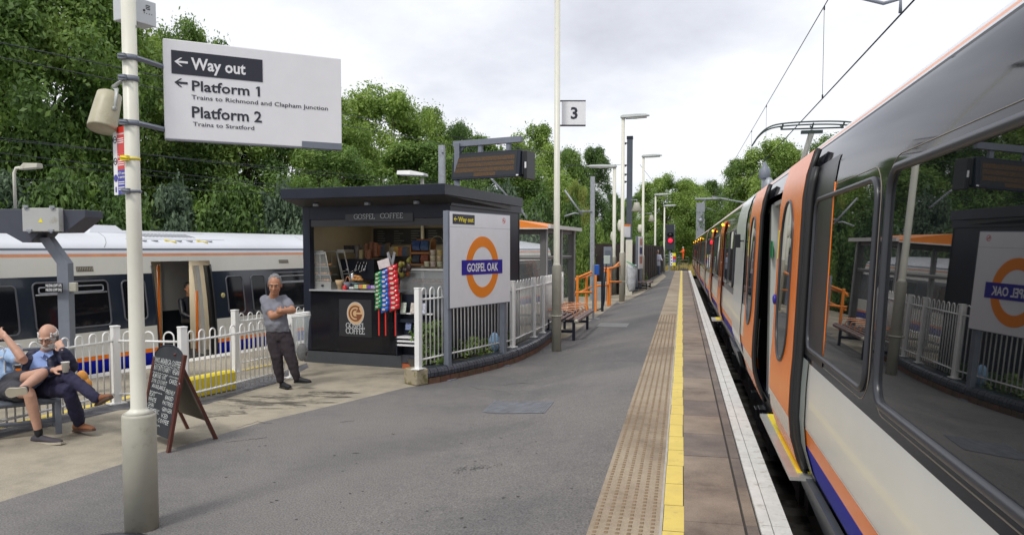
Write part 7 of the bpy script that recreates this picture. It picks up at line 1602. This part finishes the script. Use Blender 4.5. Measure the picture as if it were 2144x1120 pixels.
loftE(mb, [(JJ(-18, 742, 8.5), r2*.15, f2_*.07), (JJ(-14, 770, 8.5), r2*.15, f2_*.10), (JJ(-8, 808, 8.5), r2*.15, f2_*.11)])
hA, kA, aA = JJ(4, 806, 8.45), JJ(90, 781, 8.05), JJ(48, 812, 7.68); hB, kB, aB = JJ(-6, 815, 8.4), JJ(61, 822, 7.86), JJ(81, 905, 7.95)
limb(mb, [hA, hA.lerp(kA, .6), kA, kA.lerp(aA, .35), aA], [.085, .068, .056, .056, .036]); limb(mb, [hB, hB.lerp(kB, .6), kB, kB.lerp(aB, .3), aB], [.085, .07, .056, .056, .036])
fuse(mb, 'body', m_skin, Ps, .0068, 2)
hs_.feats(Ps, mat('grey_brow', (.1, .08, .07), .9)); hs_.hair(Ps, MATS['short_grey_hair'], True, 4)
mb = MB(); loftE(mb, [(JJ(-18, 733, 8.5), r2*.08, f2_*.07), (JJ(-18, 740, 8.5), r2*.15, f2_*.10), (JJ(-16, 762, 8.48), r2*.20, f2_*.15), (JJ(-9, 786, 8.44), r2*.205, f2_*.19), (JJ(-5, 806, 8.46), r2*.20, f2_*.18)], 24)
limb(mb, [sL-(eL-sL)*.1, sL.lerp(eL, .35), sL.lerp(eL, .62)], [.070, .072, .066]); limb(mb, [sR-(eR-sR)*.1, sR.lerp(eR, .6)], [.07, .065])
fuse(mb, 'shirt', mat('pale_blue_shirt', (.36, .50, .72), .85, var=.05, scale=10), Ps, .009, 3, .009, 8, 7)
m_short = mat('dark_shorts', (.045, .045, .055), .9, var=.15, scale=9)
mb = MB(); loftE(mb, [(JJ(-6, 800, 8.5), r2*.20, f2_*.17), (JJ(-5, 815, 8.48), r2*.205, f2_*.18), (JJ(-4, 830, 8.48), r2*.18, f2_*.16)], 20)
limb(mb, [hA, hA.lerp(kA, .28), hA.lerp(kA, .52)], [.105, .100, .095]); limb(mb, [hB, hB.lerp(kB, .4), hB.lerp(kB, .70)], [.11, .105, .100])
fuse(mb, 'shorts', m_short, Ps, .009, 3, .010, 8, 9)
m_plim = mat('grey_plimsoll', (.05, .045, .055), .8, var=.15); m_psole = mat('cream_sole', (.42, .38, .30), .7, var=.1)
shoe(Ps, JJ(70, 928, 8.02), JJ(130, 929, 7.82), V((0, 0, 1)), m_plim, m_psole, h=.085)
sA = shoe(Ps, JJ(54, 818, 7.62), JJ(12, 824, 7.60), -(-f2_)*1.0*-1+V((0, 0, .25)), m_plim, m_psole, h=.08)
mb = MB(); limb(mb, [aB+V((0, 0, -.01)), aB.lerp(kB, .08)], [.040, .040]); fuse(mb, 'sock', m_black, Ps, .008, 2)
# bench under them
bz = .44; bt = thing('bench', 'dark grey metal bench under the two seated men', 'bench', tuple(G(133, 900)))
p0 = D(128, 838, 8.32); bdir = (G(-120, 925)-G(133, 897)); bdir.z = 0; bdir.normalize(); bn_ = V((bdir.y, -bdir.x, 0)); 
if bn_.dot(f2_) > 0: bn_ = -bn_
bz = p0.z
mb = MB()
for k in range(6): a = V((p0.x, p0.y, bz))+bn_*(.0+.09*k); mb.tube([a, a+bdir*2.2], .028, 8)
for k in range(5): a = V((p0.x, p0.y, bz+.14+.09*k))+bn_*(.52+.02*k); mb.tube([a, a+bdir*2.2], .018, 8)
mb.build('seat_bars', m_grey, bt)
for a in (.03, 1.1, 2.15):
    for b in (.0, .45): c = V((p0.x, p0.y, 0))+bdir*a+bn_*b; mb = MB(); mb.box((c.x, c.y, bz/2), (.06, .06, bz), math.atan2(bdir.y, bdir.x)); mb.build('leg', m_grey, bt, bevel=.004)
mb = MB()
for a in (.03, 1.1, 2.15): c = V((p0.x, p0.y, bz-.10))+bdir*a; mb.tube([c, c+bn_*.5], .02, 6)
c = V((p0.x, p0.y, bz-.2)); mb.tube([c, c+bdir*2.15], .022, 6)
for a in (.03, 2.15): c = V((p0.x, p0.y, bz))+bdir*a+bn_*.45; mb.tube([c, c+V((0, 0, .52))+bn_*.15], .022, 6)
mb.build('frame_bar', m_grey, bt)
# yellow hi-vis bag seen through the fence behind the bench
mb = MB(); c = D(172, 795, 8.9); mb.smooth = True; mb.ell(c, [rt*.07, fw*.07, V((0, 0, .11))], 14, 9); mb.ell(c+rt*.03+V((0, 0, -.06)), [rt*.08, fw*.06, V((0, 0, .09))], 12, 8); t_ = one(mb, 'orange_bag', mat('orange_bag_cloth', (.60, .26, .04), .6, var=.3, scale=9, bump=.5, bscale=14), 'soft orange bag beside the man in the navy jacket', 'bag')
# --- small distant figures
def standing(label, base, h, yaw, top, leg, hairm, armf=.25, vox=.02, hat=None, long_=False, bag=False):
    """yaw: facing direction in degrees from +y; builds one continuous body with clothing as children"""
    b = V(base); f = V((math.sin(R(yaw)), math.cos(R(yaw)), 0)); r = f.cross(V((0, 0, 1))); P = lambda x, y, z: b+(r*x+f*y+V((0, 0, z)))*h
    t_ = person(label, base); hh = Head(P(0, .02, .935), f+V((0, 0, -.35)), V((0, 0, 1)), h/1.72)
    mb = MB(); mb.smooth = True; hh.skin(mb); capsule(mb, [P(0, .0, .88), P(0, -.01, .82)], [.034*h, .038*h])
    sh = [(x*.11, 0, .80) for x in (-1, 1)]; arms = []
    for x in (-1, 1):
        s_, e_, w_ = P(.115*x, 0, .79), P(.14*x, .02+armf*.1, .63), P(.10*x, .05+armf*.55, .62 if armf > .2 else .48); arms.append((s_, e_, w_)); limb(mb, [s_, e_, w_], [.028*h, .024*h, .017*h], 3); hand(mb, w_, w_-e_+V((0, 0, -.02)), r*x, .4, h/1.8, x)
    loftE(mb, [(P(0, 0, .82), r*.09*h, f*.04*h), (P(0, 0, .72), r*.10*h, f*.06*h), (P(0, 0, .55), r*.09*h, f*.06*h)], 14)
    legs = []
    for x, y in ((-1, .03), (1, -.04)): legs.append((P(.05*x, 0, .52), P(.055*x, y*.6+.01, .28), P(.055*x, y, .045))); limb(mb, legs[-1], [.045*h, .032*h, .022*h], 3)
    fuse(mb, 'body', m_skin, t_, vox*.6, 1)
    mb = MB(); loftE(mb, [(P(0, 0, .835), r*.06*h, f*.045*h), (P(0, 0, .80), r*.125*h, f*.062*h), (P(0, 0, .70), r*.125*h, f*.075*h), (P(0, 0, .56), r*.115*h, f*.078*h), (P(0, 0, .40 if long_ else .50), r*.125*h, f*.085*h)], 16)
    for s_, e_, w_ in arms: limb(mb, [s_, e_, e_.lerp(w_, .85)], [.040*h, .035*h, .028*h], 3)
    fuse(mb, 'jacket', top, t_, vox*.7, 2)
    mb = MB(); loftE(mb, [(P(0, 0, .56), r*.10*h, f*.065*h), (P(0, 0, .48), r*.105*h, f*.07*h)], 14)
    for l in legs: limb(mb, l, [.057*h, .044*h, .034*h], 3)
    fuse(mb, 'trousers', leg, t_, vox*.7, 2)
    if hat: mb = MB(); mb.smooth = True; hh.e(mb, 0, -.01, .045, .088, .11, .075); hh.e(mb, 0, .05, .03, .07, .09, .012); mb.build('helmet', hat, t_)
    else: hh.hair(t_, hairm, True, 2)
    for l in legs: shoe(t_, l[2]+V((0, 0, -.045*h))-f*.04*h, l[2]+V((0, 0, -.045*h))+f*.11*h, V((0, 0, 1)), m_black, m_black)
    return t_
p = G(1376, 578.5); h = (D(1376, 523, dep(p)).z)
standing('person in a pale grey coat and grey trousers waiting by the dark fence', p, 1.9, 150, mat('pale_grey_coat', (.42, .44, .52), .8), mat('grey_trousers', (.10, .12, .18), .8), MATS['short_grey_hair'], .3, long_=True)
m_hv = mat('hi_vis_orange', (.90, .13, .02), .6, var=.05); m_hel = mat('white_helmet', (.7, .7, .68), .3)
p = D(1430.5, 544, 76); standing('track worker in orange overalls and white helmet beyond the metal barriers', p, D(1430, 521, 76).z-p.z+1.0-.95 if False else 1.25, 240, m_hv, m_hv, None, .3, hat=m_hel)
p = D(1362, 548, 66); standing('track worker in orange half hidden by the dark fence and lamp posts', p, 1.2, 170, m_hv, m_hv, None, .2, hat=m_hel)
# --- seated passenger inside the left-hand train
s_ = min((abs(PJ(fx(q/20, -1.7, .9))[0]-397), q/20) for q in range(-60, 100))[1]-.55; b0_ = fx(s_+.55, -1.7, .42)
Pt_ = person('dark clothed passenger sitting inside the open door of the left train', fx(s_+.55, -1.7, 0)); md_ = (LS.n*.9-LD*.3).normalized(); rr2 = md_.cross(V((0, 0, 1)))
PP = lambda x, y, z: b0_+rr2*x+md_*y+V((0, 0, z))
hp_ = Head(PP(.02, .02, .72), md_+V((0, 0, -.1)), V((0, 0, 1)), 1.05)
mb = MB(); mb.smooth = True; hp_.skin(mb); capsule(mb, [PP(0, 0, .64), PP(0, -.02, .52)], [.055, .06]); loftE(mb, [(PP(0, -.02, .52), rr2*.15, md_*.07), (PP(0, 0, .2), rr2*.14, md_*.1), (PP(0, 0, .0), rr2*.15, md_*.1)])
ar = [(PP(-.18, 0, .47), PP(-.22, .22, .25), PP(-.06, .20, .55)), (PP(.18, 0, .47), PP(.22, .15, .22), PP(.1, .35, .12))]; lg = [(PP(x, 0, .05), PP(x*1.3, .48, .08), PP(x*1.2, .50, -.36)) for x in (-.1, .1)]
for a in ar: limb(mb, a, [.045, .04, .03]); hand(mb, a[2], a[2]-a[1], md_, .5)
for a in lg: limb(mb, a, [.07, .055, .04])
fuse(mb, 'body', m_skin2, Pt_, .012, 2)
mb = MB(); loftE(mb, [(PP(0, -.01, .56), rr2*.08, md_*.07), (PP(0, -.01, .5), rr2*.19, md_*.10), (PP(0, 0, .25), rr2*.18, md_*.14), (PP(0, 0, .0), rr2*.18, md_*.14)], 18)
for a in ar: limb(mb, a, [.065, .058, .045])
fuse(mb, 'jacket', m_dark, Pt_, .014, 2)
mb = MB()
for a in lg: limb(mb, a, [.09, .075, .055])
fuse(mb, 'trousers', m_black, Pt_, .014, 2); hp_.hair(Pt_, m_black, True, 1)
# ------------------------------------------------------------------ foliage
def leafmat(name, c0, c1, c2):
    m = bpy.data.materials.new(name); m.use_nodes = True; t = m.node_tree; t.nodes.clear(); o = _n(t, 'ShaderNodeOutputMaterial')
    g = _n(t, 'ShaderNodeNewGeometry'); tc = _n(t, 'ShaderNodeTexCoord'); n = _n(t, 'ShaderNodeTexNoise'); n.inputs['Scale'].default_value = .45; n.inputs['Detail'].default_value = 4; t.links.new(tc.outputs['Object'], n.inputs['Vector'])
    f = mth(t, 'ADD', mth(t, 'MULTIPLY', g.outputs['Random Per Island'], .32), mth(t, 'MULTIPLY', mth(t, 'SUBTRACT', mth(t, 'MULTIPLY', n.outputs[0], 2.4), .7), .62))
    cr = _n(t, 'ShaderNodeValToRGB'); e = cr.color_ramp.elements; e[0].color = (*c0, 1); e[0].position = .1; e[1].color = (*c2, 1); e[1].position = .9; q = e.new(.5); q.color = (*c1, 1); t.links.new(f, cr.inputs[0])
    hs0 = _n(t, 'ShaderNodeHueSaturation'); hs0.inputs['Saturation'].default_value = .95; hs0.inputs['Value'].default_value = 1.22; t.links.new(cr.outputs[0], hs0.inputs['Color']); cr = hs0; d = _n(t, 'ShaderNodeBsdfPrincipled'); d.inputs['Roughness'].default_value = .55; d.inputs['Specular IOR Level'].default_value = .3; t.links.new(cr.outputs[0], d.inputs['Base Color'])
    tr = _n(t, 'ShaderNodeBsdfTranslucent'); hs = _n(t, 'ShaderNodeHueSaturation'); hs.inputs['Value'].default_value = 1.5; hs.inputs['Saturation'].default_value = 1.1; t.links.new(cr.outputs[0], hs.inputs['Color']); t.links.new(hs.outputs[0], tr.inputs[0])
    mx = _n(t, 'ShaderNodeMixShader'); mx.inputs[0].default_value = .32; t.links.new(d.outputs[0], mx.inputs[1]); t.links.new(tr.outputs[0], mx.inputs[2]); t.links.new(mx.outputs[0], o.inputs[0]); return m
LM = {'dark': leafmat('dark_green_leaves', (.028, .058, .018), (.080, .145, .035), (.17, .25, .06)),
      'mid': leafmat('mid_green_leaves', (.040, .080, .020), (.115, .195, .040), (.24, .32, .075)),
      'light': leafmat('light_green_leaves', (.070, .13, .028), (.19, .28, .055), (.32, .41, .10)),
      'grey': leafmat('grey_green_leaves', (.045, .075, .045), (.12, .175, .10), (.23, .30, .19)),
      'yellow': leafmat('yellow_green_leaves', (.09, .13, .02), (.20, .25, .05), (.34, .33, .10))}
m_bark = mat('bark', (.075, .06, .045), .9, var=.35, scale=6, bump=.6, bscale=18)
def leaf_cloud(centers, radii, per, size, seed, squash=.85, droop=.2, elong=1.9):
    rn = np.random.RandomState(seed); C = np.repeat(np.array(centers), per, 0); Rr = np.repeat(np.array(radii), per)
    n = len(C); d = rn.randn(n, 3); d /= np.linalg.norm(d, axis=1)[:, None]; rad = Rr*(.35+.7*rn.rand(n)**.6); rad = np.where(rn.rand(n) < .22, rad*1.6, rad)
    P = C+d*rad[:, None]*np.array([1, 1, squash]); P[:, 2] -= droop*rad*rn.rand(n)
    nrm = d*.7+rn.randn(n, 3)*.55+np.array([0, 0, .45]); nrm /= np.linalg.norm(nrm, axis=1)[:, None]
    a = np.cross(nrm, rn.randn(n, 3)); a /= np.linalg.norm(a, axis=1)[:, None]; b = np.cross(nrm, a)
    s = size*(.55+.9*rn.rand(n))[:, None]; L = a*s*elong*.5; W = b*s*.5
    v = np.stack([P-L, P-W*.9+nrm*s*.12, P+L, P+W*.9+nrm*s*.12], 1).reshape(-1, 3)
    return v, n
def leaf_mesh(name, v, n, m):
    me = bpy.data.meshes.new(name); me.vertices.add(len(v)); me.vertices.foreach_set('co', v.astype(np.float32).ravel()); me.loops.add(4*n); me.loops.foreach_set('vertex_index', np.arange(4*n, dtype=np.int32))
    me.polygons.add(n); me.polygons.foreach_set('loop_start', np.arange(0, 4*n, 4, dtype=np.int32)); me.polygons.foreach_set('loop_total', np.full(n, 4, dtype=np.int32)); me.materials.append(m); me.update(calc_edges=True); return me
def make_crown(seed, R_, Hc, npuff, per, size, z0=0., shape='round', **k):
    "crown centred on the axis from z0 up to z0+Hc, limbs reach each clump"
    rs = random.Random(seed); cs, rr = [], []; lobes = [(rs.uniform(0, 6.28), rs.uniform(.0, .5), rs.uniform(.35, .85)) for _ in range(5)]
    while len(cs) < npuff:
        t = rs.random(); a = rs.uniform(0, 6.28)
        prof = math.sin(math.pi*min(1, .12+.86*t))**.6 if shape == 'round' else (1-t)**.5*.9+.15
        lob = 1+.28*math.sin(2*a+seed)+.16*math.sin(5*a+seed*2+t*6)
        r = R_*prof*lob*(rs.random()**.35); cs.append((r*math.cos(a), r*math.sin(a), z0+Hc*t)); rr.append(rs.uniform(.11, .25)*R_*(.8 if t > .8 else 1))
    v, n = leaf_cloud(cs, rr, per, size, seed, **k); return cs, rr, v, n
def trunk_mesh(seed, H0, cs, r0, n_l=14):
    rs = random.Random(seed); mb = MB(); top = max(c[2] for c in cs)*.72
    P = [V((0, 0, -.5))]; 
    for k in range(1, 6): P.append(V((rs.uniform(-.15, .15)*k*.5, rs.uniform(-.15, .15)*k*.5, top*k/5)))
    mb.tube(P, [r0*1.25, r0, r0*.85, r0*.65, r0*.45, r0*.2], 8)
    for c in rs.sample(cs, min(n_l, len(cs))):
        c = V(c); t = rs.uniform(.25, .8); i = int(t*5); b = P[i].lerp(P[min(i+1, 5)], t*5-i); m_ = b.lerp(c, .5)+V((0, 0, .12*c.length*rs.random()))
        mb.tube([b, m_, c], [r0*.38*(1.1-t), r0*.22*(1.1-t)+.01, .015], 5)
    me = bpy.data.meshes.new('trunk'); me.from_pydata(mb.v, [], mb.f); me.materials.append(m_bark); me.polygons.foreach_set('use_smooth', [True]*len(mb.f)); me.update(); return me
VAR = []
for i, (R_, Hc, z0, np_, per, sz) in enumerate(((4.2, 9.5, 2.6, 105, 560, .10), (4.2, 8.5, 3.0, 82, 640, .10), (3.8, 10.5, 2.2, 112, 520, .095), (4.4, 9.0, 2.4, 95, 600, .105))):
    cs, rr, v, n = make_crown(11+i*7, R_, Hc, np_, per, sz, z0); VAR.append((R_, z0+Hc, v, n, trunk_mesh(i, z0, cs, .26, 22)))
BUSH = []
for i, (R_, Hc, np_, per, sz) in enumerate(((2.4, 3.4, 60, 420, .09), (2.6, 3.0, 55, 460, .095))):
    cs, rr, v, n = make_crown(51+i*5, R_, Hc, np_, per, sz, .2, 'bush'); BUSH.append((R_, Hc+.2, v, n, trunk_mesh(20+i, .2, cs, .07, 12)))
MC = {}
def tree(u, vtop, d, wpx, var, lm, label, bush=False, base=-1.3, name=None, hmin=None, group='trees behind the platforms'):
    lib = BUSH if bush else VAR; R_, Ht, v, n, tm = lib[var]; key = (bush, var, lm)
    key = (bush, var)
    if key not in MC: MC[key] = leaf_mesh('crown', v, n, LM[lm])
    q = D(u, vtop, d); H_ = max(2.0, q.z-base); s = H_/Ht/1.03; w = wpx/2*d/1640/R_/1.08*(1.0 if bush else 1.25)
    t_ = thing(name or ('shrub' if bush else 'tree'), label, 'shrub' if bush else 'tree', (q.x, q.y, base), group=None if not group else ('shrubs along the line' if bush else group))
    rz = random.Random(int(u*7+d)).uniform(0, 6.28)
    for nm, me in (('crown', MC[key]), ('trunk', tm)):
        o = bpy.data.objects.new(nm, me); COL.objects.link(o); o.parent = t_
        if nm == 'crown': o.material_slots[0].link = 'OBJECT'; o.material_slots[0].material = LM[lm]
        o.rotation_euler = (0, 0, rz); o.scale = (w if nm == 'crown' else min(w, s), w if nm == 'crown' else min(w, s), s)
    return t_
T = [(-120, -260, 27, 430, 0, 'mid', 'large dark tree at the far left edge above the cable tray'), (70, -210, 29, 400, 1, 'mid', 'tall tree filling the sky left of the near signpost'), (-20, -60, 34, 380, 2, 'dark', 'dark tree behind the small arm lamp'),
     (215, -45, 33, 210, 3, 'mid', 'tree whose crown shows directly behind the near signpost'), (300, 70, 35, 250, 2, 'light', 'dark tree just left of the direction sign'), (392, 40, 38, 190, 0, 'mid', 'tree topping out just above the left end of the direction sign'),
     (470, 120, 36, 260, 1, 'dark', 'dark tree hidden mostly by the middle of the direction sign'), (590, 150, 38, 270, 3, 'light', 'tree beneath the right half of the direction sign'), (690, 200, 36, 200, 2, 'light', 'tree at the right edge of the direction sign'),
     (800, 182, 40, 250, 0, 'light', 'light green tree rising above the kiosk roof'), (895, 220, 43, 150, 1, 'light', 'smaller light green tree left of the display board'), (960, 258, 44, 130, 3, 'dark', 'dark rounded tree behind the gantry arm'), (1010, 285, 46, 150, 2, 'mid', 'tree behind the passenger display board'),
     (1120, 262, 47, 170, 1, 'light', 'tree crown just left of the tall white post'), (1190, 312, 52, 130, 3, 'mid', 'tree just right of the tall white post'), (1243, 308, 55, 100, 2, 'dark', 'dark tree ending the tree belt left of the lamps'), (1205, 380, 40, 60, 0, 'yellow', 'narrow yellowish tree behind the thin galvanised mast'),
     (1070, 330, 40, 200, 0, 'mid', 'tree behind the kiosk roof corner'), (860, 300, 33, 260, 2, 'mid', 'tree low behind the kiosk roof'), (700, 300, 31, 240, 0, 'mid', 'tree behind the left corner of the kiosk roof'),
     (1285, 405, 80, 60, 2, 'dark', 'small pointed dark tree far off between the lamps'), (1310, 415, 85, 70, 1, 'light', 'far light tree left of the tall dark mast'),
     (1395, 366, 92, 130, 0, 'light', 'far light green tree right of the tall dark mast'), (1450, 384, 98, 120, 3, 'light', 'far tree above the red signal'), (1500, 378, 95, 110, 1, 'mid', 'far tree above the pale far mast'), (1350, 400, 96, 100, 2, 'mid', 'far tree behind the far lamp posts'),
     (1560, 330, 74, 130, 2, 'mid', 'round tree left of the mast behind the right train'), (1625, 290, 72, 170, 0, 'light', 'tallest tree behind the right train'), (1695, 300, 74, 150, 1, 'mid', 'tree above the right train below the pantograph'), (1780, 270, 70, 200, 3, 'mid', 'tree hidden mostly by the right train'),
     (1420, 470, 112, 170, 1, 'mid', 'low far tree behind the track workers'), (1480, 455, 110, 150, 0, 'mid', 'low far tree behind the end of the right train')]
for a in T: tree(*a)
Bs = [(-20, 380, 22.5, 330, 0, 'grey'), (130, 372, 23, 300, 1, 'mid'), (250, 385, 23.5, 260, 0, 'dark'), (370, 400, 24, 260, 1, 'grey'), (480, 395, 24.5, 250, 0, 'mid'), (590, 405, 25, 230, 1, 'grey'), (690, 400, 26, 220, 0, 'dark'), (820, 400, 27, 250, 1, 'mid'), (950, 400, 29, 240, 0, 'mid'), (1060, 400, 31, 200, 1, 'grey'), (1130, 420, 33, 170, 0, 'dark'),
      (1200, 430, 37, 130, 1, 'mid'), (1240, 470, 36, 90, 0, 'light'), (1285, 450, 46, 110, 1, 'mid'), (1220, 500, 33, 80, 1, 'light'), (1340, 480, 78, 90, 0, 'mid'), (1385, 480, 84, 80, 1, 'mid'), (1450, 500, 92, 80, 0, 'light')]
LB = ['far left behind the cable tray', 'behind the pale cabinet', 'behind the near signpost', 'right of the near signpost above the train roof', 'above the open train door', 'left of the kiosk above the train roof', 'touching the left end of the kiosk roof', 'hidden behind the kiosk', 'behind the kiosk and departure board', 'at the right end of the kiosk roof', 'behind the orange shelter roof', 'behind the thin galvanised mast', 'pale one right of the shelter', 'between the lamp posts behind the cabinets', 'low pale one behind the sloping orange rail', 'far one behind the dark fence', 'far one behind the red signal', 'far pale one behind the track worker']
for a, l in zip(Bs, LB): tree(*a, 'leafy shrub '+l, bush=True)
# planting on the kerb bed
def plant(name, c, h, r, lm, n, label, size=.035, seed=1, group=None, flowers=None):
    t_ = thing(name, label, 'plant', tuple(c), group=group); rs = random.Random(seed); cs = [(rs.gauss(0, r*.45), rs.gauss(0, r*.3), rs.uniform(.06, h)) for _ in range(n)]
    v, k = leaf_cloud(cs, [r*.35]*n, 26, size, seed); me = leaf_mesh('leaves', v, k, LM[lm]); o = bpy.data.objects.new('leaves', me); COL.objects.link(o); o.parent = t_; WM[o.name] = WM[t_.name]
    mb = MB()
    for q in cs[::2]: mb.tube([V(c), V(c)+V((q[0]*.5, q[1]*.5, q[2]*.5)), V(c)+V(q)], .004, 4)
    mb.build('stem', m_bark, t_)
    if flowers:
        mb = MB()
        for q in cs[::4]: mb.ell(V(c)+V(q)+V((0, -.03, .02)), [(.012, 0, 0), (0, .012, 0), (0, 0, .012)], 6, 4)
        mb.build('flowers', flowers, t_)
m_fl = mat('small_pink_flowers', (.5, .12, .12), .6, var=.3)
plant('flowering_shrub', V((-3.75, 11.45, .18)), .62, .26, 'mid', 46, 'leafy shrub with small flowers between the kerb post and the nameboard', .04, 3, None, m_fl)
plant('flowering_shrub', V((-3.45, 12.4, .18)), .30, .22, 'light', 24, 'low weedy shrub under the middle of the nameboard', .03, 5)
plant('weeds', V((-3.3, 13.1, .18)), .18, .25, 'light', 20, 'low weeds under the right side of the nameboard', .03, 6)
plant('weeds', V((-3.15, 13.9, .18)), .22, .2, 'mid', 14, 'weeds behind the railing at the bend of the kerb', .03, 7)
# scrub grass covering the bank
v, n = [], 0
rn = np.random.RandomState(5); N = 16000; A0, A1 = Lp(-40, -8.5), Lp(60, -8); s_ = rn.rand(N); w_ = rn.rand(N)*7
P = np.outer(1-s_, np.array(A0))+np.outer(s_, np.array(A1))+np.outer(w_, np.array([-.97, .2, .22])); P[:, 2] = -1.3+w_*.22
h = .15+.4*rn.rand(N); a = rn.rand(N)*6.28; dx = np.stack([np.cos(a)*.08, np.sin(a)*.08, np.zeros(N)], 1); up_ = np.stack([rn.randn(N)*.1, rn.randn(N)*.1, h], 1)
vv = np.stack([P-dx, P+dx, P+dx*.3+up_, P-dx*.3+up_], 1).reshape(-1, 3); me = leaf_mesh('grass', vv, N, LM['mid']); o = bpy.data.objects.new('grass', me); COL.objects.link(o); tag(o, 'rough green scrub grass covering the bank beyond the left train', 'grass', kind='stuff')
rn = np.random.RandomState(6); N = 9000; P = np.stack([rn.uniform(-6, 9, N), 74.3+rn.rand(N)**1.5*40, np.full(N, -.45)], 1)
h = .3+.6*rn.rand(N); a = rn.rand(N)*6.28; dx = np.stack([np.cos(a)*.06, np.sin(a)*.06, np.zeros(N)], 1); up_ = np.stack([rn.randn(N)*.2, rn.randn(N)*.2, h], 1)
vv = np.stack([P-dx, P+dx, P+dx*.3+up_, P-dx*.3+up_], 1).reshape(-1, 3); me = leaf_mesh('dry_grass', vv, N, leafmat('straw_grass', (.22, .18, .05), (.36, .29, .09), (.46, .38, .13))); o = bpy.data.objects.new('dry_grass', me); COL.objects.link(o); tag(o, 'tall straw coloured grass past the platform end', 'grass', kind='stuff')
